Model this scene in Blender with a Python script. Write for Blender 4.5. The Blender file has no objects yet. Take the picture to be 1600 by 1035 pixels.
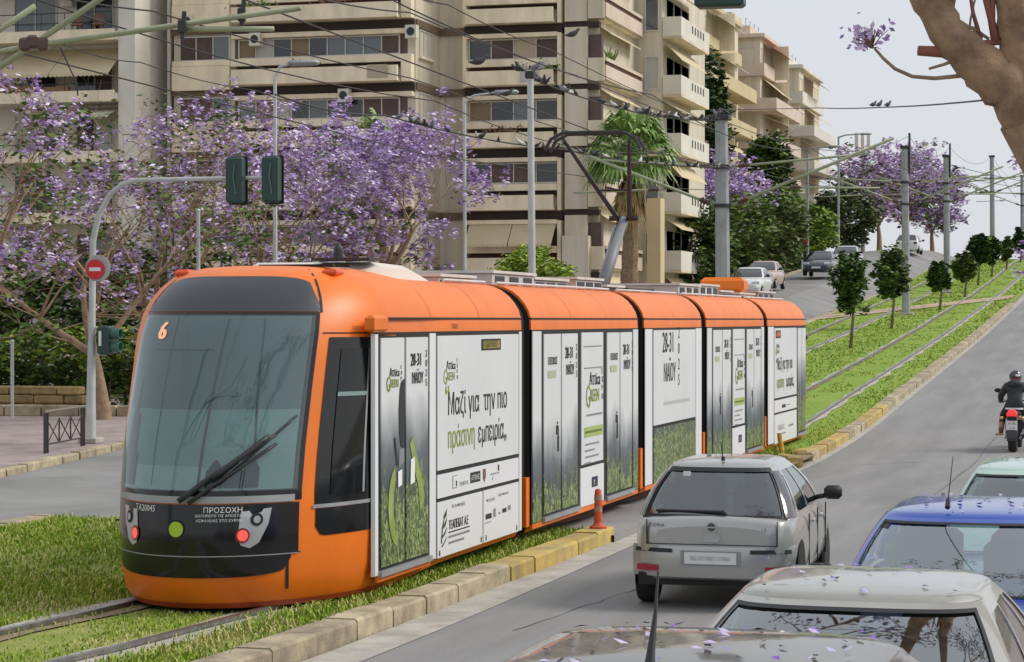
import bpy, math, random
from mathutils import Vector, Matrix, noise
R = math.radians
scene = bpy.context.scene
COL = scene.collection

# ------------------------------------------------------------------ camera, sky, sun, exposure
ALPHA = R(15.7)            # street direction (+Y) lies this far to the right of the view axis
FPX = 3500.0               # focal length in photo pixels (photo is 1600 wide)
CAMZ = 2.9
cam_data = bpy.data.cameras.new('camera')
cam_data.sensor_width = 36.0
cam_data.lens = 36.0 * FPX / 1600.0
cam_data.clip_start = 0.1
cam_data.clip_end = 3000.0
cam = bpy.data.objects.new('camera', cam_data)
cam.location = (0, 0, CAMZ)
cam.rotation_euler = (R(90) - math.atan(17.5 / FPX), 0, ALPHA)
COL.objects.link(cam)
scene.camera = cam

SUN_EL, SUN_AZ = R(42), R(68)   # azimuth measured clockwise from +Y
world = bpy.data.worlds.new('World')
scene.world = world
world.use_nodes = True
wn, wl = world.node_tree.nodes, world.node_tree.links
wn.clear()
w_out = wn.new('ShaderNodeOutputWorld')
w_bg = wn.new('ShaderNodeBackground')
w_sky = wn.new('ShaderNodeTexSky')
w_sky.sky_type = 'NISHITA'
w_sky.sun_disc = False
w_sky.sun_elevation = SUN_EL
w_sky.sun_rotation = SUN_AZ
w_sky.air_density = 1.0
w_sky.dust_density = 3.0
w_sky.ozone_density = 1.0
w_mix = wn.new('ShaderNodeMix')
w_mix.data_type = 'RGBA'
w_mix.inputs[0].default_value = 0.86           # an even overcast layer in front of the blue
w_mix.inputs[7].default_value = (5.1, 5.28, 5.6, 1)
wl.new(w_sky.outputs[0], w_mix.inputs[6])
wl.new(w_mix.outputs[2], w_bg.inputs[0])
w_bg.inputs[1].default_value = 0.10
wl.new(w_bg.outputs[0], w_out.inputs[0])

sun_data = bpy.data.lights.new('sun', 'SUN')
sun_data.energy = 1.5
sun_data.angle = R(20)
sun_data.color = (1.0, 0.965, 0.9)
sun = bpy.data.objects.new('sun', sun_data)
sun.rotation_euler = (R(90) - SUN_EL, 0, -SUN_AZ + R(180))
sun.location = (0, -20, 60)
COL.objects.link(sun)

vs = scene.view_settings
vs.view_transform = 'Standard'
vs.look = 'None'
vs.exposure = 0.56
vs.gamma = 1.0
vs.use_curve_mapping = False
scene.cycles.use_denoising = True
scene.cycles.max_bounces = 6
scene.cycles.transparent_max_bounces = 12

# ------------------------------------------------------------------ materials
MATS = {}
def srgb(h):
    if isinstance(h, str):
        h = h.lstrip('#')
        v = [int(h[i:i + 2], 16) / 255 for i in (0, 2, 4)]
        return tuple(c / 12.92 if c <= .04045 else ((c + .055) / 1.055) ** 2.4 for c in v)
    return h

def mat(name, col, rough=0.6, metal=0.0, var=0.0, vscale=3.0, col2=None, bump=0.0, bscale=20.0, spec=0.5,
        coat=0.0, emit=None, estr=0.0, detail=4.0, coords='Object', rand=0.0, stretch=None):
    if name in MATS:
        return MATS[name]
    m = bpy.data.materials.new(name)
    m.use_nodes = True
    nt = m.node_tree
    b = nt.nodes['Principled BSDF']
    c = srgb(col)
    b.inputs['Roughness'].default_value = rough
    b.inputs['Metallic'].default_value = metal
    b.inputs['Specular IOR Level'].default_value = spec
    if coat:
        b.inputs['Coat Weight'].default_value = coat
        b.inputs['Coat Roughness'].default_value = 0.06
    tc = nt.nodes.new('ShaderNodeTexCoord')
    out = None
    if var > 0 or col2 is not None:
        nz = nt.nodes.new('ShaderNodeTexNoise')
        nz.inputs['Scale'].default_value = vscale
        nz.inputs['Detail'].default_value = detail
        nz.inputs['Roughness'].default_value = .62
        if stretch:
            mpn = nt.nodes.new('ShaderNodeMapping')
            mpn.inputs['Scale'].default_value = stretch
            nt.links.new(tc.outputs[coords], mpn.inputs[0])
            nt.links.new(mpn.outputs[0], nz.inputs['Vector'])
        else:
            nt.links.new(tc.outputs[coords], nz.inputs['Vector'])
        mx = nt.nodes.new('ShaderNodeMix')
        mx.data_type = 'RGBA'
        c2 = srgb(col2) if col2 is not None else tuple(x * (1 - var) for x in c)
        ca = c if col2 is not None else tuple(min(1, x * (1 + var * .6)) for x in c)
        mx.inputs[6].default_value = (*ca, 1)
        mx.inputs[7].default_value = (*c2, 1)
        mr = nt.nodes.new('ShaderNodeMapRange')
        mr.inputs[1].default_value = .35
        mr.inputs[2].default_value = .65
        nt.links.new(nz.outputs[0], mr.inputs[0])
        nt.links.new(mr.outputs[0], mx.inputs[0])
        out = mx.outputs[2]
    if rand > 0:
        oi = nt.nodes.new('ShaderNodeObjectInfo')
        hs = nt.nodes.new('ShaderNodeHueSaturation')
        mr2 = nt.nodes.new('ShaderNodeMapRange')
        mr2.inputs[3].default_value = 1 - rand
        mr2.inputs[4].default_value = 1 + rand
        nt.links.new(oi.outputs['Random'], mr2.inputs[0])
        nt.links.new(mr2.outputs[0], hs.inputs['Value'])
        if out is not None:
            nt.links.new(out, hs.inputs['Color'])
        else:
            hs.inputs['Color'].default_value = (*c, 1)
        out = hs.outputs[0]
    if out is not None:
        nt.links.new(out, b.inputs['Base Color'])
    else:
        b.inputs['Base Color'].default_value = (*c, 1)
    if bump > 0:
        nb = nt.nodes.new('ShaderNodeTexNoise')
        nb.inputs['Scale'].default_value = bscale
        nb.inputs['Detail'].default_value = 3
        nt.links.new(tc.outputs[coords], nb.inputs['Vector'])
        bp = nt.nodes.new('ShaderNodeBump')
        bp.inputs['Strength'].default_value = bump
        bp.inputs['Distance'].default_value = .02
        nt.links.new(nb.outputs[0], bp.inputs['Height'])
        nt.links.new(bp.outputs[0], b.inputs['Normal'])
    if emit is not None:
        b.inputs['Emission Color'].default_value = (*srgb(emit), 1)
        b.inputs['Emission Strength'].default_value = estr
    m.diffuse_color = (*c, 1)
    MATS[name] = m
    return m

def glass(name, tint, refl=0.35, rough=0.02, body=None, bodyw=0.0):
    """thin pane: see-through tint plus mirror reflection that grows at grazing angles"""
    if name in MATS:
        return MATS[name]
    m = bpy.data.materials.new(name)
    m.use_nodes = True
    nt = m.node_tree
    nt.nodes.clear()
    o = nt.nodes.new('ShaderNodeOutputMaterial')
    tr = nt.nodes.new('ShaderNodeBsdfTransparent')
    tr.inputs[0].default_value = (*srgb(tint), 1)
    gl = nt.nodes.new('ShaderNodeBsdfGlossy')
    gl.inputs['Roughness'].default_value = rough
    gl.inputs['Color'].default_value = (.92, .96, .97, 1)
    lw = nt.nodes.new('ShaderNodeLayerWeight')
    lw.inputs[0].default_value = .5
    pw_ = nt.nodes.new('ShaderNodeMath')
    pw_.operation = 'POWER'
    pw_.inputs[1].default_value = 4.0
    nt.links.new(lw.outputs['Facing'], pw_.inputs[0])
    mr = nt.nodes.new('ShaderNodeMapRange')
    mr.inputs[3].default_value = refl
    mr.inputs[4].default_value = .9
    nt.links.new(pw_.outputs[0], mr.inputs[0])
    mx = nt.nodes.new('ShaderNodeMixShader')
    nt.links.new(mr.outputs[0], mx.inputs[0])
    nt.links.new(tr.outputs[0], mx.inputs[1])
    nt.links.new(gl.outputs[0], mx.inputs[2])
    last = mx
    if body is not None:
        df = nt.nodes.new('ShaderNodeBsdfDiffuse')
        df.inputs[0].default_value = (*srgb(body), 1)
        m2 = nt.nodes.new('ShaderNodeMixShader')
        m2.inputs[0].default_value = bodyw
        nt.links.new(mx.outputs[0], m2.inputs[1])
        nt.links.new(df.outputs[0], m2.inputs[2])
        last = m2
    nt.links.new(last.outputs[0], o.inputs[0])
    MATS[name] = m
    return m

# ------------------------------------------------------------------ mesh helpers
class MB:
    def __init__(s):
        s.v, s.f, s.m = [], [], []
        s.mi = 0
    def add(s, vs, fs):
        b = len(s.v)
        s.v.extend([tuple(p) for p in vs])
        for f in fs:
            s.f.append([i + b for i in f])
            s.m.append(s.mi)
        return s
    def box(s, x0, x1, y0, y1, z0, z1):
        vs = [(x0, y0, z0), (x1, y0, z0), (x1, y1, z0), (x0, y1, z0), (x0, y0, z1), (x1, y0, z1), (x1, y1, z1), (x0, y1, z1)]
        return s.add(vs, [(0, 3, 2, 1), (4, 5, 6, 7), (0, 1, 5, 4), (1, 2, 6, 5), (2, 3, 7, 6), (3, 0, 4, 7)])
    def cbox(s, c, size, rz=0.0, bev=0.0):
        hx, hy, hz = size[0] / 2, size[1] / 2, size[2] / 2
        ca, sa = math.cos(rz), math.sin(rz)
        if bev <= 0:
            pts = [(x, y, z) for z in (-hz, hz) for (x, y) in ((-hx, -hy), (hx, -hy), (hx, hy), (-hx, hy))]
            fs = [(0, 3, 2, 1), (4, 5, 6, 7), (0, 1, 5, 4), (1, 2, 6, 5), (2, 3, 7, 6), (3, 0, 4, 7)]
        else:
            pts, fs = [], []
            def ring(ix, iy, z):
                i = len(pts)
                pts.extend([(-ix, -iy, z), (ix, -iy, z), (ix, iy, z), (-ix, iy, z)])
                return i
            a = ring(hx - bev, hy - bev, -hz); b = ring(hx, hy, -hz + bev); c_ = ring(hx, hy, hz - bev); d = ring(hx - bev, hy - bev, hz)
            fs.append((a + 3, a + 2, a + 1, a)); fs.append((d, d + 1, d + 2, d + 3))
            for p, q in ((a, b), (b, c_), (c_, d)):
                for k in range(4):
                    fs.append((p + k, p + (k + 1) % 4, q + (k + 1) % 4, q + k))
        return s.add([(c[0] + x * ca - y * sa, c[1] + x * sa + y * ca, c[2] + z) for x, y, z in pts], fs)
    def tube(s, pts, r, n=6, cap=True):
        pts = [Vector(p) for p in pts]
        rs = r if isinstance(r, (list, tuple)) else [r] * len(pts)
        rings = []
        up = Vector((0, 0, 1))
        prev = None
        for i, p in enumerate(pts):
            d = (pts[min(i + 1, len(pts) - 1)] - pts[max(i - 1, 0)])
            if d.length < 1e-9:
                d = Vector((0, 0, 1))
            d.normalize()
            if prev is None:
                a = d.cross(up)
                if a.length < 1e-3:
                    a = d.cross(Vector((1, 0, 0)))
            else:
                a = prev - d * prev.dot(d)
                if a.length < 1e-6:
                    a = d.cross(up)
            a.normalize()
            prev = a
            b = d.cross(a)
            rings.append([p + (a * math.cos(2 * math.pi * k / n) + b * math.sin(2 * math.pi * k / n)) * rs[i] for k in range(n)])
        base = len(s.v)
        vs = [q for ring in rings for q in ring]
        fs = []
        for i in range(len(pts) - 1):
            for k in range(n):
                fs.append((i * n + k, i * n + (k + 1) % n, (i + 1) * n + (k + 1) % n, (i + 1) * n + k))
        if cap:
            fs.append(tuple(range(n))[::-1])
            fs.append(tuple((len(pts) - 1) * n + k for k in range(n)))
        return s.add(vs, fs)
    def lathe(s, prof, c=(0, 0, 0), n=16, axis='z'):
        vs, fs = [], []
        for (r, z) in prof:
            for k in range(n):
                a = 2 * math.pi * k / n
                p = (r * math.cos(a), r * math.sin(a), z)
                if axis == 'x':
                    p = (p[2], p[0], p[1])
                elif axis == 'y':
                    p = (p[0], p[2], p[1])
                vs.append((p[0] + c[0], p[1] + c[1], p[2] + c[2]))
        for i in range(len(prof) - 1):
            for k in range(n):
                fs.append((i * n + k, i * n + (k + 1) % n, (i + 1) * n + (k + 1) % n, (i + 1) * n + k))
        fs.append(tuple(range(n))[::-1])
        fs.append(tuple((len(prof) - 1) * n + k for k in range(n)))
        return s.add(vs, fs)
    def ball(s, c, r, n=10, m=7, jit=0.0, rng=None):
        rx, ry, rz = (r, r, r) if not isinstance(r, (tuple, list)) else r
        vs, fs = [], []
        for i in range(m + 1):
            t = math.pi * i / m
            for k in range(n):
                a = 2 * math.pi * k / n
                j = 1 + (rng.uniform(-jit, jit) if rng else 0)
                vs.append((c[0] + rx * math.sin(t) * math.cos(a) * j, c[1] + ry * math.sin(t) * math.sin(a) * j, c[2] + rz * math.cos(t) * j))
        for i in range(m):
            for k in range(n):
                fs.append((i * n + k, (i + 1) * n + k, (i + 1) * n + (k + 1) % n, i * n + (k + 1) % n))
        return s.add(vs, fs)
    def grid(s, fn, us, ws):
        vs = [fn(u, w) for w in ws for u in us]
        nu = len(us)
        fs = [(j * nu + i, j * nu + i + 1, (j + 1) * nu + i + 1, (j + 1) * nu + i) for j in range(len(ws) - 1) for i in range(nu - 1)]
        return s.add(vs, fs)
    def poly(s, pts):
        return s.add(pts, [tuple(range(len(pts)))])
    def slab(s, pts, nrm, th):
        """closed plate: polygon pts pushed along -nrm by th"""
        n = len(pts)
        nr = Vector(nrm) * th
        back = [tuple(Vector(p) - nr) for p in pts]
        fs = [tuple(range(n)), tuple(range(2 * n - 1, n - 1, -1))]
        for k in range(n):
            fs.append((k, n + k, n + (k + 1) % n, (k + 1) % n))
        return s.add(list(pts) + back, fs)
    def build(s, name, m, parent=None, smooth=False, org=None, angle=None):
        me = bpy.data.meshes.new(name)
        o3 = Vector(org) if org is not None else Vector(ORG.get(parent, (0, 0, 0)) if parent is not None else (0, 0, 0))
        vs = s.v if o3.length == 0 else [(p[0] - o3.x, p[1] - o3.y, p[2] - o3.z) for p in s.v]
        me.from_pydata(vs, [], s.f)
        ms = m if isinstance(m, (list, tuple)) else [m]
        for q in ms:
            me.materials.append(MATS[q] if isinstance(q, str) else q)
        if len(ms) > 1:
            me.polygons.foreach_set('material_index', s.m)
        if smooth:
            me.polygons.foreach_set('use_smooth', [True] * len(me.polygons))
            if angle is not None:
                me.set_sharp_from_angle(angle=R(angle))
        me.update()
        o = bpy.data.objects.new(name, me)
        COL.objects.link(o)
        if parent is not None:
            o.parent = parent
            ORG[o] = ORG.get(parent, (0, 0, 0))
        elif org is not None:
            o.location = org
            ORG[o] = tuple(org)
        return o

ORG = {}
def tag(o, label=None, cat=None, group=None, kind=None):
    if label: o['label'] = label
    if cat: o['category'] = cat
    if group: o['group'] = group
    if kind: o['kind'] = kind
    return o
def thing(name, label, cat, loc=(0, 0, 0), rz=0.0, group=None, local=False):
    """an Empty at the thing's base; parts are written in world metres unless local=True"""
    o = bpy.data.objects.new(name, None)
    o.empty_display_size = .2
    COL.objects.link(o)
    o.location = loc
    o.rotation_euler = (0, 0, rz)
    ORG[o] = (0, 0, 0) if local else tuple(loc)
    return tag(o, label, cat, group)
def copy_tree(o, parent=None):
    c = o.copy()
    COL.objects.link(c)
    if parent is not None:
        c.parent = parent
    for ch in list(o.children):
        copy_tree(ch, c)
    return c
def structure(o):
    o['kind'] = 'structure'
    return o

def text_mesh(body, size, ax, ay, align='LEFT', bold=0.0, sx=1.0):
    """flat lettering as points (u,v) and faces"""
    c = bpy.data.curves.new('lettering', 'FONT')
    c.body = body
    c.size = size
    c.align_x = align
    c.resolution_u = 2
    o = bpy.data.objects.new('lettering', c)
    COL.objects.link(o)
    dg = bpy.context.evaluated_depsgraph_get()
    me = bpy.data.meshes.new_from_object(o.evaluated_get(dg))
    vs = [(ax + v.co.x * sx, ay + v.co.y) for v in me.vertices]
    fs = [list(p.vertices) for p in me.polygons]
    if bold:
        n0, f0 = len(vs), list(fs)
        base = list(vs)
        for k in (1, 2):
            vs = vs + [(x + bold * 1.3 * k, y) for x, y in base]
            fs = fs + [[i + n0 * k for i in f] for f in f0]
    bpy.data.objects.remove(o)
    bpy.data.curves.remove(c)
    bpy.data.meshes.remove(me)
    return vs, fs

# ------------------------------------------------------------------ photo pixel -> place
CA, SA = math.cos(ALPHA), math.sin(ALPHA)
def at_depth(x, y, d):
    lat = (x - 800) / FPX * d
    return Vector((lat * CA - d * SA, lat * SA + d * CA, CAMZ + (500 - y) * d / FPX))
def depth_on_X(x, X):
    return X / ((x - 800) / FPX * CA - SA)
def on_X(x, y, X):
    return at_depth(x, y, depth_on_X(x, X))
def on_Y(x, y, Y):
    u = (x - 800) / FPX
    return at_depth(x, y, Y / (u * SA + CA))

def lerp_table(t, x):
    if x <= t[0][0]: return t[0][1]
    for (a, b), (c, d) in zip(t, t[1:]):
        if x <= c:
            return b + (d - b) * (x - a) / (c - a)
    return t[-1][1]
GT = [(-40, .9), (4, .62), (8, .42), (12, .18), (17, .03), (22, 0), (46, 0), (54, .2), (62, .6), (80, 1.45), (95, 2.2), (108, 2.92), (131, 4.2), (150, 5.4), (172, 7.0), (182, 7.55), (195, 7.9), (215, 8.0), (300, 7.6), (700, 4)]
def g(Y):
    return (lerp_table(GT, Y - 2.5) + lerp_table(GT, Y) * 2 + lerp_table(GT, Y + 2.5)) / 4
def G(X, Y):
    z = g(Y)
    if X < -15.2:
        k = min(1, (-15.2 - X) / 2.0)
        z += k * max(0.0, min(.95, (Y - 34) * .0098))
    return z
# ------------------------------------------------------------------ ground, roads, tram strip
M_asph = mat('asphalt', (.25, .245, .24), .8, var=.17, vscale=1.0, bump=.35, bscale=55, detail=10, stretch=(1.4, .16, 1))
M_asph2 = mat('asphalt_old', (.26, .255, .245), .9, var=.22, vscale=.35, bump=.35, bscale=45, detail=8)
M_conc = mat('concrete', (.44, .41, .36), .9, var=.25, vscale=2.2, bump=.3, bscale=30, detail=8)
M_conc_y = mat('concrete_yellowed', (.5, .44, .27), .9, var=.25, vscale=3, bump=.3, bscale=30, detail=8)
M_kerb = mat('kerb_stone_grey', (.50, .43, .28), .9, col2=(.26, .21, .15), vscale=2.6, bump=.5, bscale=22, rand=.16, detail=8)
M_kerby = mat('kerb_stone_yellow', (.56, .40, .10), .85, col2=(.33, .25, .12), vscale=3.5, bump=.5, bscale=22, rand=.12, detail=9)
M_soil = mat('soil', (.20, .15, .09), .95, col2=(.30, .24, .14), vscale=4, bump=.6, bscale=25, detail=8)
M_turf = mat('turf', (.20, .26, .03), .95, col2=(.32, .32, .10), vscale=1.3, bump=.6, bscale=40, detail=9)
M_pave = mat('paving', (.36, .29, .27), .9, var=.2, vscale=1.5, bump=.2, bscale=20, detail=8)
M_steel = mat('rail_steel', (.33, .32, .31), .35, metal=.8, var=.3, vscale=6)
M_earth = mat('earth', (.22, .19, .13), .95, var=.3, vscale=.05)

YS = [-30, -10, 0, 4, 8, 10, 12, 14, 16, 18, 20, 22, 25, 28, 32, 36, 40, 43, 46, 49, 52, 55, 58, 61, 65, 70, 75, 80, 85, 90, 95, 100, 105, 110, 115, 120, 126, 132, 138, 144, 150, 156, 162, 168, 174, 180, 186, 192, 198, 206, 215, 230, 260, 300]
def strip(name, x0, x1, y0, y1, dz, m, nx=1, skirt=0.0, fx0=None, fx1=None):
    ys = [y0] + [y for y in YS if y0 < y < y1] + [y1]
    b = MB()
    us = [i / nx for i in range(nx + 1)]
    def fn(u, y):
        a = fx0(y) if fx0 else x0
        c = fx1(y) if fx1 else x1
        X = a + (c - a) * u
        return (X, y, G(X, y) + dz)
    b.grid(fn, us, ys)
    if skirt:
        for u in (0, 1):
            b.grid(lambda t, y, u=u: (fn(u, y)[0], y, fn(u, y)[2] - skirt * t), [0, 1], ys)
    return b.build(name, m)

b = MB()
gx = [-900, -400, -200, -120, -80, -60, -45, -35, -28, -24, -20, -17.2, -15.2, -12, -6, 0, 6, 15, 40, 120, 400, 900]
gy = [-300, -100] + YS + [400, 600, 1000, 2500]
b.grid(lambda x, y: (x, y, G(x, y) - .3 - (max(0, y - 600) * .004)), gx, gy)
structure(b.build('ground', M_earth))

def left_kerb(y):
    return lerp_table([(-30, -16.5), (20, -17.8), (30, -19.0), (37.5, -20.1), (45, -21.35), (52, -21.9), (62, -21.6), (80, -21.2), (300, -21.0)], y)
structure(strip('road', -6.75, 0.3, -30, 230, 0, M_asph, 6))
structure(strip('side_road', -21, -15, -30, 230, -.002, M_asph2, 5, fx0=lambda y: left_kerb(y) + .02))
structure(strip('gutter', -6.75, -6.28, -20, 200, .006, M_conc))
structure(strip('left_gutter', -15.0, -15.45, -20, 200, .006, M_conc))
structure(strip('right_pavement', .3, 8, -30, 230, .14, M_pave, 3, skirt=.2))
pv = structure(strip('left_pavement', -45, -21, -30, 130, .13, M_pave, 6, fx1=lambda y: left_kerb(y) - .22))

# tram strip: two grassed lengths with an asphalt crossing between
CR0, CR1 = 28.6, 43.6
VZ = .15
M_lawn = mat('lawn', (.17, .29, .02), .95, col2=(.25, .34, .04), vscale=.8, bump=.6, bscale=40, detail=9)
def verge(name, y0, y1):
    o = strip(name, -14.75, -6.95 if y0 < 20 else -6.62, y0, y1, VZ - .03, M_turf if y0 < 20 else M_lawn, 10)
    return structure(o)
verge('grass_verge', -20, CR0)
verge('grass_verge', CR1 + .6, 200)
structure(strip('level_crossing', -15.2, -6.6, CR0 - .2, CR1 + 1.0, VZ - .055, M_asph2, 4, skirt=.15))
# ochre dirt apron where the kerb is broken
structure(strip('dirt_apron', -7.9, -6.4, CR1 - .9, CR1 + 2.2, VZ - .02, M_soil, 3))

def track_x(y, c):
    return c - (.025 * (22 - y) ** 1.3 if y < 22 else 0)
def rail(name, c, off, parent=None):
    ys = [y for y in [6, 8, 10, 12, 14, 15, 16, 17, 18, 19, 20, 21, 22, 25, 28, 32, 36, 40, 44, 48, 52, 56, 60, 66, 72, 80, 88, 96, 104, 112, 120, 130, 140, 150, 160, 170, 180, 190, 200] if y >= (CR0 - 1 if c < -10 else 0)]
    b = MB()
    for y0, y1 in zip(ys, ys[1:]):
        pass
    def prof(t, y):
        X = track_x(y, c) + off
        z = g(y) + VZ
        return [(X - .035, y, z - .06), (X - .035, y, z + .028), (X + .035, y, z + .028), (X + .035, y, z - .06)][t]
    b.grid(prof, [0, 1, 2, 3], ys)
    return b.build(name, M_steel, parent)
for c, lab in ((-8.6, 'tram track'), (-12.75, 'tram track')):
    for s in (-.72, .72):
        o = structure(rail('rail', c, s))
    for s in (-1, 1):
        # concrete strips that hold the rails, outside and inside of each rail
        o = MB()
        ys = [y for y in [6 + k * .9 for k in range(216)] if c > -10 or y > CR1]
        rng = random.Random(int(c * 10) + s)
        def fn(t, y):
            X = track_x(y, c) + s * .72
            w0 = -.06 if s > 0 else .06
            wid = (.27 if y < 46 else .13) + .06 * math.sin(y * 1.7) + rng.uniform(-.02, .02)
            xx = X + (s * (.05 + wid * t))
            return (xx, y, g(y) + VZ - .012)
        o.grid(fn, [0, 1], ys)
        structure(o.build('rail_bed', M_conc))
        o2 = MB()
        def fn2(t, y):
            X = track_x(y, c) + s * .72
            wid = (.16 if y < 46 else .07) + .05 * math.sin(y * 2.3 + 1)
            return (X - s * (.045 + wid * t), y, g(y) + VZ - .014)
        o2.grid(fn2, [0, 1], ys)
        structure(o2.build('rail_bed', M_soil if s < 0 else M_conc))

# kerb stones, one by one along the near lengths
def kerb(name, x, y0, y1, width, h, inner, ylo_mat, step=1.0, xf=None):
    root = bpy.data.objects.new(name, None)
    COL.objects.link(root)
    root.location = (x, y0, g(y0))
    ORG[root] = tuple(root.location)
    structure(root)
    rng = random.Random(int(abs(x * 100) + y0))
    y = y0
    while y < y1 - .05:
        L = min(step * rng.uniform(.93, 1.07), y1 - y)
        gap = .018
        xo = xf(y + L / 2) if xf else x
        xa, xb = (xo - width, xo) if inner < 0 else (xo, xo + width)
        dx, dz = rng.uniform(-.012, .012), rng.uniform(-.014, .010)
        za, zb = G(xo, y + gap) - .15, G(xo, y + L - gap) - .15
        slope = (xf(y + L) - xf(y)) if xf else 0
        bm = MB()
        bv = .025
        y0_, y1_ = y + gap, y + L - gap
        top = h + .15
        def sect(yy, zz, sx):
            o_ = dx + sx
            pts = [(xa + o_, zz), (xa + o_, zz + top - bv + dz), (xa + o_ + bv, zz + top + dz), (xb + o_ - bv, zz + top + dz), (xb + o_, zz + top - bv + dz), (xb + o_, zz)]
            return [(px, yy, pz) for px, pz in pts]
        A = sect(y0_, za, -slope / 2)
        B = sect(y1_, zb, slope / 2)
        bm.add(A + B, [(0, 1, 2, 3, 4, 5), (11, 10, 9, 8, 7, 6)] + [(k, k + 6, (k + 1) % 6 + 6, (k + 1) % 6) for k in range(6)])
        mm = ylo_mat(y)
        bm.build('kerb_stone', mm, root)
        y += L
    return root
def km(y):
    return M_kerby if (20 < y < CR0 + .5 and (y > 23.2)) or (CR1 - 1 < y < 60 and int(y * .37) % 3 != 1) else M_kerb
kr = lambda y: -6.75 + (min(0, .012 * (y - 20)) if y < 20 else .012 * min(y - 20, 12))
kerb('kerb', -6.75, 10, CR0, .34, .19, -1, km, 1.0, kr)
kerb('kerb', -6.45, CR1 + 2.0, 120, .32, .19, -1, km, 1.15)
kerb('kerb', -15.0, 14, CR0, .3, .16, 1, lambda y: M_kerb, 1.2)
kerb('kerb', -15.0, CR1, 130, .3, .19, 1, lambda y: M_kerb, 2.0)
kerb('kerb', -21, 26, 70, .24, .14, -1, lambda y: M_kerb, 1.1, left_kerb)
kerb('kerb', -21.2, 70, 160, .24, .14, -1, lambda y: M_kerb, 3.0, left_kerb)
# footpath that crosses the grass and both tracks further up
M_path = mat('pale_path', (.47, .36, .25), .9, var=.2, vscale=1.5, detail=8)
pb = MB()
pb.grid(lambda u, w: ((-6.9 + (-14.7 + 6.9) * u), 126 - 21 * u + 4.4 * w, g(126 - 21 * u + 4.4 * w) + VZ + .004), [k / 8 for k in range(9)], [0, .33, .66, 1])
structure(pb.build('footpath', M_path))
# white edge line on the side road
ml = mat('road_paint', (.62, .62, .60), .7, var=.3, vscale=5)
structure(strip('edge_line', -16.0, -15.82, 60, 160, .006, ml))

# tar-filled cracks and seams in the carriageway
M_tar = mat('tar_seam', (.10, .10, .10), .6)
def seam(pts, w, seed):
    rng = random.Random(seed)
    b = MB()
    P = []
    for (xa, ya), (xb, yb) in zip(pts, pts[1:]):
        for k in range(12):
            t = k / 12
            P.append((xa + (xb - xa) * t + rng.uniform(-.03, .03), ya + (yb - ya) * t))
    b.grid(lambda t, i: (P[i][0] + (t - .5) * w * (1 + .6 * math.sin(i * 1.3)), P[i][1], g(P[i][1]) + .005), [0, 1], range(len(P)))
    structure(b.build('road_seam', M_tar))
seam([(-3.25, 18), (-3.3, 34), (-3.2, 60), (-3.3, 100)], .022, 1)
seam([(-6.2, 30.5), (-4.6, 31.6), (-2.6, 31.2), (-.3, 32.4)], .02, 2)
seam([(-5.6, 20), (-5.2, 24), (-5.6, 30)], .014, 3)
seam([(-6.3, 44), (-4.2, 46), (-1.5, 45.6)], .03, 4)

# ------------------------------------------------------------------ grass blades (uncountable)
M_g1 = mat('grass_blade', (.19, .30, .022), .8, spec=.2)
M_g2 = mat('grass_blade_light', (.36, .44, .075), .8, spec=.2)
M_g3 = mat('grass_blade_dry', (.56, .51, .22), .85, spec=.2)
def grass(name, label, areas, seed):
    rng = random.Random(seed)
    b = MB()
    for (x0, x1, y0, y1, n, h0, h1, w) in areas:
        for _ in range(n):
            x, y = rng.uniform(x0, x1), rng.uniform(y0, y1)
            tx = track_x(y, -8.6); tx2 = track_x(y, -12.75) if y > CR0 else 50
            k = min(abs(x - tx - .72), abs(x - tx + .72), abs(x - tx2 - .72), abs(x - tx2 + .72))
            if k < .28 and rng.random() < .9:
                continue
            inside = abs(x - tx) < .5 or abs(x - tx2) < .5
            pn = noise.noise((x * .9, y * .5, seed))
            if inside and pn < .02 and rng.random() < .85:
                continue
            if pn < -.25 and rng.random() < .4: continue
            z = G(x, y) + VZ - .03
            h = rng.uniform(h0, h1) * (.75 + .6 * max(0, pn + .3)) * (.6 if inside else 1)
            a = rng.uniform(0, math.tau)
            ln = rng.uniform(.15, .8) * h
            dx, dy = math.cos(a), math.sin(a)
            wx, wy = -dy * w / 2, dx * w / 2
            mx_, my_, mz = x + dx * ln * .35, y + dy * ln * .35, z + h * .65
            ex, ey, ez = x + dx * ln, y + dy * ln, z + h * rng.uniform(.8, 1.0)
            t = rng.random()
            dry = noise.noise((x * .6 + 5, y * .6, 3.1))
            b.mi = 2 if t < .10 + max(0, dry) * .85 else (1 if t < .5 else 0)
            b.add([(x - wx, y - wy, z), (x + wx, y + wy, z), (mx_ + wx * .8, my_ + wy * .8, mz), (mx_ - wx * .8, my_ - wy * .8, mz), (ex, ey, ez)],
                  [(0, 1, 2, 3), (3, 2, 4)])
    o = b.build(name, [M_g1, M_g2, M_g3])
    return tag(o, label, 'grass', kind='stuff')
grass('grass', 'short green grass on the tram strip in the foreground', [
    (-14.6, -9.2, 14, 22, 34000, .035, .085, .016), (-14.6, -9.9, 22, CR0, 17000, .035, .09, .02),
    (-9.4, -7.85, 15, 19.5, 5000, .03, .07, .014), (-7.9, -7.05, 14, CR0, 15000, .04, .11, .016)], 1)
grass('grass', 'bright green grass on the rising tram median behind the tram', [
    (-14.6, -6.8, CR1 + 2, 62, 9000, .025, .06, .03), (-14.6, -6.8, 62, 100, 12000, .03, .07, .05), (-14.6, -6.8, 100, 190, 12000, .03, .08, .09)], 2)
grass('grass', 'ragged tuft of grass beside the broken kerb end', [(-8.0, -6.9, CR1 - .6, CR1 + 2.6, 2500, .08, .26, .02)], 3)
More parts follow.
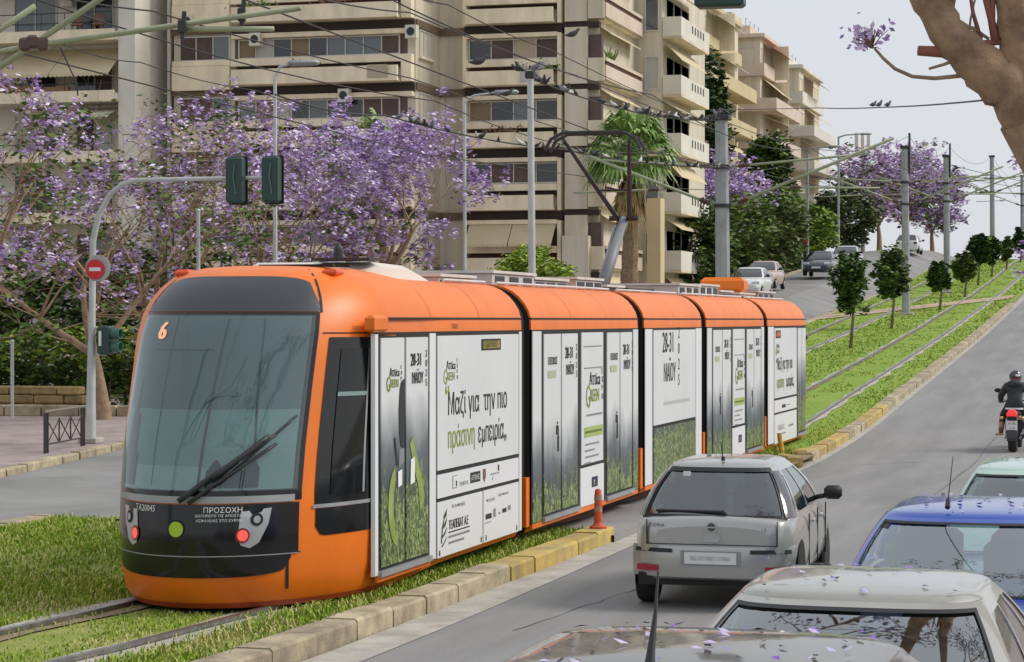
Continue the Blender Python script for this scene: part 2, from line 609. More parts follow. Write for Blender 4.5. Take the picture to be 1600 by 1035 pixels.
# ------------------------------------------------------------------ tram
M_or = mat('tram_orange', (.82, .18, .008), .42, var=.10, vscale=1.1, detail=8)
M_wh = mat('tram_white_wrap', (.68, .70, .70), .38, var=.05, vscale=.9)
M_wh2 = mat('tram_white_panel', (.75, .76, .77), .35)
M_blk = mat('tram_black_gloss', (.010, .010, .012), .14, spec=.5)
M_hdr = mat('tram_header_grey', (.05, .055, .066), .30, spec=.4)
M_rub = mat('rubber', (.012, .012, .012), .7)
M_dk = mat('dark_metal', (.03, .03, .033), .5)
M_gm = mat('grey_metal', (.36, .37, .38), .45, metal=.3, var=.12, vscale=3)
M_lg = mat('light_grey_paint', (.58, .58, .57), .5, var=.12, vscale=2)
M_roof = mat('roof_grey', (.30, .30, .30), .7, var=.2, vscale=2)
M_txt = mat('print_black', (.012, .013, .012), .6)
M_txtg = mat('print_olive', (.24, .30, .028), .6)
M_txtw = mat('print_white', (.8, .8, .8), .6)
M_lime = mat('emblem_lime', (.40, .56, .03), .4)
M_cabdark = mat('cab_dark_shape', (.012, .016, .017), .6)
M_grey_t = mat('print_grey', (.22, .23, .23), .6)
M_redl = mat('red_lens', (.75, .04, .03), .25, emit=(1, .12, .1), estr=.5)
M_amb = mat('amber_lens', (.85, .42, .12), .3)
M_chr = mat('lamp_silver', (.5, .5, .5), .3, metal=.5)
M_wind = glass('windscreen_glass', (.72, .84, .83), .10, body=(.10, .17, .18), bodyw=.10)
M_dglass = glass('dark_cab_glass', (.06, .07, .07), .10)

def wrap_material(name, seed, top, base=(.68, .70, .70)):
    """printed wrap: white above, slate haze, then leaf print towards the sill"""
    m = bpy.data.materials.new(name)
    m.use_nodes = True
    nt = m.node_tree
    bs = nt.nodes['Principled BSDF']
    bs.inputs['Roughness'].default_value = .35
    tc = nt.nodes.new('ShaderNodeTexCoord')
    sp = nt.nodes.new('ShaderNodeSeparateXYZ')
    nt.links.new(tc.outputs['Object'], sp.inputs[0])
    n1 = nt.nodes.new('ShaderNodeTexNoise'); n1.inputs['Scale'].default_value = 1.6; n1.inputs['Detail'].default_value = 3
    n2 = nt.nodes.new('ShaderNodeTexNoise'); n2.inputs['Scale'].default_value = 5.5; n2.inputs['Detail'].default_value = 2; n2.inputs['Distortion'].default_value = 1.6
    n3 = nt.nodes.new('ShaderNodeTexNoise'); n3.inputs['Scale'].default_value = 13; n3.inputs['Detail'].default_value = 3; n3.inputs['Distortion'].default_value = 2.5
    mp = nt.nodes.new('ShaderNodeMapping'); mp.inputs['Location'].default_value = (seed, seed * 2.3, 0); mp.inputs['Scale'].default_value = (1, 1, .55)
    nt.links.new(tc.outputs['Object'], mp.inputs[0])
    for n in (n1, n2, n3):
        nt.links.new(mp.outputs[0], n.inputs['Vector'])
    ad = nt.nodes.new('ShaderNodeMath'); ad.operation = 'MULTIPLY_ADD'
    ad.inputs[1].default_value = -.9
    nt.links.new(n1.outputs[0], ad.inputs[0]); nt.links.new(sp.outputs[2], ad.inputs[2])
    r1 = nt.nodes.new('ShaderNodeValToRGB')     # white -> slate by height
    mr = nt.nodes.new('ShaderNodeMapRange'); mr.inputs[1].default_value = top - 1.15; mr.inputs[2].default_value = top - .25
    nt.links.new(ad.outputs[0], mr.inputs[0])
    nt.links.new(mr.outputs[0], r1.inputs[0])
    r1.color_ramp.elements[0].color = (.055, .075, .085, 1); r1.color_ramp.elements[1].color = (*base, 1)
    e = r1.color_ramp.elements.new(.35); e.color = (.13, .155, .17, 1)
    r2 = nt.nodes.new('ShaderNodeValToRGB')
    nt.links.new(n3.outputs[0], r2.inputs[0])
    r2.color_ramp.elements[0].position = .36; r2.color_ramp.elements[0].color = (.025, .045, .012, 1)
    r2.color_ramp.elements[1].position = .62; r2.color_ramp.elements[1].color = (.34, .42, .16, 1)
    e = r2.color_ramp.elements.new(.5); e.color = (.10, .15, .035, 1)
    lm = nt.nodes.new('ShaderNodeMath'); lm.operation = 'MULTIPLY_ADD'; lm.inputs[1].default_value = -1.5
    nt.links.new(n2.outputs[0], lm.inputs[0]); nt.links.new(sp.outputs[2], lm.inputs[2])
    m2 = nt.nodes.new('ShaderNodeMapRange'); m2.inputs[1].default_value = top - 1.52; m2.inputs[2].default_value = top - 1.42; m2.inputs[3].default_value = 1; m2.inputs[4].default_value = 0
    nt.links.new(lm.outputs[0], m2.inputs[0])
    mx = nt.nodes.new('ShaderNodeMix'); mx.data_type = 'RGBA'
    nt.links.new(m2.outputs[0], mx.inputs[0]); nt.links.new(r1.outputs[0], mx.inputs[6]); nt.links.new(r2.outputs[0], mx.inputs[7])
    nt.links.new(mx.outputs[2], bs.inputs['Base Color'])
    MATS[name] = m
    return m
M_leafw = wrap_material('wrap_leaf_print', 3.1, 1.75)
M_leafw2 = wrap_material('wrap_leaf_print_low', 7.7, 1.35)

TX, TW = -8.6, 1.32
YT, YSIDE = 19.2, 21.5
NL = YSIDE - YT
PROF = [(.20, .20, 1.21), (.30, .09, 1.27), (.52, .02, 1.305), (.85, 0, 1.32), (1.30, .04, 1.32), (1.7, .17, 1.32), (2.2, .40, 1.32), (2.6, .61, 1.315), (2.78, .72, 1.31),
        (2.96, .85, 1.28), (3.10, .98, 1.22), (3.22, 1.12, 1.13), (3.32, 1.28, 1.02), (3.39, 1.48, .88), (3.43, 1.75, .70), (3.45, 2.05, .45)]
PSIDE = [(.26, 1.24), (.36, 1.29), (.56, 1.31), (.85, 1.32), (1.30, 1.32), (1.7, 1.32), (2.2, 1.32), (2.6, 1.32), (2.78, 1.32),
         (2.92, 1.315), (3.02, 1.285), (3.11, 1.23), (3.19, 1.16), (3.26, 1.07), (3.31, .96), (3.34, .82)]
TRAM_Z = .0
def prof_at(z):
    for (a, s0, w0), (b, s1, w1) in zip(PROF, PROF[1:]):
        if z <= b:
            t = max(0, (z - a) / (b - a))
            t2 = t
            return s0 + (s1 - s0) * t2, w0 + (w1 - w0) * t2
    return PROF[-1][1], PROF[-1][2]
def nose_raw(u, z):
    s, w = prof_at(z)
    if abs(u) <= 1:
        a = u * math.pi / 2
        n = NL - s
        return Vector((TX + w * math.sin(a), YSIDE - n * math.cos(a), z))
    return Vector((TX + w * (1 if u > 0 else -1), YSIDE + (abs(u) - 1) * 2.0, z))
def nose(u, z, off=0.0):
    p = nose_raw(u, z)
    if off:
        e = 1e-3
        du = nose_raw(u + e, z) - nose_raw(u - e, z)
        dz = nose_raw(u, z + e * 4) - nose_raw(u, z - e * 4)
        n = du.cross(dz)
        if n.length > 0:
            n.normalize()
            p = p + n * off
    return p
def frange(a, b, n):
    return [a + (b - a) * i / n for i in range(n + 1)]

tram = thing('tram', 'orange and white articulated tram with printed panels on the grassy track', 'tram', (TX, 35, VZ))

# front shell: nose and cab sides as one surface, dropping from the cab dome to the roof line
b = MB()
JOINTS = [26.55, 33.1, 38.15, 44.75]
END = 52.0
GAP = .46
cols = []
side_y = [21.5, 22.0, 22.4, 22.8, 23.2, 23.6, 24.2, 25, JOINTS[0] - GAP / 2]
def shell_pt(k, side, y):
    z0, s, w = PROF[k]
    z1, w1 = PSIDE[k]
    t = min(1, max(0, (y - 21.9) / 1.5))
    t = t * t * (3 - 2 * t)
    return (TX + side * (w + (w1 - w) * t), y, z0 + (z1 - z0) * t)
K = len(PROF)
rows = []
us = frange(-1, 1, 40)
for k in range(K):
    z = PROF[k][0]
    row = [shell_pt(k, -1, y) for y in reversed(side_y[1:])] + [tuple(nose_raw(u, z)) for u in us] + [shell_pt(k, 1, y) for y in side_y[1:]]
    rows.append(row)
n = len(rows[0])
b.add([p for r in rows for p in r], [(k * n + i, k * n + i + 1, (k + 1) * n + i + 1, (k + 1) * n + i) for k in range(K - 1) for i in range(n - 1)])
top = rows[-1]
h = n // 2
b.add([p for p in top], [(i, n - 1 - i, n - 2 - i, i + 1) for i in range(h)])
# end bulkhead
e = [r[-1] for r in rows] + [r[0] for r in reversed(rows)]
b.poly(e)
shell = b.build('front_body_shell', M_or, tram, smooth=True, angle=50)

def patch(name, u0, u1, z0, z1, m, off, parent=tram, nu=14, nz=10, uf=None, zf=None, smooth=True):
    """patch of the nose surface: u edges may depend on z, z edges on u"""
    b = MB()
    def fn(s, t):
        z = z0 + (z1 - z0) * t
        a, c = uf(t) if uf else (u0, u1)
        u = a + (c - a) * s
        if zf: z = zf(s, t)
        return tuple(nose(u, z, off))
    b.grid(fn, frange(0, 1, nu), frange(0, 1, nz))
    return b.build(name, m, parent, smooth)
# windscreen surround, header, glass
def sup(s, e):
    return (1 - abs(2 * s - 1) ** e) ** (1 / e) if abs(2 * s - 1) < 1 else 0
patch('windscreen_surround', -.5, .5, 1.20, 2.97, M_blk, .006, nu=48, nz=36)
hd = patch('header_panel', -.5, .5, 2.975, 3.24, M_hdr, .010, nu=30, nz=8, zf=lambda s, t: 2.975 + (.07 + .275 * sup(s, 5)) * t)
patch('windscreen', -.475, .475, 1.30, 2.935, M_wind, .024, nu=48, nz=32)
# things seen through the glass, then painted reflections
b = MB()
b.grid(lambda s, t: tuple(nose(-.46 + .92 * s, 2.05 + .88 * t, .0085)), frange(0, 1, 48), frange(0, 1, 20))
b.build('sun_blind', mat('blind_slate', (.115, .15, .165), .7), tram)
b = MB()
b.grid(lambda s, t: tuple(nose(-.46 + .92 * s, 1.31 + .74 * t, .0085)), frange(0, 1, 48), frange(0, 1, 20))
b.build('cab_interior_screen', mat('cab_teal', (.22, .31, .31), .6, var=.1, vscale=1.2), tram)
b = MB()
b.grid(lambda s, t: tuple(nose(-.44 + .6 * s, 1.31 + (.15 + .07 * sup(s, 3)) * t, .0125)), frange(0, 1, 40), frange(0, 1, 6))
b.build('dashboard', mat('dash_grey', (.36, .44, .43), .6), tram)
b = MB()
b.grid(lambda s, t: tuple(nose(-.42 + .13 * s, 1.33 + (.95 - 1.3 * abs(s - .45) - .1 * math.sin(s * 23)) * t, .0150)), frange(0, 1, 24), frange(0, 1, 20))
b.build('driver_seat_shape', M_cabdark, tram)
b = MB()
b.grid(lambda s, t: tuple(nose(.10 + .22 * s, 1.33 + (.16 + .10 * math.sin(s * 9) ** 2) * t, .0140)), frange(0, 1, 24), frange(0, 1, 8))
b.build('console', M_cabdark, tram)
b = MB()
for (ua, ub, w_) in ((.065, .07, .012), (-.17, -.2, .006), (.30, .24, .008)):
    b.grid(lambda s, t: tuple(nose(ua + (ub - ua) * t + s * w_, 1.35 + 1.55 * t, .0132)), [0, 1], frange(0, 1, 30))
b.grid(lambda s, t: tuple(nose(-.3 + .34 * s, 2.60 + .012 * t, .0132)), frange(0, 1, 6), [0, 1])
b.build('painted_reflection_lines', mat('reflection_line_dark', (.03, .045, .05), .5), tram)  # thin dark lines imitate reflections in the windscreen
# front apron
patch('front_apron', -.49, .49, .82, 1.19, M_blk, .008, nu=26, nz=6, zf=lambda s, t: .70 + .48 * t)
patch('lower_grille', -.49, .46, .55, .69, M_blk, .010, nu=30, nz=5, zf=lambda s, t: .695 - (.03 + .165 * sup(s, 4)) * (1 - t))
patch('seam', -.49, .49, .695, .705, M_gm, .012, nu=24, nz=1)
patch('seam', .44, .452, .36, .70, M_rub, .006, nu=1, nz=4)
patch('seam', .44, .50, .70, .712, M_rub, .006, nu=2, nz=1)
patch('lower_skirt_edge', -.98, .98, .195, .25, mat('orange_underside', (.40, .06, .015), .5), .004, nu=40, nz=1)
patch('wiper_cowl', -.47, .47, 1.19, 1.255, M_gm, .012, nu=24, nz=2)
# a strip of white lettering and numbers on the apron
def nose_text(body, u0, z0, size, m, name='lettering', off=.014, k=None, align='LEFT', bold=0.0, parent=tram):
    vs, fs = text_mesh(body, size, 0, 0, align, bold)
    b = MB()
    du = 1 / (abs((nose_raw(u0 + .01, z0) - nose_raw(u0 - .01, z0)).length) / .02)
    n3 = len(vs) // 3 if bold else len(vs) + 1
    b.add([tuple(nose(u0 + x * du, z0 + y, off + .0006 * (i // n3))) for i, (x, y) in enumerate(vs)], fs)
    return b.build(name, m, parent)
nose_text('ΤΑ20045', -.27, 1.105, .085, M_txtw)
nose_text('ΠΡΟΣΟΧΗ', .10, 1.105, .07, M_txtw)
nose_text('ΔΙΑΤΗΡΕΙΤΕ ΤΙΣ ΑΠΟΣΤΑΣΕΙΣ', .065, 1.065, .034, M_txtw)
nose_text('ΑΣΦΑΛΕΙΑΣ ΣΤΟ ΣΥΡΜΟ', .07, 1.02, .034, M_txtw)
nose_text('6', -.305, 2.70, .24, mat('route_number_peach', (.85, .45, .28), .5, emit=(.9, .42, .22), estr=.35), name='route_number', bold=.012, off=.032)
# emblem
def disc(u0, z0, r, m, name, off, parent=tram, rx=1.0, n=20):
    du = 1 / ((nose_raw(u0 + .01, z0) - nose_raw(u0 - .01, z0)).length / .02)
    b = MB()
    pts = [tuple(nose(u0 + math.cos(a) * r * rx * du, z0 + math.sin(a) * r, off)) for a in [2 * math.pi * k / n for k in range(n)]]
    b.poly(pts)
    return b.build(name, m, parent)
disc(-.02, .95, .088, M_rub, 'emblem_ring', .012)
disc(-.02, .95, .072, M_lime, 'emblem', .018)
# headlights
for sgn in (-1, 1):
    uc = .31 * sgn
    du = 1 / ((nose_raw(uc + .01, .95) - nose_raw(uc - .01, .95)).length / .02)
    prof = [(-.13, .14), (.17, .17), (.14, .02), (.05, -.15), (-.04, -.20), (-.13, -.17), (-.16, -.08)]
    b = MB()
    pts = [(uc + sgn * x * du, .97 + z) for x, z in prof]
    if sgn < 0: pts = pts[::-1]
    cc = tuple(nose(uc, .95, .014))
    ring = [tuple(nose(u, z, .014)) for u, z in pts]
    m_ = len(ring)
    b.add(ring + [cc], [(i, (i + 1) % m_, m_) for i in range(m_)])
    hl = b.build('headlight', M_chr, tram)
    disc(uc + .01 * sgn, 1.035, .062, M_rub, 'lamp_bezel', .02, hl)
    disc(uc + .01 * sgn, 1.035, .035, M_chr, 'lamp_lens', .024, hl)
    disc(uc - .045 * sgn, .89, .07, mat('red_rim', (.25, .03, .03), .4), 'lamp_bezel', .02, hl)
    disc(uc - .045 * sgn, .89, .05, M_redl, 'lamp_lens', .024, hl)
# wiper
b = MB()
def on_glass(ua, za, ub, zb, off, r0, r1, n=7):
    b.tube([nose(ua + (ub - ua) * k / n, za + (zb - za) * k / n, off) for k in range(n + 1)], [r0 + (r1 - r0) * k / n for k in range(n + 1)], 6)
on_glass(.0, 1.21, .36, 1.80, .07, .030, .020)
on_glass(.04, 1.19, .37, 1.72, .06, .022, .016)
on_glass(.16, 1.36, .44, 1.98, .045, .016, .012)
on_glass(.13, 1.40, .33, 1.78, .10, .026, .026)
b.build('windscreen_wiper', M_dk, tram, smooth=True)
# cab side glazing
cg = patch('cab_side_window', .56, .86, 1.14, 2.73, M_blk, .008, nu=10, nz=10, uf=lambda t: (.555 + .0 * t, .865))
patch('cab_window_pane', .62, .78, 1.22, 2.62, mat('cab_dark_pane', (.008, .01, .011), .06, spec=.4), .016, cg, nu=8, nz=6)
patch('window_rail', .62, .775, 2.16, 2.20, mat('rail_teal', (.20, .30, .28), .5), .02, cg, nu=6, nz=1)
patch('window_frame', .775, .785, 1.22, 2.62, M_gm, .02, cg, nu=1, nz=6)
patch('cab_lower_panel', .56, .86, .84, 1.10, M_blk, .008, nu=14, nz=4, zf=lambda s, t: (.84 + .09 * (1 - min(1, s * 9)) ** 2) + (1.10 - .84 - .09 * (1 - min(1, s * 9)) ** 2) * t)
patch('window_sill', .545, .868, 1.105, 1.14, M_gm, .014, nu=10, nz=1)
nose_text('6', .81, 2.52, .17, M_txtw, name='route_number', off=.014)
nose_text('ΤΑ20045', .80, 2.815, .075, M_txt, off=.008)
disc(.835, 2.02, .045, M_amb, 'marker_lamp', .02)
# roof details of the cab
for u_ in (-.55, .62):
    p = nose(u_, 3.34, 0)
    b = MB(); b.cbox((p.x, p.y + .12, p.z + .03), (.16, .2, .08), 0, .03)
    b.build('roof_marker', mat('marker_red_orange', (.70, .09, .02), .4), tram)
b = MB(); b.box(TX - .05, TX + .75, 21.25, 21.33, 3.435, 3.462); b.box(TX + .05, TX + .8, 21.6, 21.66, 3.44, 3.462)
b.build('roof_slot', M_rub, tram)
b = MB()
for z0 in (2.775,):
    pass
patch('seam', .50, .515, 2.97, 3.40, M_rub, .003, nu=1, nz=8)
patch('seam', -.515, -.50, 2.97, 3.40, M_rub, .003, nu=1, nz=8)
patch('seam', .52, .90, 2.765, 2.778, M_rub, .004, nu=8, nz=1)
# air-conditioning fairing and aerial behind the dome
b = MB()
def fair(t, a):
    pass
pts = []
for (y, w, z0, z1) in ((22.3, .55, 3.2, 3.46), (22.7, .8, 3.2, 3.52), (23.6, .85, 3.2, 3.50), (24.2, .85, 3.2, 3.40), (24.6, .85, 3.2, 3.30)):
    pts.append([(TX - w, y, z0), (TX - w + .05, y, z1 - .05), (TX - w + .15, y, z1), (TX + w - .15, y, z1), (TX + w - .05, y, z1 - .05), (TX + w, y, z0)])
b.add([p for r in pts for p in r], [(i * 6 + k, i * 6 + k + 1, (i + 1) * 6 + k + 1, (i + 1) * 6 + k) for i in range(4) for k in range(5)] + [(0, 1, 2, 3, 4, 5), (29, 28, 27, 26, 25, 24)])
b.build('roof_fairing', mat('fairing_cream', (.72, .66, .58), .4), tram, smooth=True, angle=35)
b = MB(); b.box(TX + .1, TX + .75, 22.35, 22.7, 3.53, 3.56); b.lathe([(.06, 3.56), (.05, 3.66), (.02, 3.72)], (TX + .35, 22.5, 0), 10)
b.build('roof_aerial', M_dk, tram)

# ---- modules behind the first
def module_ring(y, shrink=0.0, dz=0.0):
    return [(TX + (w - shrink), y, z + dz) for z, w in PSIDE] + [(TX - (w - shrink), y, z + dz) for z, w in reversed(PSIDE)]
bounds = [(JOINTS[0] + GAP / 2, JOINTS[1] - GAP / 2), (JOINTS[1] + GAP / 2, JOINTS[2] - GAP / 2), (JOINTS[2] + GAP / 2, JOINTS[3] - GAP / 2), (JOINTS[3] + GAP / 2, END)]
mods = []
for i, (y0, y1) in enumerate(bounds):
    b = MB()
    last = i == 3
    ys = [y0, y1] if not last else [y0, END - 1.9, END - 1.3, END - .8, END - .4, END]
    rings = []
    for y in ys:
        k = max(0, (y - (END - 1.9)) / 1.9) if last else 0
        rings.append([(TX + (p[0] - TX) * (1 - .42 * k ** 2.2), p[1] + (0 if not last else -(p[2] / 3.3) ** 2 * .7 * k), p[2]) for p in module_ring(y)])
    m_ = len(rings[0])
    b.add([p for r in rings for p in r], [(q * m_ + k, (q + 1) * m_ + k, (q + 1) * m_ + (k + 1) % m_, q * m_ + (k + 1) % m_) for q in range(len(rings) - 1) for k in range(m_)] + [tuple(range(m_)), tuple((len(rings) - 1) * m_ + k for k in reversed(range(m_)))])
    mods.append(b.build('body_module', M_or, tram, smooth=True, angle=35))
for j in JOINTS:
    b = MB()
    nb = 5
    ys = frange(j - GAP / 2 - .02, j + GAP / 2 + .02, nb * 2)
    rings = [module_ring(y, .07 + (.03 if q % 2 else 0), .0 - (.05 if q % 2 else .02)) for q, y in enumerate(ys)]
    m_ = len(rings[0])
    b.add([p for r in rings for p in r], [(q * m_ + k, (q + 1) * m_ + k, (q + 1) * m_ + (k + 1) % m_, q * m_ + (k + 1) % m_) for q in range(len(rings) - 1) for k in range(m_)])
    b.build('bellows', mat('bellows_rubber', (.018, .016, .015), .8), tram)
    b = MB()
    b.box(TX + 1.12, TX + 1.30, j + .06, j + GAP / 2 - .01, .34, .95)
    b.build('joint_cover', M_or, tram)

for (ya, yb) in [(21.6, JOINTS[0] - GAP / 2)] + bounds:
    for s_ in (-1, 1):
        x1 = TX + s_ * (TW + .003)
        b = MB()
        yb_ = min(yb, END - 1.7)
        b.box(min(x1, x1 - s_ * .03), max(x1, x1 - s_ * .03), ya, yb_, .36, 2.77)
        b.build('side_backing' if s_ > 0 else 'far_side_panel', M_rub if s_ > 0 else M_wh, tram)
for (ya, yb) in bounds:
    b = MB()
    rg = [(TX + (p[0] - TX) * .985, ya - .006, .36 + (p[2] - .36) * .992) for p in module_ring(ya)]
    b.poly(rg)
    b.build('end_wall', M_rub, tram)
# ---- side panels (right side, facing the road)
SX = TX + TW
def sy(px):
    d = depth_on_X(px, SX)
    return (px - 800) / FPX * d * SA + d * CA
def side_panel(name, ya, yb, za, zb, m, proud=.012, parent=tram, bev=.01, th=.03, corner=0.0):
    b = MB()
    x1 = SX + proud
    x0 = SX - th
    b.add([(x1, ya + bev, za + bev), (x1, yb - bev, za + bev), (x1, yb - bev, zb - bev), (x1, ya + bev, zb - bev), (x0, ya, za), (x0, yb, za), (x0, yb, zb), (x0, ya, zb)],
          [(0, 1, 2, 3), (0, 4, 5, 1), (1, 5, 6, 2), (2, 6, 7, 3), (3, 7, 4, 0)])
    return b.build(name, m, parent)
def side_text(body, y, z, size, m, parent, sx=1.0, bold=0.0, off=.018, name='lettering', align='LEFT', dx=0.0):
    vs, fs = text_mesh(body, size, 0, 0, align, bold, sx)
    b = MB()
    n3 = len(vs) // 3 if bold else len(vs) + 1
    b.add([(SX + off + dx + .0006 * (i // n3), y + u, z + v) for i, (u, v) in enumerate(vs)], fs)
    return b.build(name, m, parent)
def side_bar(y0, y1, z0, z1, m, parent, off=.018, name='print_bar'):
    b = MB()
    b.add([(SX + off, y0, z0), (SX + off, y1, z0), (SX + off, y1, z1), (SX + off, y0, z1)], [(0, 1, 2, 3)])
    return b.build(name, m, parent)
ZT, ZB = 2.765, .33
def logo(y, z, s, parent, off=.018):
    side_text('Αττica', y + .16 * s, z + .20 * s, .22 * s, M_txt, parent, sx=.95, bold=.004 * s, off=off)
    side_text('G', y - .02 * s, z - .07 * s, .40 * s, M_txtg, parent, sx=.8, bold=.002, off=off)
    side_text('REEN', y + .20 * s, z, .22 * s, M_txtg, parent, sx=.9, bold=.004 * s, off=off)
    for k, ch in enumerate('EXPO'):
        side_text(ch, y + .80 * s, z + (.33 - .105 * k) * s, .10 * s, M_txt, parent, bold=.002, off=off)
def date_mark(y, z, s, parent, off=.018):
    side_text('28-31', y, z + .30 * s, .30 * s, M_txt, parent, sx=.85, bold=.005 * s, off=off)
    side_text('ΜΑΪΟΥ', y + .06 * s, z, .26 * s, M_txt, parent, sx=.72, bold=.004 * s, off=off)
    for k, ch in enumerate('2025'):
        side_text(ch, y + .80 * s, z + (.44 - .165 * k) * s, .17 * s, M_txt, parent, bold=.003 * s, off=off)
def door(ya, yb, m_up, leaf2=True, plug=True, deco=None):
    """double plug door: two leaves, dark rubber edges, silver step"""
    mid = (ya + yb) / 2
    d = side_panel('door', ya, yb, ZB + .05, ZT - .02, M_rub, .004)
    for a, c in ((ya + .03, mid - .022), (mid + .022, yb - .03)):
        side_panel('door_leaf', a, c, ZB + .10, ZT - .04, m_up, .018, d, .008)
    b = MB()
    b.box(SX - .02, SX + .05, ya - .03, yb + .03, ZB + .02, ZB + .075)
    b.build('door_step', M_gm, d)
    return d
# first module: narrow pillar, door, advertising panel
y_d0, y_d1 = sy(591), sy(668)
side_panel('pillar_panel', sy(584), y_d0 - .02, .36, ZT, M_wh2, .010)
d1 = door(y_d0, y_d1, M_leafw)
# printed picture on the door: dark camera shape, pale sheets, green letter curve
off = .024
def blob(pts, m, name='print_shape', parent=d1, off=.024):
    b = MB()
    b.poly([(SX + off, y, z) for y, z in pts])
    return b.build(name, m, parent)
L = y_d1 - y_d0
M_dkp = mat('print_dark', (.02, .022, .022), .6)
M_pg = mat('print_green', (.20, .27, .05), .6, col2=(.32, .40, .12), vscale=4)
blob([(y_d0 + L * .36, 1.98), (y_d0 + L * .38, 2.20), (y_d0 + L * .42, 2.28), (y_d0 + L * .47, 2.3), (y_d0 + L * .47, 1.58), (y_d0 + L * .40, 1.62), (y_d0 + L * .37, 1.75)], M_dkp)
blob([(y_d0 + L * .26, 1.70), (y_d0 + L * .32, 1.42), (y_d0 + L * .35, 1.42), (y_d0 + L * .29, 1.72)], M_dkp)
blob([(y_d0 + L * .36, 1.40), (y_d0 + L * .47, 1.45), (y_d0 + L * .47, 1.60), (y_d0 + L * .37, 1.58)], M_grey_t, off=.023)
arc = [(.30 + .20 * math.cos(a), 1.02 + .42 * math.sin(a)) for a in [R(q) for q in range(110, 275, 15)]] + [(.30 + .10 * math.cos(a), 1.02 + .30 * math.sin(a)) for a in [R(q) for q in range(270, 105, -15)]]
blob([(y_d0 + L * (p + .05), z) for p, z in arc], M_pg)
blob([(y_d0 + L * p, z) for p, z in ((.58, 1.62), (.64, 1.70), (.74, 1.45), (.86, 1.20), (.88, .98), (.80, .90), (.76, 1.15), (.66, 1.40))], M_pg)
blob([(y_d0 + L * p, z) for p, z in ((.59, 1.20), (.68, 1.22), (.68, 1.48), (.60, 1.46))], M_txtw, off=.026)
blob([(y_d0 + L * p, z) for p, z in ((.34, 1.20), (.42, 1.22), (.42, 1.38), (.34, 1.36))], M_txtw, off=.026)
logo(y_d0 + L * .12, 2.22, .55, d1, .024)
date_mark(y_d0 + L * .60, 2.24, .62, d1, .024)
b = MB(); b.box(SX - .02, SX + .012, y_d0 - .05, y_d1 + .05, .30, .37)
b.build('orange_sill', M_or, tram)
y_p0, y_p1 = sy(681), sy(815)
side_panel('pillar_panel', y_d1 + .03, y_p0 - .03, .34, ZT, M_wh2, .012)
ap = side_panel('advert_panel', y_p0, y_p1 - .18, 1.27, ZT - .03, M_wh, .016)
side_panel('pillar_panel', y_p1 - .15, JOINTS[0] - GAP / 2 - .01, .33, ZT, M_wh2, .010)
lp = side_panel('logo_panel', y_p0, y_p1 - .18, .97, 1.24, M_wh2, .016)
mid = y_p0 + (y_p1 - .18 - y_p0) * .53
sp1 = side_panel('sponsor_panel', y_p0, mid - .012, .33, .945, M_wh2, .016)
sp2 = side_panel('sponsor_panel', mid + .012, y_p1 - .18, .33, .945, M_wh2, .016)
logo(y_p0 + .22, 2.24, .60, ap)
side_text('“', y_p0 + .26, 1.90, .42, M_txtg, ap, bold=.006)
side_text('Μαζί για  την пιο', y_p0 + .36, 1.86, .345, M_txt, ap, sx=.86, bold=.0035)
side_text('пράσινη', y_p0 + .36, 1.50, .335, M_txtg, ap, sx=.80, bold=.0035)
side_text('εμпειρία„', y_p0 + 1.52, 1.50, .335, M_txt, ap, sx=.80, bold=.0035)
side_bar(y_p0 + 1.66, y_p0 + 2.46, 2.55, 2.68, M_rub, ap, .02, 'destination_display')
side_bar(y_p0 + 1.72, y_p0 + 2.40, 2.57, 2.66, mat('display_amber', (.28, .24, .03), .4), ap, .024, 'destination_display')
side_text('ΑΣΚΛΗΠΙΕΙΟ', y_p0 + 1.75, 2.585, .10, mat('display_dark', (.06, .05, .01), .5), ap, sx=.9, off=.027)
# small marks on the logo strip
side_bar(y_p0 + .55, y_p0 + .72, 1.05, 1.19, M_grey_t, lp); side_bar(y_p0 + .56, y_p0 + .71, 1.058, 1.182, M_wh2, lp, .021); side_bar(y_p0 + .66, y_p0 + .70, 1.07, 1.13, M_dkp, lp, .024)
side_text('ΠΕΡΙΦΕΡΕΙΑ', y_p0 + .80, 1.06, .06, M_grey_t, lp)
side_bar(y_p0 + 1.22, y_p0 + 1.62, 1.06, 1.18, M_dkp, lp); side_text('ΑΤΤΙΚΗΣ', y_p0 + 1.25, 1.09, .08, M_txtw, lp, sx=.95, off=.022)
blob([(y_p0 + 1.72, 1.19), (y_p0 + 1.84, 1.19), (y_p0 + 1.84, 1.09), (y_p0 + 1.78, 1.03), (y_p0 + 1.72, 1.09)], mat('print_brown', (.18, .09, .05), .6), parent=lp, off=.018)
side_bar(y_p0 + 2.02, y_p0 + 2.40, 1.10, 1.115, M_grey_t, lp); blob([(y_p0 + 2.1, 1.05), (y_p0 + 2.16, 1.1), (y_p0 + 2.13, 1.03)], M_grey_t, parent=lp, off=.018); side_bar(y_p0 + 2.34, y_p0 + 2.40, 1.13, 1.20, M_dkp, lp)
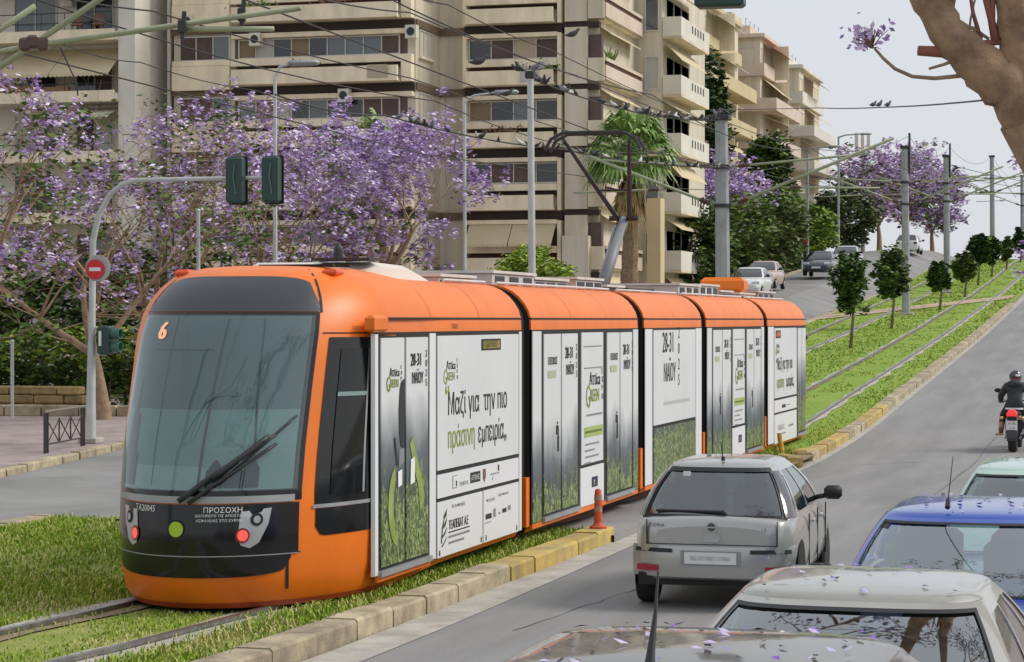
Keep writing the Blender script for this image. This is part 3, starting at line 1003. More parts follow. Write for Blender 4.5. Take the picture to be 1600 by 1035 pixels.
# sponsor panel: striped globe and lettering
for k in range(4):
    zc = .44 + k * .10
    blob([(y_p0 + .16 + .03 * k, zc), (y_p0 + .24 + .03 * k, zc + .03), (y_p0 + .34, zc + .09), (y_p0 + .35, zc + .115), (y_p0 + .24, zc + .055), (y_p0 + .15 + .02 * k, zc + .02)], mat('print_dark_green', (.05, .08, .035), .6), parent=sp1, off=.018)
blob([(y_p0 + .12, .5), (y_p0 + .16, .66), (y_p0 + .26, .80), (y_p0 + .30, .82), (y_p0 + .20, .66), (y_p0 + .16, .48)], MATS['print_dark_green'], parent=sp1, off=.0185)
side_text('Με την υποστήριξη', y_p0 + .52, .84, .055, M_txt, sp1)
side_text('ΤΕΑΠΕΚΑΤ Α.Ε', y_p0 + .40, .615, .135, M_txt, sp1, sx=.78, bold=.0035)
side_bar(y_p0 + .40, y_p0 + 1.20, .575, .59, M_dkp, sp1)
side_bar(y_p0 + .40, y_p0 + 1.20, .52, .545, M_grey_t, sp1); side_bar(y_p0 + .40, y_p0 + .98, .455, .48, M_grey_t, sp1)
side_text('Υπό την αιγίδα', mid + .12, .80, .05, M_txt, sp2); side_text('Χορηγοί επικοινωνίας', mid + .62, .83, .045, M_txt, sp2)
side_bar(mid + .10, mid + .35, .60, .66, M_dkp, sp2); side_bar(mid + .06, mid + .33, .555, .565, M_grey_t, sp2); side_bar(mid + .42, mid + .52, .60, .70, M_grey_t, sp2); side_bar(mid + .62, mid + .72, .62, .64, M_grey_t, sp2); side_bar(mid + .80, mid + .98, .62, .67, M_dkp, sp2); side_bar(mid + 1.04, mid + 1.16, .63, .69, M_grey_t, sp2)
for yy in (y_p0 + .06, mid - .1, mid + .1, y_p1 - .3):
    side_bar(yy, yy + .04, .36, .42, M_dkp, sp1 if yy < mid else sp2, .019)

def suspended(y0, y1):
    """module with two double doors and a narrow printed window bay between"""
    Lm = y1 - y0
    f = lambda t: y0 + Lm * t
    side_panel('pillar_panel', f(0.0) + .02, f(.075), .36, ZT, M_leafw2, .012)
    for a, c in ((.085, .385), (.655, .93)):
        d = door(f(a), f(c), M_leafw2)
        side_text('ΕΙΣΟΔΟΣ', f(a) + .22, 2.33, .13, M_txt, d, sx=.8, off=.024, bold=.003)
        side_bar(f(a) + .22, f(a) + .62, 2.16, 2.25, mat('print_sage', (.42, .46, .30), .6), d, .024)
        date_mark(f((a + c) / 2) + .18, 2.18, .72, d, .024)
        side_text('ή', f((a + c) / 2) - .30, 1.42, .22, M_txt, d, off=.024, bold=.01); side_bar(f((a + c) / 2) - .22, f((a + c) / 2) - .14, 1.20, 1.40, M_dkp, d, .0245)
    p = side_panel('advert_panel', f(.415), f(.625), .93, ZT - .03, M_wh, .014)
    q = side_panel('lower_panel', f(.405), f(.63), .36, .90, M_wh2, .016)
    ya, yb = f(.415), f(.625)
    W = yb - ya
    side_bar(ya + .08 * W, yb - .08 * W, 2.53, 2.545, M_grey_t, p); side_bar(ya + .1 * W, yb - .06 * W, 2.235, 2.25, M_grey_t, p)
    logo(ya + .2 * W, 1.78, W * .88, p)
    side_bar(ya + .22 * W, yb - .06 * W, 1.585, 1.612, M_grey_t, p)
    side_bar(ya + .12 * W, yb - .04 * W, 1.30, 1.44, mat('print_pale_green', (.36, .44, .13), .6), p, .017); side_bar(ya + .16 * W, yb - .08 * W, 1.355, 1.385, mat('print_mid_green', (.12, .17, .02), .6), p, .02)
    for k, (s_, e_) in enumerate(((.16, .80), (.14, .58), (.16, .78), (.14, .42))):
        zz = 1.19 - .085 * k
        side_bar(ya + s_ * W, ya + e_ * W, zz, zz + .024, M_grey_t, p)
    side_bar(ya + .45 * W, ya + .72 * W, .60, .74, mat('print_navy', (.02, .025, .05), .6), q, .02); side_text('п', ya + .52 * W, .63, .12, M_txtw, q, off=.024)
    side_panel('pillar_panel', f(.94), y1 - .02, .36, ZT, M_leafw2, .012)
    b = MB(); b.box(SX - .03, SX + .010, y0 + .02, y1 - .02, .30, .36); b.build('orange_sill', M_or, tram)
suspended(*bounds[0])
suspended(*bounds[2])
# middle module: date panel
y0, y1 = bounds[1]
side_panel('pillar_panel', y0 + .02, y0 + .55, .36, ZT, M_wh2, .010)
side_panel('pillar_panel', y1 - .55, y1 - .02, .36, ZT, M_wh2, .010)
p = side_panel('advert_panel', y0 + .6, y1 - .6, 1.25, ZT - .02, M_wh, .016)
date_mark(y0 + 1.25, 1.92, 1.55, p)
for k, ch in enumerate('2025'):
    pass
side_bar(y0 + 1.35, y1 - 1.15, 1.55, 1.60, mat('print_faded', (.45, .46, .46), .6), p)
side_panel('lower_panel', y0 + .6, y1 - .6, .36, 1.22, M_leafw, .016)
b = MB(); b.box(SX - .03, SX + .010, y0 + .02, y1 - .02, .30, .36); b.build('orange_sill', M_or, tram)
# rear module: advert panel and door
y0, y1 = bounds[3]
side_panel('pillar_panel', y0 + .02, y0 + .75, .36, ZT, M_wh2, .012)
p = side_panel('advert_panel', y0 + .8, y0 + 3.9, 1.27, ZT - .03, M_wh, .016)
logo(y0 + .95, 2.2, .6, p)
side_text('“Μαζί για την пιο', y0 + 1.0, 1.86, .345, M_txt, p, sx=.80, bold=.0035)
side_text('пράσινη', y0 + 1.1, 1.48, .335, M_txtg, p, sx=.74, bold=.0035)
side_text('εμпειρία„', y0 + 2.35, 1.48, .335, M_txt, p, sx=.74, bold=.0035)
side_bar(y0 + .95, y0 + 1.6, 2.52, 2.68, M_rub, p, .02, 'destination_display'); side_bar(y0 + 1.0, y0 + 1.5, 2.55, 2.65, mat('display_red', (.5, .10, .03), .4), p, .024)
q = side_panel('logo_panel', y0 + .8, y0 + 3.9, .97, 1.24, M_wh2, .016)
side_bar(y0 + 1.8, y0 + 2.3, 1.05, 1.12, M_dkp, q); side_bar(y0 + 2.5, y0 + 2.9, 1.08, 1.10, M_grey_t, q)
q = side_panel('sponsor_panel', y0 + .8, y0 + 3.9, .33, .945, M_wh2, .016)
side_text('ΤΕΑΠΕΚΑΤ Α.Ε', y0 + 1.2, .60, .15, M_grey_t, q, sx=.9); side_bar(y0 + 1.2, y0 + 2.3, .5, .53, M_grey_t, q); side_bar(y0 + 2.7, y0 + 3.4, .62, .66, M_grey_t, q)
door(y0 + 4.0, END - 1.75, M_leafw)
# cantrail seam lines, orange gutter and text on the cantrail
for (ya, yb) in [(sy(589), JOINTS[0] - GAP / 2)] + bounds:
    if ya > 44: yb = END - 1.6
    b = MB(); b.box(SX - .03, SX + .006, ya, yb, 2.905, 2.925); b.build('cantrail_seam', M_rub, tram)
    b = MB(); b.box(SX - .03, SX + .004, ya, yb, 2.755, 2.775); b.build('cantrail_seam', M_rub, tram)
    n_ = max(2, int((yb - ya) / 1.7))
    for k in range(1, n_):
        yy = ya + (yb - ya) * k / n_
        b = MB()
        pr = [(w + .003, z + .003) for z, w in PSIDE if z >= 2.92]
        b.grid(lambda t, i: (TX + pr[i][0], yy + .012 * t, pr[i][1]), [0, 1], range(len(pr)))
        b.build('roof_panel_seam', mat('seam_orange', (.45, .10, .01), .5), tram)
b = MB(); b.cbox((SX - .01, sy(590), 2.86), (.10, .42, .17), 0, .03)
b.build('mirror_camera', M_or, tram)
side_text('ΤΡΑΜ', sy(705), 2.80, .08, M_txt, tram, off=.008)
side_text('ΤΑ20045', sy(590) - .75, 2.80, .06, M_txt, tram, off=.0)

# ---- roof equipment
ROOFDZ = .05
def roof_box(xa, xb, ya, yb, za, zb, m=M_lg, name='roof_box', bev=.03):
    b = MB()
    b.cbox(((xa + xb) / 2 + TX, (ya + yb) / 2, (za + zb) / 2), (xb - xa, yb - ya, zb - za), 0, bev)
    return b.build(name, m, tram)
b = MB(); b.box(TX - .8, TX + .8, 24.4, END - 1.5, 3.28, 3.325); b.build('roof_deck', M_roof, tram)
for (xa, xb, ya, yb, zb, m) in ((-.6, .72, 24.9, 26.3, 3.42, M_lg), (-.6, .78, 26.9, 28.9, 3.50, M_lg), (-.5, .7, 29.2, 31.0, 3.46, M_gm), (-.6, .76, 31.3, 32.9, 3.50, M_lg),
                              (-.55, .7, 33.4, 34.6, 3.42, M_dk), (-.6, .8, 38.5, 40.4, 3.52, M_lg), (-.5, .75, 40.7, 42.6, 3.55, M_lg), (-.6, .7, 43.0, 44.4, 3.46, M_gm), (-.6, .7, 45.2, 47.0, 3.44, M_lg), (-.5, .72, 47.4, 49.6, 3.50, M_gm)):
    o = roof_box(xa, xb, ya, yb, 3.3, zb, m)
    for k in range(3):
        b = MB()
        yk = ya + (yb - ya) * (k + .5) / 3
        b.box(TX + xb - .01, TX + xb + .012, yk - .2, yk + .2, 3.32, zb - .05)
        b.build('vent_grille', M_dk, o)
    b = MB(); b.box(TX + xa - .03, TX + xb + .03, ya - .04, yb + .04, zb - .015, zb + .02)
    b.build('lid', mat('lid_pale', (.64, .62, .57), .5, var=.12), o)
for k, (ya, yb) in enumerate(((24.6, 26.3), (26.8, 32.9), (33.4, 38.0), (38.4, 44.5), (45.0, 50))):
    b = MB()
    b.tube([(TX + .86, ya, 3.36), (TX + .86, yb, 3.36)], .018, 5)
    n_ = int((yb - ya) / .9)
    for q in range(n_ + 1):
        yy = ya + (yb - ya) * q / n_
        b.tube([(TX + .86, yy, 3.24), (TX + .86, yy, 3.36)], .012, 4)
    b.build('roof_rail', M_lg, tram)
b = MB(); b.cbox((TX + .2, 46.3, 3.62), (.9, 1.2, .32), .1, .08); b.build('orange_roof_pod', M_or, tram)
# pantograph
b = MB()
py = 36.3
pb0 = Vector((TX, 34.9, 3.30))
b.box(TX - .6, TX + .6, 35.2, 35.4, 3.26, 3.42); b.box(TX - .6, TX + .6, 37.2, 37.4, 3.26, 3.42)
b.box(TX - .6, TX - .5, 35.2, 37.4, 3.36, 3.42); b.box(TX + .5, TX + .6, 35.2, 37.4, 3.36, 3.42)
base_ = b.build('pantograph', M_dk, tram)
b = MB(); knee = Vector((TX + .05, 37.5, 4.62))
b.tube([Vector((TX + .05, 35.9, 3.42)), knee], [.11, .075], 8); b.build('lower_arm', mat('arm_grey', (.20, .21, .22), .5), base_, smooth=True)
b = MB(); b.tube([Vector((TX - .12, 36.3, 3.42)), Vector((TX - .05, 37.3, 4.5))], .035, 6); b.build('control_rod', M_gm, base_)
b = MB()
headc = Vector((TX, 35.6, 5.95))
b.tube([knee + Vector((-.1, 0, 0)), headc + Vector((-.55, .1, -.1))], [.045, .03], 6)
b.tube([knee + Vector((.1, 0, 0)), headc + Vector((.55, .1, -.1))], [.045, .03], 6)
b.tube([knee + Vector((-.25, 0, .02)), knee + Vector((.25, 0, .02))], .05, 6)
m1 = knee.lerp(headc, .35)
b.tube([m1 + Vector((-.25, 0, 0)), m1 + Vector((.25, 0, 0))], .02, 5)
b.build('upper_arm', M_dk, base_)
b = MB()
for dy in (-.17, .17):
    b.tube([headc + Vector((x, dy, z)) for x, z in ((-.80, -.28), (-.70, -.1), (-.5, 0), (.5, 0), (.70, -.1), (.80, -.28))], .03, 6)
b.tube([headc + Vector((-.55, -.17, -.02)), headc + Vector((-.55, .17, -.02))], .02, 5); b.tube([headc + Vector((.55, -.17, -.02)), headc + Vector((.55, .17, -.02))], .02, 5)
b.build('collector_head', M_dk, base_)
# underside and bogies
b = MB(); b.box(TX - 1.1, TX + 1.1, 21.0, END - 1.2, .30, .5); b.build('underframe', M_dk, tram)
for yb_ in (23.5, 35.6, 48.4):
    for dy in (-.85, .85):
        for s_ in (-1, 1):
            b = MB(); b.lathe([(.30, -.06), (.30, .06)], (TX + s_ * .72, yb_ + dy, VZ + .33), 16, 'x'); b.build('wheel', M_dk, tram)
# ------------------------------------------------------------------ cars
M_tyre = mat('tyre_rubber', (.02, .02, .021), .85)
M_rim = mat('rim_silver', (.48, .49, .5), .35, metal=.7)
M_plast = mat('black_plastic', (.018, .018, .02), .55)
M_plate = mat('plate_white', (.74, .74, .72), .5)
M_lensr = mat('tail_lens', (.35, .02, .03), .2, coat=.5)
M_smoke = mat('smoked_lens', (.07, .065, .075), .15, coat=.8)
M_clear = mat('clear_lens', (.6, .62, .63), .15, coat=.8)
M_cglass = glass('car_glass', (.42, .52, .52), .24)
M_cglass2 = glass('car_glass_dark', (.10, .12, .12), .16)
M_int = mat('car_interior', (.06, .062, .065), .8)
M_seat = mat('seat_fabric', (.20, .23, .23), .85)
M_petal = mat('petal_purple', (.28, .17, .52), .7)
M_petal2 = mat('petal_pale', (.56, .48, .70), .7)
M_petal3 = mat('petal_withered', (.07, .05, .08), .8)
def car_paint(name, c, metal=.45, rough=.3):
    return mat(name, c, rough, metal=metal, coat=.8)

class CarShape:
    """hatchback / saloon shell: y runs from the tail (0) to the nose (L)"""
    def __init__(s, L, W, H, zb, rb, rr, fr, fb, wroof, deck, low=.22, belt=None, bow=.14):
        s.L, s.W, s.H, s.zb = L, W / 2, H, zb      # zb: waist height
        s.rb, s.rr, s.fr, s.fb = rb, rr, fr, fb    # rear base, rear roof, front roof, front base of the cabin
        s.wr, s.deck, s.low, s.bow = wroof / 2, deck, low, bow
    def gh(s, side, f, h, off=0.0):
        """cabin surface: side 'r' rear, 'f' front, 's' right, 'l' left; f across; h height 0..1"""
        e = .45 * h + .55 * h ** 1.9
        w = s.W * .945 + (s.wr - s.W * .945) * (.55 * h + .45 * h ** 2.4)
        yr = s.rb + (s.rr - s.rb) * e
        yf = s.fb + (s.fr - s.fb) * e
        zz = s.zb + (s.H - .035 - s.zb) * (h if h <= 1 else 1)
        bow = s.bow
        if side in ('r', 'f'):
            c = abs(f)
            x = w * f * (1.38 - .38 * f * f)
            dy = bow * (c ** 3.2)
            y = yr + dy if side == 'r' else yf - dy * 1.2
            p = Vector((x, y, zz))
            k = (s.H - s.zb)
            n = Vector((f * .35, (-1 if side == 'r' else 1), abs((s.rr - s.rb) if side == 'r' else (s.fb - s.fr)) / k)).normalized()
        else:
            sg = 1 if side == 's' else -1
            ya, yb = yr + bow, yf - bow * 1.2
            y = ya + (yb - ya) * f
            x = w * (1 + .012 * math.sin(math.pi * f))
            p = Vector((sg * x, y, zz))
            n = Vector((sg, 0, (s.W * .95 - s.wr) / (s.H - s.zb))).normalized()
        return p + n * off
    def body(s):
        b = MB()
        st = s.deck           # list of (y, halfwidth factor, z_low, z_top)
        rings = []
        for (y, wf, zl, zt) in st:
            w = s.W * wf
            mid = zl + (zt - zl) * .45
            half = [(0, zl), (w * .80, zl), (w * .93, zl + .05), (w * .985, zl + .16), (w, mid), (w * .995, mid + (zt - mid) * .4), (w * .975, mid + (zt - mid) * .75), (w * .93, zt - .012), (w * .80, zt + .012), (w * .45, zt + .032), (0, zt + .042)]
            ring = [(x, y, z) for x, z in half] + [(-x, y, z) for x, z in reversed(half[1:-1])]
            rings.append(ring)
        m_ = len(rings[0])
        b.add([p for r in rings for p in r], [(q * m_ + k, q * m_ + (k + 1) % m_, (q + 1) * m_ + (k + 1) % m_, (q + 1) * m_ + k) for q in range(len(rings) - 1) for k in range(m_)] + [tuple(range(m_)), tuple((len(rings) - 1) * m_ + k for k in reversed(range(m_)))])
        return b
    def cabin(s):
        """pillars, roof edge and roof skin"""
        b = MB()
        def loop(h):
            pts = [s.gh('r', f, h) for f in frange(-1, 1, 12)] + [s.gh('s', f, h) for f in frange(0, 1, 10)][1:-1] + [s.gh('f', f, h) for f in frange(1, -1, 12)] + [s.gh('l', f, h) for f in frange(1, 0, 10)][1:-1]
            return [tuple(p) for p in pts]
        hs = [0, .2, .4, .6, .8, .92, 1.0]
        loops = [loop(h) for h in hs]
        base = loops[-1]
        cx = 0
        cy = (s.rr + s.fr) / 2
        for k, dz in ((.965, .016), (.90, .026), (.7, .034), (.4, .040), (.05, .043)):
            loops.append([(p[0] * k, cy + (p[1] - cy) * (k if k > .89 else k), p[2] + dz) for p in base])
        m_ = len(base)
        b.add([p for l in loops for p in l], [(q * m_ + k, q * m_ + (k + 1) % m_, (q + 1) * m_ + (k + 1) % m_, (q + 1) * m_ + k) for q in range(len(loops) - 1) for k in range(m_)] + [tuple((len(loops) - 1) * m_ + k for k in range(m_))])
        return b
    def roof_only(s, fpane, rpane, spanes):
        """cabin skin with openings left for the panes: strips around them"""
        b = MB()
        def quad(side, f0, f1, h0, h1, nf=6, nh=10):
            b.grid(lambda f, h: tuple(s.gh(side, f, h)), frange(f0, f1, nf), frange(h0, h1, nh))
        for side, (a, c, h0, h1) in (('f', fpane), ('r', rpane)):
            quad(side, -1, a, 0, 1); quad(side, c, 1, 0, 1); quad(side, a, c, 0, h0, 10, 1); quad(side, a, c, h1, 1, 10, 1)
        for side in ('s', 'l'):
            f = 0
            for (a, c, h0, h1) in spanes:
                quad(side, f, a, 0, 1, 2); quad(side, a, c, 0, h0, 4, 1); quad(side, a, c, h1, 1, 4, 1)
                f = c
            quad(side, f, 1, 0, 1, 2)
        base = [s.gh('r', f, 1) for f in frange(-1, 1, 12)] + [s.gh('s', f, 1) for f in frange(0, 1, 10)][1:-1] + [s.gh('f', f, 1) for f in frange(1, -1, 12)] + [s.gh('l', f, 1) for f in frange(1, 0, 10)][1:-1]
        cy = (s.rr + s.fr) / 2
        loops = [[tuple(p) for p in base]]
        for k, dz in ((.97, .020), (.91, .034), (.78, .048), (.5, .060), (.25, .066), (.05, .068)):
            loops.append([(p[0] * k, cy + (p[1] - cy) * k, p[2] + dz) for p in base])
        m_ = len(base)
        b.add([p for l in loops for p in l], [(q * m_ + k, q * m_ + (k + 1) % m_, (q + 1) * m_ + (k + 1) % m_, (q + 1) * m_ + k) for q in range(len(loops) - 1) for k in range(m_)] + [tuple((len(loops) - 1) * m_ + k for k in range(m_))])
        return b
    def pane(s, side, f0, f1, h0, h1, off, nf=8, nh=5):
        b = MB()
        b.grid(lambda f, h: tuple(s.gh(side, f, h, off)), frange(f0, f1, nf), frange(h0, h1, nh))
        return b

def make_wheel(root, x, y, r, w, side):
    b = MB()
    b.lathe([(r * .62, -w / 2), (r * .93, -w / 2), (r, -w * .32), (r, w * .32), (r * .93, w / 2), (r * .62, w / 2)], (x, y, r), 24, 'x')
    wh = b.build('wheel', M_tyre, root, smooth=True, angle=40)
    b = MB()
    xo = x + side * (w / 2 - .012)
    b.lathe([(r * .64, -.005), (r * .60, .008), (r * .50, -.02)], (xo, y, r), 20, 'x')
    for k in range(5):
        a = 2 * math.pi * k / 5 + .3
        c, s_ = math.cos(a), math.sin(a)
        w_ = .045
        b.add([(xo + side * .006, y + c * r * .1 - s_ * w_, r + s_ * r * .1 + c * w_), (xo + side * .006, y + c * r * .1 + s_ * w_, r + s_ * r * .1 - c * w_), (xo + side * .006, y + c * r * .6 + s_ * w_ * .7, r + s_ * r * .6 - c * w_ * .7), (xo + side * .006, y + c * r * .6 - s_ * w_ * .7, r + s_ * r * .6 + c * w_ * .7)], [(0, 1, 2, 3)])
    b.build('rim', M_rim, wh)
    return wh
def wheel_arch(root, s, y, r, side):
    b = MB()
    n = 20
    wf = lerp_table([(a, c) for a, c, _, _ in s.deck], y + (.25 if y > s.L / 2 else -.15))
    x = side * (s.W * wf + .004)
    pts = [(x, y + math.cos(a) * r, r * .95 + math.sin(a) * r) for a in frange(-.35, math.pi + .35, n)]
    b.poly(pts if side > 0 else pts[::-1])
    return b.build('wheel_arch', M_rub, root)

def build_car(root, s, paint, fpane=(-.84, .84, .08, .93), rpane=(-.80, .80, .10, .92), spanes=((.05, .20, .1, .88), (.23, .56, .1, .9), (.59, .95, .1, .88)), cg=M_cglass, wr=.30, wy=(.62, None), interior=True, mirrors=True):
    """local coordinates, y from tail to nose"""
    s.body().build('body', paint, root, smooth=True, angle=40)
    s.roof_only(fpane, rpane, spanes).build('roof_and_pillars', paint, root, smooth=True, angle=40)
    s.pane('f', fpane[0], fpane[1], fpane[2], fpane[3], -.006, 14, 8).build('windscreen', cg, root, smooth=True)
    s.pane('r', rpane[0], rpane[1], rpane[2], rpane[3], -.006, 14, 8).build('rear_window', cg, root, smooth=True)
    for (a, c, h0, h1) in spanes:
        for sd in ('s', 'l'):
            s.pane(sd, a, c, h0, h1, -.006, 4, 5).build('side_window', cg, root, smooth=True)
    for side, (a, c, h0, h1) in (('f', fpane), ('r', rpane)):
        b = MB()
        e = .035
        for (f0, f1, g0, g1) in ((a, c, h0, h0 + .03), (a, c, h1 - .03, h1), (a, a + e, h0, h1), (c - e, c, h0, h1)):
            b.grid(lambda f, h: tuple(s.gh(side, f, h, .004)), frange(f0, f1, 16), frange(g0, g1, 6))
        b.build('window_seal', M_plast, root)
    ff = wy[1] if wy[1] else s.L - .72
    for y in (wy[0], ff):
        for side in (-1, 1):
            wheel_arch(root, s, y, wr + .055, side)
            make_wheel(root, side * (s.W * lerp_table([(a_, c_) for a_, c_, _, _ in s.deck], y + (.2 if y > s.L / 2 else -.1)) - .082), y, wr, .19, side)
    if interior:
        b = MB()
        b.box(-s.W * .86, s.W * .86, s.rb + .2, s.fb - .25, .3, s.zb - .05)
        b.build('cabin_floor', M_int, root)
        for yy in (s.rb + (s.fb - s.rb) * .25, s.rb + (s.fb - s.rb) * .56):
            for xx in (-.36, .36):
                b = MB()
                b.cbox((xx, yy, s.zb + .05), (.5, .16, .52), 0, .05)
                st = b.build('seat', M_seat, root, smooth=True)
                b = MB()
                b.cbox((xx, yy - .02, s.zb + .40), (.28, .11, .20), 0, .04)
                b.build('headrest', M_seat, st, smooth=True)
        b = MB(); b.cbox((0, s.fb - .35, s.zb - .02), (s.W * 1.7, .35, .1), 0, .03); b.build('dashboard', M_int, root)
    if mirrors:
        for side in (-1, 1):
            p = s.gh('s', .93, .12)
            b = MB()
            b.tube([(side * p.x, p.y, p.z), (side * (p.x + .1), p.y, p.z + .02)], .03, 6)
            b.cbox((side * (p.x + .18), p.y + .01, p.z + .055), (.19, .09, .15), 0, .035)
            b.build('side_mirror', M_plast, root, smooth=True)
def local_text(body, c, size, m, root, plane='rear', name='badge', align='CENTER', bold=0.0):
    vs, fs = text_mesh(body, size, 0, 0, align, bold)
    b = MB()
    b.add([(c[0] + (u if plane == 'rear' else -u), c[1], c[2] + v) for u, v in vs], fs)
    return b.build(name, m, root)
def on_roof(s):
    def fn(r):
        x, t = r.uniform(-.86, .86) * s.wr, r.uniform(.04, .96)
        y = s.rr + (s.fr - s.rr) * t
        k = max(abs(x) / s.wr, abs(2 * t - 1))
        z = s.H - .035 + lerp_table([(0, .068), (.25, .066), (.5, .060), (.78, .048), (.91, .034), (.97, .02), (1, 0)], k)
        return (x, y, z + .002)
    return fn
def petals(root, fn, n, seed, size=.03, label=None):
    rng = random.Random(seed)
    b = MB()
    for _ in range(n):
        p = fn(rng)
        a = rng.uniform(0, math.tau)
        s_ = size * rng.uniform(.6, 1.5)
        b.mi = rng.choice([0, 0, 1, 1, 2])
        dx, dy = math.cos(a) * s_, math.sin(a) * s_
        b.add([(p[0] - dx, p[1] - dy, p[2] + .004), (p[0] + dy * .5, p[1] - dx * .5, p[2] + .004 + s_ * .35), (p[0] + dx, p[1] + dy, p[2] + .006 + s_ * rng.uniform(0, .6)), (p[0] - dy * .5, p[1] + dx * .5, p[2] + .006)], [(0, 1, 2, 3)])
    o = b.build('fallen_petals', [M_petal, M_petal2, M_petal3], root)
    o['kind'] = 'stuff'
    return o

# ---- silver hatchback ahead (seen from behind)
M_silver = car_paint('silver_paint', (.44, .44, .425), .55, .30)
hatch = CarShape(3.82, 1.65, 1.44, .90, .08, .50, 2.05, 2.95, 1.06, [
    (0.0, .70, .38, .80), (.015, .79, .33, .86), (.05, .87, .30, .893), (.12, .935, .28, .905), (.26, .98, .26, .912), (.5, 1.0, .24, .915), (1.2, 1.0, .22, .92), (2.2, 1.0, .22, .92), (2.9, .995, .22, .91), (3.3, .97, .24, .82), (3.6, .90, .26, .70), (3.78, .78, .30, .58), (3.82, .70, .34, .52)], bow=.24)
hx, hy = -4.12, 22.0
car1 = thing('parked_hatchback', 'silver hatchback with smoked tail lamps driving beside the tram', 'car', (hx, hy, g(hy)), R(1.5), local=True)
car1.name = 'silver_hatchback'
build_car(car1, hatch, M_silver, rpane=(-.80, .80, .05, .93), spanes=((.03, .12, .15, .82), (.17, .50, .08, .89), (.535, .92, .08, .88)), cg=glass('hatch_glass', (.20, .28, .29), .20), wr=.29, wy=(.60, 3.08))
# smoked lamps hugging the rear window
for sd, sg in (('s', 1), ('l', -1)):
    b = MB()
    def lamp(t, h):
        if t <= .5:
            return tuple(hatch.gh('r', sg * (.81 + .19 * t * 2), h, .014))
        return tuple(hatch.gh(sd, (t - .5) * .12 * (1.2 - h), h, .014))
    b.grid(lamp, [0, .08, .16, .25, .33, .42, .5, .55, .62, .7, .8, .9, 1], frange(.02, .90, 12))
    b.build('tail_light', M_smoke, car1, smooth=True)
b = MB(); b.grid(lambda f, h: tuple(hatch.gh('r', f, h, .003)), frange(-.84, .84, 16), [.90, .94, .98]); b.build('window_top_band', M_plast, car1)
b = MB(); b.grid(lambda f, h: tuple(hatch.gh('r', f, h, .006)), frange(-.86, .86, 16), [.0, .04, .08]); b.build('window_bottom_band', M_plast, car1)
b = MB()
pts = [(-.80, .02, .36), (-.80, .02, .63), (.80, .02, .63), (.80, .02, .36)]
def bump(t, z):
    x = -.82 + 1.64 * t
    return (x, -.07 + .20 * abs(2 * t - 1) ** 3.2 + .02 * ((z - .48) / .16) ** 2, z)
b.grid(bump, frange(0, 1, 14), [.33, .36, .48, .60, .64])
b.grid(lambda t, k: (bump(t, .64)[0], bump(t, .64)[1] + .10 * k, .64 + .005 * k), frange(0, 1, 14), [0, 1])
b.grid(lambda t, k: (bump(t, .33)[0], bump(t, .33)[1] + .2 * k, .33 - .03 * k), frange(0, 1, 14), [0, 1])
bp = b.build('rear_bumper', M_silver, car1, smooth=True, angle=50)
for (t0, t1) in ((.02, .26), (.74, .98)):
    b = MB(); b.grid(lambda t, z: (bump(t, z)[0], bump(t, z)[1] - .018, z), frange(t0, t1, 12), [.575, .595, .615]); b.build('rubbing_strip', M_plast, bp)
b = MB(); b.grid(lambda t, z: (bump(t, z)[0], bump(t, z)[1] - .016, z), frange(.03, .17, 8), [.385, .415, .445]); b.build('reflector', mat('reflector_red', (.42, .02, .05), .25), bp)
b = MB(); b.grid(lambda t, z: (bump(t, z)[0], bump(t, z)[1] - .016, z), frange(.83, .97, 8), [.385, .415, .445]); b.build('reflector', MATS['reflector_red'], bp)
b = MB(); b.box(-.30, .30, -.080, -.058, .45, .60); b.build('plate_recess', mat('plate_recess_grey', (.28, .28, .28), .5), bp)
b = MB(); b.box(-.26, .26, -.088, -.078, .47, .585); b.build('number_plate', M_plate, bp)
b = MB(); b.box(-.20, .20, -.0885, -.0882, .505, .55); b.build('plate_blur', mat('plate_smudge', (.46, .46, .45), .6, col2=(.62, .62, .60), vscale=14, detail=0), bp)
# hatch panel lines, badge, handle, wiper, aerial
b = MB()
for (x0, x1, z0, z1) in ((-.66, -.652, .655, .90), (.652, .66, .655, .90), (-.66, .66, .652, .66)):
    b.box(x0, x1, -.008, .02, z0, z1)
b.build('hatch_seam', M_plast, car1)
b = MB(); b.lathe([(.055, -.012), (.055, .0)], (0.0, -.004, .83), 20, 'y'); bd = b.build('badge', M_chr, car1)
b = MB(); b.lathe([(.042, -.014), (.042, -.012)], (0.0, -.004, .83), 18, 'y'); b.build('badge_field', mat('badge_dark', (.08, .08, .08), .4), bd)
b = MB(); b.box(-.05, .05, -.020, -.016, .824, .836); b.build('badge_bar', M_chr, bd)
b = MB(); b.poly([(x, -.012, z) for x, z in [(-.09, .69), (.09, .69)] + [(.10 * math.cos(a), .70 + .085 * math.sin(a)) for a in frange(0, math.pi, 10)]]); hp = b.build('handle_recess', mat('recess_grey', (.42, .42, .41), .4), car1)
b = MB(); b.box(-.075, .075, -.03, -.012, .685, .715); b.build('hatch_handle', M_chr, hp)
local_text('CORSA', (-.55, -.006, .83), .045, M_plast, car1)
local_text('1.2', (.52, -.006, .80), .045, M_plast, car1)
b = MB(); b.tube([hatch.gh('r', -.62, .13, .02), hatch.gh('r', .1, .12, .03)], .014, 5); b.ball(hatch.gh('r', .1, .11, .02), .03, 8, 5); b.build('rear_wiper', M_plast, car1)
b = MB(); b.tube([(0.02, .62, 1.46), (.02, .45, 1.66)], [.008, .003], 5); b.lathe([(.022, 1.455), (.015, 1.50)], (.02, .62, 0), 8); b.build('roof_aerial', M_plast, car1)
for (yy, n_) in ((1.55, 1), (2.25, 1)):
    b = MB(); b.cbox((hatch.W + .012, yy, .79), (.03, .17, .035), 0, .01); b.build('door_handle', M_chr, car1)
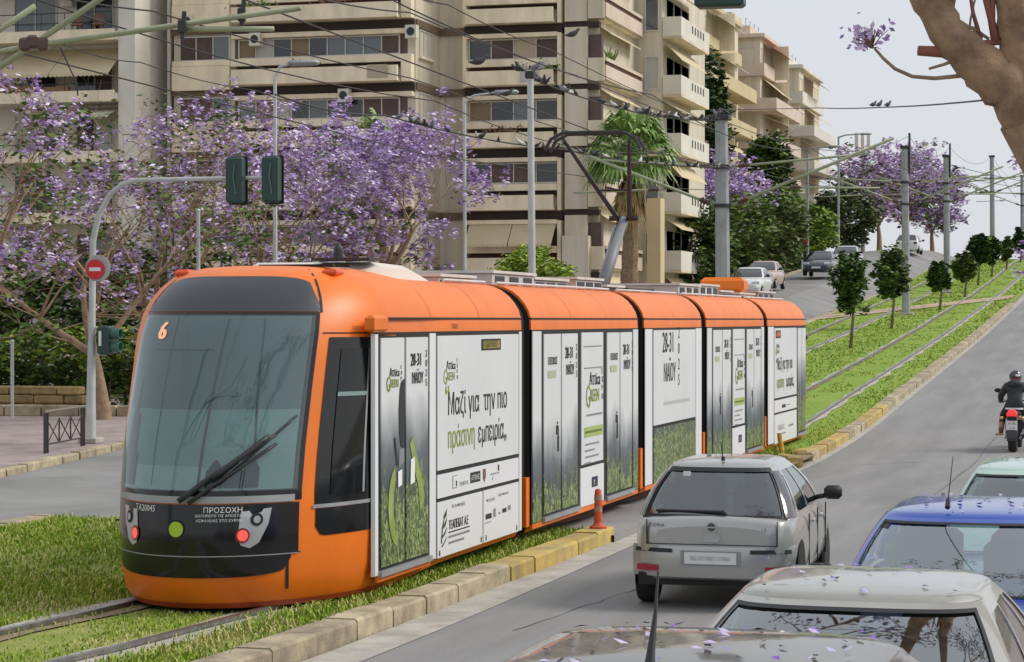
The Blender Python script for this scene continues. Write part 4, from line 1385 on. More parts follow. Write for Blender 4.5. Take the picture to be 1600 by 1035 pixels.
for yy in (1.28, 2.05, 2.82):
    b = MB(); b.box(hatch.W - .01, hatch.W + .003, yy, yy + .008, .32, .88); b.build('door_seam', M_plast, car1)
b = MB(); b.box(-.75, .75, .05, .5, .24, .36); b.build('exhaust_and_floor', M_rub, car1)
# people in the front seats are only dark shapes behind the glass: a mirror and a hanging tag
b = MB(); b.cbox((.2, 2.0, 1.22), (.18, .03, .06), 0, .01); b.build('rear_view_mirror', M_plast, car1)
b = MB(); b.cbox((-.32, .42, 1.31), (.07, .02, .09), -.1); b.build('window_tag', M_txtw, car1)

# ---- parked cars along the near kerb, all facing the camera
def turned(name, label, X, Y, rz=0.0):
    return thing(name, label, 'car', (X, Y, g(Y)), math.pi + rz, local=True)
saloon = lambda L, W, H, zb: CarShape(L, W, H, zb, .55, 1.15, 2.36, 3.25, 1.16, [
    (0, .80, .36, .86), (.04, .90, .3, .92), (.3, .98, .25, .95), (.9, 1, .22, .95), (2.0, 1, .22, .95), (3.1, 1, .22, .94), (3.6, .98, .24, .87), (L - .35, .93, .26, .78), (L - .06, .82, .30, .64), (L, .74, .36, .55)], bow=.22)
# white saloon
M_white = car_paint('pearl_white_paint', (.38, .375, .34), .1, .3)
sal = saloon(4.35, 1.74, 1.45, .95)
wx, wyy = -1.30, 12.9
car2 = turned('white_saloon', 'white saloon with petals on its roof, parked behind the nearest car roof', wx, wyy)
build_car(car2, sal, M_white, fpane=(-.84, .84, .06, .95), cg=glass('saloon_glass', (.34, .38, .38), .34), wr=.31, wy=(.75, 3.45))
for sg in (-1, 1):
    b = MB(); b.cbox((sg * .62, 4.18, .68), (.34, .2, .15), sg * -.25, .04); b.build('headlight', M_clear, car2, smooth=True)
b = MB(); b.tube([sal.gh('f', -.85, .05, .02), sal.gh('f', .05, .06, .025)], .012, 5); b.build('wiper', M_plast, car2)
petals(car2, on_roof(sal), 30, 5, .02)
# blue hatchback
M_blue = car_paint('blue_paint', (.035, .10, .48), .35, .26)
blu = CarShape(4.1, 1.72, 1.49, .95, .25, .62, 2.35, 3.10, 1.18, [
    (0, .84, .36, .88), (.04, .93, .3, .93), (.25, .99, .25, .95), (.9, 1, .22, .96), (2.0, 1, .22, .96), (3.0, 1, .22, .95), (3.45, .98, .24, .88), (3.8, .92, .26, .78), (4.04, .82, .30, .64), (4.1, .74, .36, .55)], bow=.22)
bx_, by_ = -1.22, 18.6
car3 = turned('blue_hatchback', 'blue car with petals on the roof parked ahead of the white saloon', bx_, by_)
build_car(car3, blu, M_blue, fpane=(-.84, .84, .06, .95), cg=glass('blue_car_glass', (.72, .86, .83), .34), wr=.3, wy=(.65, 3.3))
b = MB(); b.tube([(.12, 2.28, 1.525), (.12, 2.22, 1.58)], [.02, .016], 6); b.tube([(.12, 2.22, 1.58), (.10, 2.05, 1.88)], [.005, .003], 5); b.build('roof_aerial', M_plast, car3)
for sg in (-1, 1):
    b = MB(); b.cbox((sg * .6, 3.93, .68), (.32, .2, .16), sg * -.25, .04); b.build('headlight', M_clear, car3, smooth=True)
b = MB(); b.grid(lambda f, h: tuple(blu.gh('f', f, h, .0)), [.70, .86], [.86, .93]); b.build('corner_sticker', M_plast, car3)
b = MB(); b.tube([blu.gh('f', -.85, .05, .02), blu.gh('f', .05, .06, .025)], .012, 5); b.build('wiper', M_plast, car3)
petals(car3, on_roof(blu), 34, 6, .022)
# pale green car beyond
M_pgreen = car_paint('pale_green_paint', (.46, .62, .54), .1, .35)
gre = CarShape(3.9, 1.66, 1.47, .93, .2, .55, 2.2, 2.95, 1.14, blu.deck[:-3] + [(3.6, .92, .26, .76), (3.84, .82, .3, .62), (3.9, .74, .36, .55)], bow=.2)
car4 = turned('pale_green_car', 'pale green car, only its roof showing behind the blue car', -1.0, 24.4)
build_car(car4, gre, M_pgreen, wr=.29, wy=(.62, 3.1))
petals(car4, on_roof(gre), 12, 8, .026)
# nearest car: beige grey roof strewn with petals
M_beige = car_paint('beige_grey_paint', (.12, .108, .082), .15, .34)
nea = saloon(4.4, 1.86, 1.50, .98)
car5 = turned('beige_saloon', 'nearest beige car roof scattered with purple petals and a tall aerial', -1.28, 8.45)
build_car(car5, nea, M_beige, fpane=(-.84, .84, .06, .95), cg=MATS['saloon_glass'], wr=.31, wy=(.75, 3.45))
b = MB(); b.tube([(.05, 2.30, 1.52), (.05, 2.27, 1.58), (.05, 2.21, 1.68), (.055, 2.15, 1.79)], [.018, .012, .006, .003], 6); b.build('roof_aerial', M_plast, car5)
petals(car5, on_roof(nea), 70, 9, .018)

# ---- far cars on the side road
def far_car(name, label, X, Y, paint, rz=math.pi, H=1.5, W=1.76):
    s = CarShape(4.2, W, H, .95, .25, .7, 2.3, 3.15, 1.2, [
        (0, .84, .36, .88), (.04, .93, .3, .93), (.25, .99, .25, .95), (.9, 1, .22, .96), (2.0, 1, .22, .96), (3.0, 1, .22, .95), (3.5, .98, .24, .88), (3.9, .92, .26, .78), (4.14, .82, .30, .64), (4.2, .74, .36, .55)], bow=.22)
    c = thing(name, label, 'car', (X, Y, G(X, Y)), rz, group='cars parked along the side road', local=True)
    build_car(c, s, paint, cg=M_cglass2, wr=.3, wy=(.65, 3.35), interior=False)
    for sg in (-1, 1):
        b = MB(); b.cbox((sg * .62, 4.03, .70), (.34, .2, .16), sg * -.25, .04); b.build('headlight', M_clear, c)
        b = MB(); b.cbox((sg * .66, .06, .80), (.24, .12, .2), 0, .03); b.build('tail_light', M_lensr, c)
    b = MB(); b.box(-.27, .27, 4.19, 4.215, .42, .54); b.build('number_plate', M_plate, c)
    return c
M_dcar = car_paint('dark_blue_grey_paint', (.05, .06, .075), .3, .3)
M_wcar = car_paint('plain_white_paint', (.72, .73, .73), .0, .3)
M_pcar = car_paint('dusty_pink_paint', (.55, .40, .35), .1, .35)
M_scar = car_paint('light_silver_paint', (.55, .56, .57), .3, .35)
far_car('far_car', 'white car furthest down the side road, just above the tram roof', -19.0, 114, M_wcar)
far_car('far_car', 'dusty pink car parked just behind the white car above the tram roof', -19.6, 122, M_pcar)
far_car('far_car', 'dark blue grey car with a white plate parked under the red sign', -18.6, 137, M_dcar)
far_car('far_car', 'pale silver car partly hidden behind the dark parked car', -18.3, 147, M_scar)
far_car('far_car', 'small white car beyond the second clipped tree', -17.2, 172, M_wcar, rz=0)
# ------------------------------------------------------------------ buildings
M_crm = mat('render_cream', (.72, .63, .47), .85, var=.2, vscale=1.0, bump=.15, bscale=6, detail=8, stretch=(1.1, 1.1, .12))
M_crm2 = mat('render_grey_cream', (.66, .59, .47), .85, var=.2, vscale=1.0, bump=.15, bscale=6, detail=8, stretch=(1.2, 1.2, .10))
M_par = mat('parapet_cream', (.86, .75, .55), .85, var=.16, vscale=1.0, detail=8, stretch=(1.3, 1.3, .4))
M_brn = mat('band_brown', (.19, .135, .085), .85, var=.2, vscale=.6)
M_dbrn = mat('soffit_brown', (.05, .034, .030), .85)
M_alu = mat('window_frame_pale', (.60, .58, .53), .5)
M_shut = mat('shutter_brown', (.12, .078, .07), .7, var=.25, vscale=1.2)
M_shut2 = mat('shutter_tan', (.24, .17, .10), .7, var=.2, vscale=1.2)
M_shut3 = mat('blind_beige', (.46, .38, .27), .75)
M_pane = mat('pane_dark', (.02, .023, .026), .08, spec=.8)
M_pane2 = mat('pane_grey', (.11, .13, .14), .1, spec=.8)
M_curt = mat('curtain_pale', (.48, .48, .45), .8)
M_awn = mat('awning_cream', (.62, .52, .34), .8, var=.06, vscale=1)
M_awn2 = mat('awning_white', (.66, .62, .52), .8)
M_wht = mat('render_white', (.70, .67, .58), .8, var=.1, vscale=.5, detail=8)
M_pnk = mat('render_pink_cream', (.66, .54, .44), .8, var=.1, vscale=.5)
M_yel = mat('render_yellow', (.60, .50, .30), .8, var=.1, vscale=.4)
M_red = mat('slot_red', (.09, .03, .022), .8)
M_rail = mat('railing_dark', (.03, .035, .03), .6)
M_wood = mat('chair_wood', (.26, .14, .09), .7)
BR = random.Random(77)

def bx(root, name, m, x0, x1, y0, y1, z0, z1):
    b = MB(); b.box(x0, x1, y0, y1, z0, z1)
    return b.build(name, m, root)
def window(root, axis, c, a0, a1, z0, z1, n=3, mats=None, fr=.06, deep=.12, weights=None):
    """glazed strip in a wall: 'y' faces -Y at Y=c, 'x' faces +X at X=c"""
    f = MB()
    def bb(a, b_, za, zb, d0, d1, mb):
        if axis == 'y': mb.box(a, b_, c - d1, c + d0, za, zb)
        else: mb.box(c - d0, c + d1, a, b_, za, zb)
    bb(a0, a1, z0, z0 + fr, deep, .02, f); bb(a0, a1, z1 - fr, z1, deep, .02, f)
    for k in range(n + 1):
        a = a0 + (a1 - a0) * k / n
        w = fr if k in (0, n) else fr * .75
        a_ = min(max(a - w / 2, a0), a1 - w)
        bb(a_, a_ + w, z0 + fr, z1 - fr, deep, .02, f)
    o = f.build('window', M_alu, root)
    for k in range(n):
        a = a0 + (a1 - a0) * k / n + fr * .5
        e = a0 + (a1 - a0) * (k + 1) / n - fr * .5
        p = MB()
        bb(a, e, z0 + fr * .8, z1 - fr * .8, .10, -.04, p)
        p.build('pane', mats[k % len(mats)] if mats else BR.choice([M_shut, M_shut, M_pane, M_pane2, M_pane, M_shut2, M_curt]), o)
    return o
def awning(root, axis, c, a0, a1, z_top, proj, drop, m=M_awn, scallop=True, n=2):
    """slanted cloth with a scalloped front edge, fixed to the wall"""
    for k in range(n):
        s0 = a0 + (a1 - a0) * k / n + .02
        s1 = a0 + (a1 - a0) * (k + 1) / n - .02
        b = MB()
        def P(a, d, z):
            return (a, c - d, z) if axis == 'y' else (c + d, a, z)
        b.add([P(s0, 0, z_top), P(s1, 0, z_top), P(s1, proj, z_top - drop), P(s0, proj, z_top - drop),
               P(s0, 0, z_top - .04), P(s1, 0, z_top - .04), P(s1, proj, z_top - drop - .04), P(s0, proj, z_top - drop - .04)],
              [(0, 1, 2, 3), (7, 6, 5, 4), (0, 4, 5, 1), (1, 5, 6, 2), (2, 6, 7, 3), (3, 7, 4, 0)])
        o = b.build('awning', m, root)
        if scallop:
            b = MB()
            ns = max(4, int((s1 - s0) / .22))
            for q in range(ns):
                u0 = s0 + (s1 - s0) * q / ns; u1 = s0 + (s1 - s0) * (q + 1) / ns
                um = (u0 + u1) / 2
                b.add([P(u0, proj + .012, z_top - drop), P(u1, proj + .012, z_top - drop), P(u1, proj + .012, z_top - drop - .13), P(um, proj + .012, z_top - drop - .19), P(u0, proj + .012, z_top - drop - .13)], [(0, 1, 2, 3, 4)])
            v = b.build('awning_valance', m, o)
def railing(root, axis, c, a0, a1, z, h=.9, n=None, m=M_rail):
    b = MB()
    n = n or max(2, int((a1 - a0) / 1.2))
    def P(a, zz): return (a, c, zz) if axis == 'y' else (c, a, zz)
    for zz in (z + h, z + h * .5):
        b.tube([P(a0, zz), P(a1, zz)], .022, 4)
    for k in range(n + 1):
        a = a0 + (a1 - a0) * k / n
        b.tube([P(a, z), P(a, z + h)], .022, 4)
    return b.build('railing', m, root)

SILLS = [3.47, 6.45, 9.44, 12.45, 15.42, 18.4]
# ---- main apartment block
blk = thing('apartment_block', 'large cream apartment block with brown bands and strip windows behind the tram', 'building', (-34, 104, 3.5))
bx(blk, 'wall', M_crm2, -45.3, -32.95, 100.45, 118, 2.5, 23)
bx(blk, 'wall', M_crm2, -32.95, -25.0, 104.3, 118, 2.5, 23)
# facade left part
for k, z in enumerate(SILLS):
    # bay with shuttered windows
    bx(blk, 'bay', M_par, -45.2, -42.2, 100.0, 100.5, z - .28, z - .02)
    window(blk, 'y', 100.40, -45.0, -42.35, z, z + 1.2, 3, [M_shut, M_shut, M_pane2])
    bx(blk, 'bay_panel', M_par, -45.2, -42.2, 99.95, 100.45, z - 1.45, z - .30)
    bx(blk, 'brown_band', M_brn, -45.3, -42.2, 100.2, 100.46, z + 1.3, z + 1.48)
    # recessed strip with balcony parapet
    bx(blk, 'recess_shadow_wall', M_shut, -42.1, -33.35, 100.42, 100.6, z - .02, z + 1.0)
    window(blk, 'y', 100.36, -41.9, -33.7, z + .02, z + .96, 9, [BR.choice([M_shut, M_pane2, M_pane, M_pane, M_shut2, M_shut, M_curt]) for _ in range(9)])
    bx(blk, 'lintel', M_par, -42.15, -33.0, 100.05, 100.44, z + .98, z + 1.20)
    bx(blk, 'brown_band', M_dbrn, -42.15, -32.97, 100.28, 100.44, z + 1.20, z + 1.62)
    bx(blk, 'spandrel', M_par, -42.15, -33.0, 99.95, 100.40, z - .36, z - .02)
    bx(blk, 'slot', M_red if k % 2 else M_dbrn, -41.9, -33.5, 100.20, 100.44, z - .56, z - .37)
    bx(blk, 'balcony_parapet', M_par, -41.9, -33.55, 99.45, 99.62, z - 1.30, z - .58)
    bx(blk, 'balcony_floor', M_crm, -41.9, -33.55, 99.62, 100.44, z - 1.32, z - 1.18)
    bx(blk, 'end_pier', M_par, -33.5, -33.0, 99.9, 100.44, z - 1.30, z - .37)
    # return face to the right with a shuttered window
    window(blk, 'x', -32.92, 101.0, 102.9, z + .0, z + 1.25, 3, [M_shut2, M_pane, M_shut2])
    bx(blk, 'window_sill', M_par, -32.95, -32.78, 100.9, 103.0, z - .14, z - .03)
    bx(blk, 'brown_band', M_brn, -32.96, -32.86, 100.46, 104.28, z + 1.30, z + 1.66)
    bx(blk, 'brown_band', M_brn, -32.85, -31.6, 104.15, 104.32, z + 1.30, z + 1.66)
# centre bay
for k, z in enumerate(SILLS):
    low = k == 0
    bx(blk, 'bay', M_par, -31.6, -31.42, 103.6, 104.32, z - 1.30, z + 1.20)
    bx(blk, 'bay', M_par, -26.88, -26.7, 103.6, 104.32, z - 1.30, z + 1.20)
    if k >= 1:
        if k == 1:
            window(blk, 'y', 104.2, -31.4, -26.9, z - .55, z + .9, 4, [M_pane, M_pane2, M_pane, M_shut])
            awning(blk, 'y', 103.7, -31.3, -26.95, z + 1.05, .9, .95, M_awn)
        else:
            window(blk, 'y', 104.0, -31.4, -26.9, z + .02, z + 1.02, 4, [[M_pane, M_shut, M_shut, M_pane], [M_shut2, M_pane, M_pane2, M_pane], [M_pane, M_shut, M_shut3, M_shut], [M_pane, M_shut, M_shut, M_shut2]][(k - 2) % 4])
    else:
        window(blk, 'y', 104.0, -31.4, -26.9, z + .02, z + 1.0, 4)
    bx(blk, 'lintel', M_par, -31.42, -26.9, 103.62, 104.32, z + 1.05, z + 1.25)
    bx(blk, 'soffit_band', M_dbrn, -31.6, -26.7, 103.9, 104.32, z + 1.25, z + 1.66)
    bx(blk, 'spandrel', M_par, -31.42, -26.9, 103.6, 104.30, z - .34, z - .02)
    bx(blk, 'slot', M_red if k % 3 == 1 else M_dbrn, -31.3, -27.0, 103.95, 104.31, z - .55, z - .35)
    bx(blk, 'balcony_parapet', M_par, -31.35, -27.0, 103.2, 103.36, z - 1.28, z - .58)
    bx(blk, 'balcony_floor', M_crm, -31.35, -27.0, 103.36, 104.3, z - 1.30, z - 1.16)
    # pier, corner loggia
    bx(blk, 'pier', M_crm2, -26.55, -25.45, 103.75, 104.32, z - 1.25, z + 1.45)
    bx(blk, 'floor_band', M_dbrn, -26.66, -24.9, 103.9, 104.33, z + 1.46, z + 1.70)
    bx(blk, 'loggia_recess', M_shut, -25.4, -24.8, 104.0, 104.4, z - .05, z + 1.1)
    bx(blk, 'loggia_parapet', M_crm, -25.4, -24.62, 103.7, 103.85, z - 1.15, z - .05)
    # street side balconies
    bx(blk, 'balcony_parapet', M_pnk, -24.72, -24.55, 103.9, 112.0, z - 1.05, z - .38)
    bx(blk, 'slot', M_red, -24.72, -24.60, 104.0, 111.9, z - .38, z - .18)
    bx(blk, 'balcony_rail', M_pnk, -24.74, -24.53, 103.9, 112.0, z - .18, z - .02)
    bx(blk, 'balcony_floor', M_crm, -26.0, -24.72, 104.34, 112.0, z - 1.15, z - 1.02)
    bx(blk, 'side_wall', M_crm2, -25.9, -25.7, 104.5, 112.2, z - 1.0, z + 1.8)
    window(blk, 'x', -25.66, 105.2, 111.2, z - .9, z + 1.2, 4, [M_pane, M_curt, M_pane2, M_shut])
    awning(blk, 'x', -25.0, 104.4, 111.2, z + 1.55, .55, .35, M_awn, False, 1)
for z in (15.42, 9.44):
    b = MB(); rng = random.Random(int(z))
    for q in range(26):
        a = rng.uniform(0, math.tau); l = rng.uniform(.25, .8)
        p0 = Vector((-24.65, 104.3 + rng.uniform(0, 1.6), z - .05))
        b.tube([p0, p0 + Vector((math.cos(a) * l * .35, math.sin(a) * l * .4, l * .6)), p0 + Vector((math.cos(a) * l * .5, math.sin(a) * l * .6, l * .9))], [.035, .03, .008], 4)
    b.build('balcony_plant', mat('cactus_green', (.16, .24, .05), .7), blk)
# projecting stair wing with white balconies
bx(blk, 'wing_wall', M_crm2, -25.5, -23.62, 112.3, 124, 2.5, 22.5)
for k, z in enumerate(SILLS):
    window(blk, 'y', 112.25, -24.5, -23.75, z - .75, z + .95, 1, [BR.choice([M_pane2, M_curt, M_pane])])
    bx(blk, 'balcony_parapet', M_wht, -23.6, -22.62, 112.36, 112.5, z - 1.0, z - .02)
    bx(blk, 'balcony_parapet', M_wht, -22.78, -22.62, 112.5, 120.0, z - 1.0, z - .02)
    bx(blk, 'balcony_floor', M_crm, -23.6, -22.62, 112.4, 120.0, z - 1.12, z - 1.0)
    for q in range(5):
        bx(blk, 'parapet_grille', M_rail, -22.63, -22.61, 115.2 + q * .75, 115.5 + q * .75, z - .55, z - .16)
    window(blk, 'x', -23.58, 113.2, 119.2, z - .9, z + 1.1, 3, [M_shut2, M_pane, M_shut3])
    awning(blk, 'x', -23.4, 112.6, 119.6, z + 1.6, .75, .5 if k % 2 else .8, M_awn, False, 1)
bx(blk, 'ground_column', M_crm2, -26.6, -25.3, 103.4, 104.3, 2.5, 6.9)
bx(blk, 'ground_column', M_yel, -23.9, -23.2, 110.0, 111.0, 2.5, 9.0)
for (x_, z_) in ((-41.1, 16.0), (-33.25, 16.1), (-36.6, 13.2), (-39.4, 10.2), (-44.6, 17.0), (-42.0, 7.3)):
    o = bx(blk, 'air_conditioner', M_wht, x_, x_ + .55, 99.75, 100.15, z_, z_ + .62)
    b = MB(); b.lathe([(.2, 0), (.2, .01)], (x_ + .27, 99.735, z_ + .31), 14, 'y'); b.build('fan_grille', M_rail, o)
bx(blk, 'drainpipe', M_alu, -45.55, -45.4, 100.2, 100.35, 3, 23)

for (x_, y_, z_, k_) in ((-38.5, 99.52, 14.84, 0), (-35.2, 99.52, 11.87, 1), (-40.6, 99.52, 17.82, 2), (-29.5, 103.28, 11.87, 3), (-27.6, 103.28, 14.84, 4), (-30.6, 103.28, 8.86, 5), (-36.9, 99.52, 17.82, 6)):
    rg_ = random.Random(k_)
    b = MB()
    for q in range(60):
        p_ = Vector((x_ + rg_.gauss(0, .45), y_ + rg_.uniform(-.06, .1), z_ + abs(rg_.gauss(0, .16)) - .04))
        a_ = rg_.uniform(0, math.tau); e_ = Vector((math.cos(a_), .2, math.sin(a_))) * .09; f_ = Vector((-e_.z, .05, e_.x)) * .5
        b.add([p_ - e_, p_ + f_, p_ + e_, p_ - f_], [(0, 1, 2, 3)])
    b.build('balcony_plant', mat('cactus_green', (.16, .24, .05), .7) if k_ % 3 else mat('balcony_geranium', (.22, .10, .06), .7), blk)
for (x_, w_, z_, m_) in ((-37.4, 1.5, 12.45, M_curt), (-35.0, 1.0, 15.42, M_shut3), (-28.6, .9, 15.42, M_curt)):
    b = MB(); y_ = 99.40 if x_ < -33 else 103.15
    b.grid(lambda t, k: (x_ + w_ * t, y_ - .02 * math.sin(t * 14), z_ - .55 - .6 * k), frange(0, 1, 12), [0, 1]); b.build('laundry', m_, blk)
# ---- white building with awnings on the left
lef = thing('awning_house', 'off white building with cream scalloped awnings at the top left', 'building', (-54, 97, 3.5))
bx(lef, 'wall', M_wht, -64, -46.2, 98.6, 116, 2.5, 23)
bx(lef, 'corner_pilaster', M_wht, -46.6, -45.75, 97.0, 98.7, 2.5, 23)
for k, z in enumerate((4.9, 7.75, 10.65, 13.5, 16.4, 19.2)):
    bx(lef, 'balcony_slab', M_wht, -64, -46.6, 96.7, 98.6, z - .25, z + .12)
    bx(lef, 'upstand', M_par, -64, -46.7, 96.65, 96.8, z - .27, z + .25)
    railing(lef, 'y', 96.72, -64, -46.8, z + .12, .95)
    for (a, c_, n_) in ((-62.5, -59.5, 3), (-57.5, -54.2, 3), (-52.9, -50.6, 2), (-49.6, -47.6, 2)):
        window(lef, 'y', 98.55, a, c_, z + .15, z + 2.2, n_, [BR.choice([M_pane, M_pane2, M_curt, M_shut]) for _ in range(3)])
    if k in (2, 3, 4):
        awning(lef, 'y', 98.5, -53.2 if k == 3 else -50.5, -46.9, z + 2.45, 1.9, 1.35 if k == 3 else .45, M_awn if k == 3 else M_awn2, True, 2)
        if k == 3:
            awning(lef, 'y', 98.5, -60.5, -55, z + 2.45, 1.9, 1.2, M_awn, True, 2)
def balcony_chair(x, y, z, label):
    c = thing('balcony_chair', label, 'chair', (x, y, z), .3, group='chairs on the top left balcony', local=True)
    for sx in (-.22, .22):
        for syy in (-.2, .2):
            b = MB(); b.tube([(sx, syy, 0), (sx * .95, syy * .9, .42)], .022, 4); b.build('leg', M_wood, c)
    b = MB(); b.box(-.26, .26, -.24, .24, .42, .47); b.build('seat', M_wood, c)
    b = MB(); b.add([(-.25, .22, .47), (.25, .22, .47), (.25, .34, .95), (-.25, .34, .95), (-.25, .26, .47), (.25, .26, .47), (.25, .38, .95), (-.25, .38, .95)], [(0, 1, 2, 3), (7, 6, 5, 4), (0, 4, 5, 1), (1, 5, 6, 2), (2, 6, 7, 3), (3, 7, 4, 0)]); b.build('backrest', M_wood, c)
pc = on_Y(120, 52, 97.4); balcony_chair(pc.x, 97.4, 16.52, 'brown wooden chair on the upper left balcony, left of the pair')
pc = on_Y(153, 52, 97.4); balcony_chair(pc.x, 97.4, 16.52, 'brown wooden chair on the upper left balcony, right of the pair')
o = bx(lef, 'air_conditioner', M_wht, -50.2, -49.6, 98.1, 98.55, 18.0, 18.7)
bx(lef, 'planter', mat('terracotta_planter', (.32, .17, .10), .8), -52.9, -50.9, 96.95, 97.25, 13.64, 14.1)
bx(lef, 'planter', MATS['terracotta_planter'], -50.5, -49.2, 96.95, 97.25, 13.64, 14.0)

# ---- blocks further up the street
def balcony_block(name, label, x0, x1, y0, y1, ztop, n, pitch, base, par, mw, seed):
    rng = random.Random(seed)
    r = thing(name, label, 'building', ((x0 + x1) / 2, y0, 5))
    bx(r, 'wall', base, x0, x1 - 1.6, y0 + 1.6, y1, 3, ztop)
    for k in range(n):
        z = ztop - pitch * (k + 1)
        cut = 1.2 if k == 0 else 0
        bx(r, 'balcony_slab', par, x0, x1 - cut, y0 + cut, y0 + 1.6, z - .18, z)
        bx(r, 'balcony_slab', par, x1 - 1.6, x1 - cut, y0 + 1.6, y1 - .5, z - .18, z)
        ph = rng.choice([.75, .9, .85])
        bx(r, 'balcony_parapet', par, x0, x1 - cut, y0 + cut, y0 + cut + .14, z, z + ph)
        bx(r, 'balcony_parapet', par, x1 - cut - .14, x1 - cut, y0 + cut + .14, y1 - .5, z, z + ph)
        window(r, 'y', y0 + 1.58, x0 + .4, x1 - 2.0, z + .05, z + 2.2, 4, [rng.choice([M_pane, M_shut3, M_shut, M_curt, M_pane2]) for _ in range(4)])
        nn = max(2, int((y1 - y0) / 4))
        for q in range(nn):
            a = y0 + 2 + (y1 - y0 - 3) * q / nn
            window(r, 'x', x1 - 1.58, a, a + (y1 - y0 - 3) / nn - .8, z + .05, z + 2.2, 2, [rng.choice([M_pane, M_shut3, M_shut, M_curt, M_pane2]) for _ in range(2)])
        if rng.random() < .75:
            a = y0 + 2 + rng.random() * (y1 - y0) * .3
            awning(r, 'x', x1 - 1.5, a, a + (y1 - y0) * .42, z + pitch - .3, 1.5, rng.uniform(.5, 1.3), rng.choice([M_awn, M_awn2, mw]), False, 1)
        if rng.random() < .5:
            bx(r, 'divider', base, x1 - 1.6, x1 - .1, (y0 + y1) / 2, (y0 + y1) / 2 + .12, z, z + pitch - .2)
    bx(r, 'roof_slab', par, x0, x1 - 1.2, y0 + 1.2, y1, ztop - .05, ztop + .25)
    bx(r, 'roof_parapet', par, x0, x1 - 2.6, y0 + 2.6, y1 - 1, ztop + .25, ztop + 1.1)
    bx(r, 'roof_house', base, x0 + 1, x1 - 4.5, y0 + 5, y1 - 4, ztop + .25, ztop + 2.6)
    b = MB()
    for q in range(4):
        b.tube([(x1 - 3.2, y0 + 4 + q * 2.1, ztop + .2), (x1 - 3.2, y0 + 4 + q * 2.1, ztop + 1.9)], .03, 4)
        b.tube([(x1 - 3.2, y0 + 3.7 + q * 2.1, ztop + 1.85), (x1 - 3.2, y0 + 4.3 + q * 2.1, ztop + 1.85)], .025, 4)
    b.build('roof_aerials', M_gm, r)
    return r
balcony_block('stepped_block', 'yellowish apartment block with deep balconies right of the cream block', -44, -29.6, 158, 178, 26.3, 7, 3.0, M_crm, M_yel, M_awn2, 3)
balcony_block('stepped_block', 'pale apartment block with slanted balconies at the end of the row', -44, -28.4, 180, 194, 26.0, 7, 3.0, M_crm2, M_pnk, mat('awning_rust', (.45, .16, .07), .8), 5)
balcony_block('stepped_block', 'farthest flat roofed apartment block beside the sky', -44, -27.6, 196, 211, 25.2, 7, 3.0, M_crm, M_wht, M_awn, 9)
# ------------------------------------------------------------------ trees and shrubs
M_bark = mat('bark_brown', (.24, .16, .10), .9, col2=(.40, .28, .18), vscale=6, bump=.5, bscale=14, detail=6)
M_bark2 = mat('bark_grey', (.24, .20, .16), .9, col2=(.13, .10, .08), vscale=6, bump=.5, bscale=14, detail=6)
M_f1 = mat('jacaranda_bloom', (.55, .40, .68), .75, spec=.2)
M_f2 = mat('jacaranda_bloom_pale', (.77, .66, .85), .75, spec=.2)
M_f3 = mat('jacaranda_bloom_deep', (.30, .18, .42), .75, spec=.2)
M_l1 = mat('leaf_green', (.065, .13, .022), .6, spec=.3)
M_l2 = mat('leaf_light', (.15, .23, .04), .6, spec=.3)
M_l3 = mat('leaf_dark', (.025, .055, .014), .6, spec=.3)
M_l4 = mat('leaf_olive', (.14, .16, .075), .6, spec=.3)
M_l5 = mat('leaf_yellow_green', (.32, .42, .05), .6, spec=.3)
M_pod = mat('seed_pod_brown', (.13, .075, .04), .8)

def limbs(rng, base, h, r, levels=3, spread=.5, first=(3, 4), lean=(0, 0), up=.35, fork=.33):
    """recursive limbs: returns mesh builder and the outer branch points"""
    b = MB()
    tips = []
    def grow(p, d, length, rad, lev, shoot=False):
        n = 4
        pts = [p]
        rs = [rad]
        q = p.copy()
        dd = d.copy()
        for k in range(n):
            dd = (dd + Vector((rng.uniform(-1, 1), rng.uniform(-1, 1), rng.uniform(-.3, .7))) * (.16 if lev else .07)).normalized()
            q = q + dd * (length / n)
            pts.append(q.copy())
            rs.append(rad * (1 - .42 * (k + 1) / n))
        b.tube(pts, rs, 7 if lev < 2 else (5 if lev < 3 else 3), cap=False)
        if lev >= levels:
            tips.extend([(pts[-1], 1.0), (pts[-2], .6)])
            return
        nb = rng.randint(*first) if lev == 0 else rng.randint(2, 4)
        a0 = rng.uniform(0, math.tau)
        for k in range(nb):
            a = a0 + math.tau * k / nb + rng.uniform(-.4, .4)
            side = Vector((math.cos(a), math.sin(a), 0))
            nd = (dd * (1 - spread) + side * spread * rng.uniform(.7, 1.3) + Vector((0, 0, up * rng.uniform(.4, 1.2)))).normalized()
            st = pts[-1] if (k < 2 or lev == 0) else pts[-2]
            grow(st, nd, length * rng.uniform(.58, .82) if lev else h * rng.uniform(.26, .36), rs[-1] * rng.uniform(.62, .82), lev + 1, shoot)
        if lev >= 1:
            tips.append((pts[-1], .5))
        if lev in (1, 2) and not shoot:
            for _ in range(3 if lev == 1 else 1):          # low side shoots fill the inside of the crown
                a = rng.uniform(0, math.tau)
                nd = Vector((math.cos(a), math.sin(a), rng.uniform(-.25, .35))).normalized()
                grow(pts[rng.randint(1, 3)], nd, h * rng.uniform(.11, .19), rs[-1] * .42, max(levels - 1, 2), True)
    d0 = Vector((lean[0], lean[1], 1)).normalized()
    grow(Vector(base), d0, h * fork, r, 0)
    return b, tips
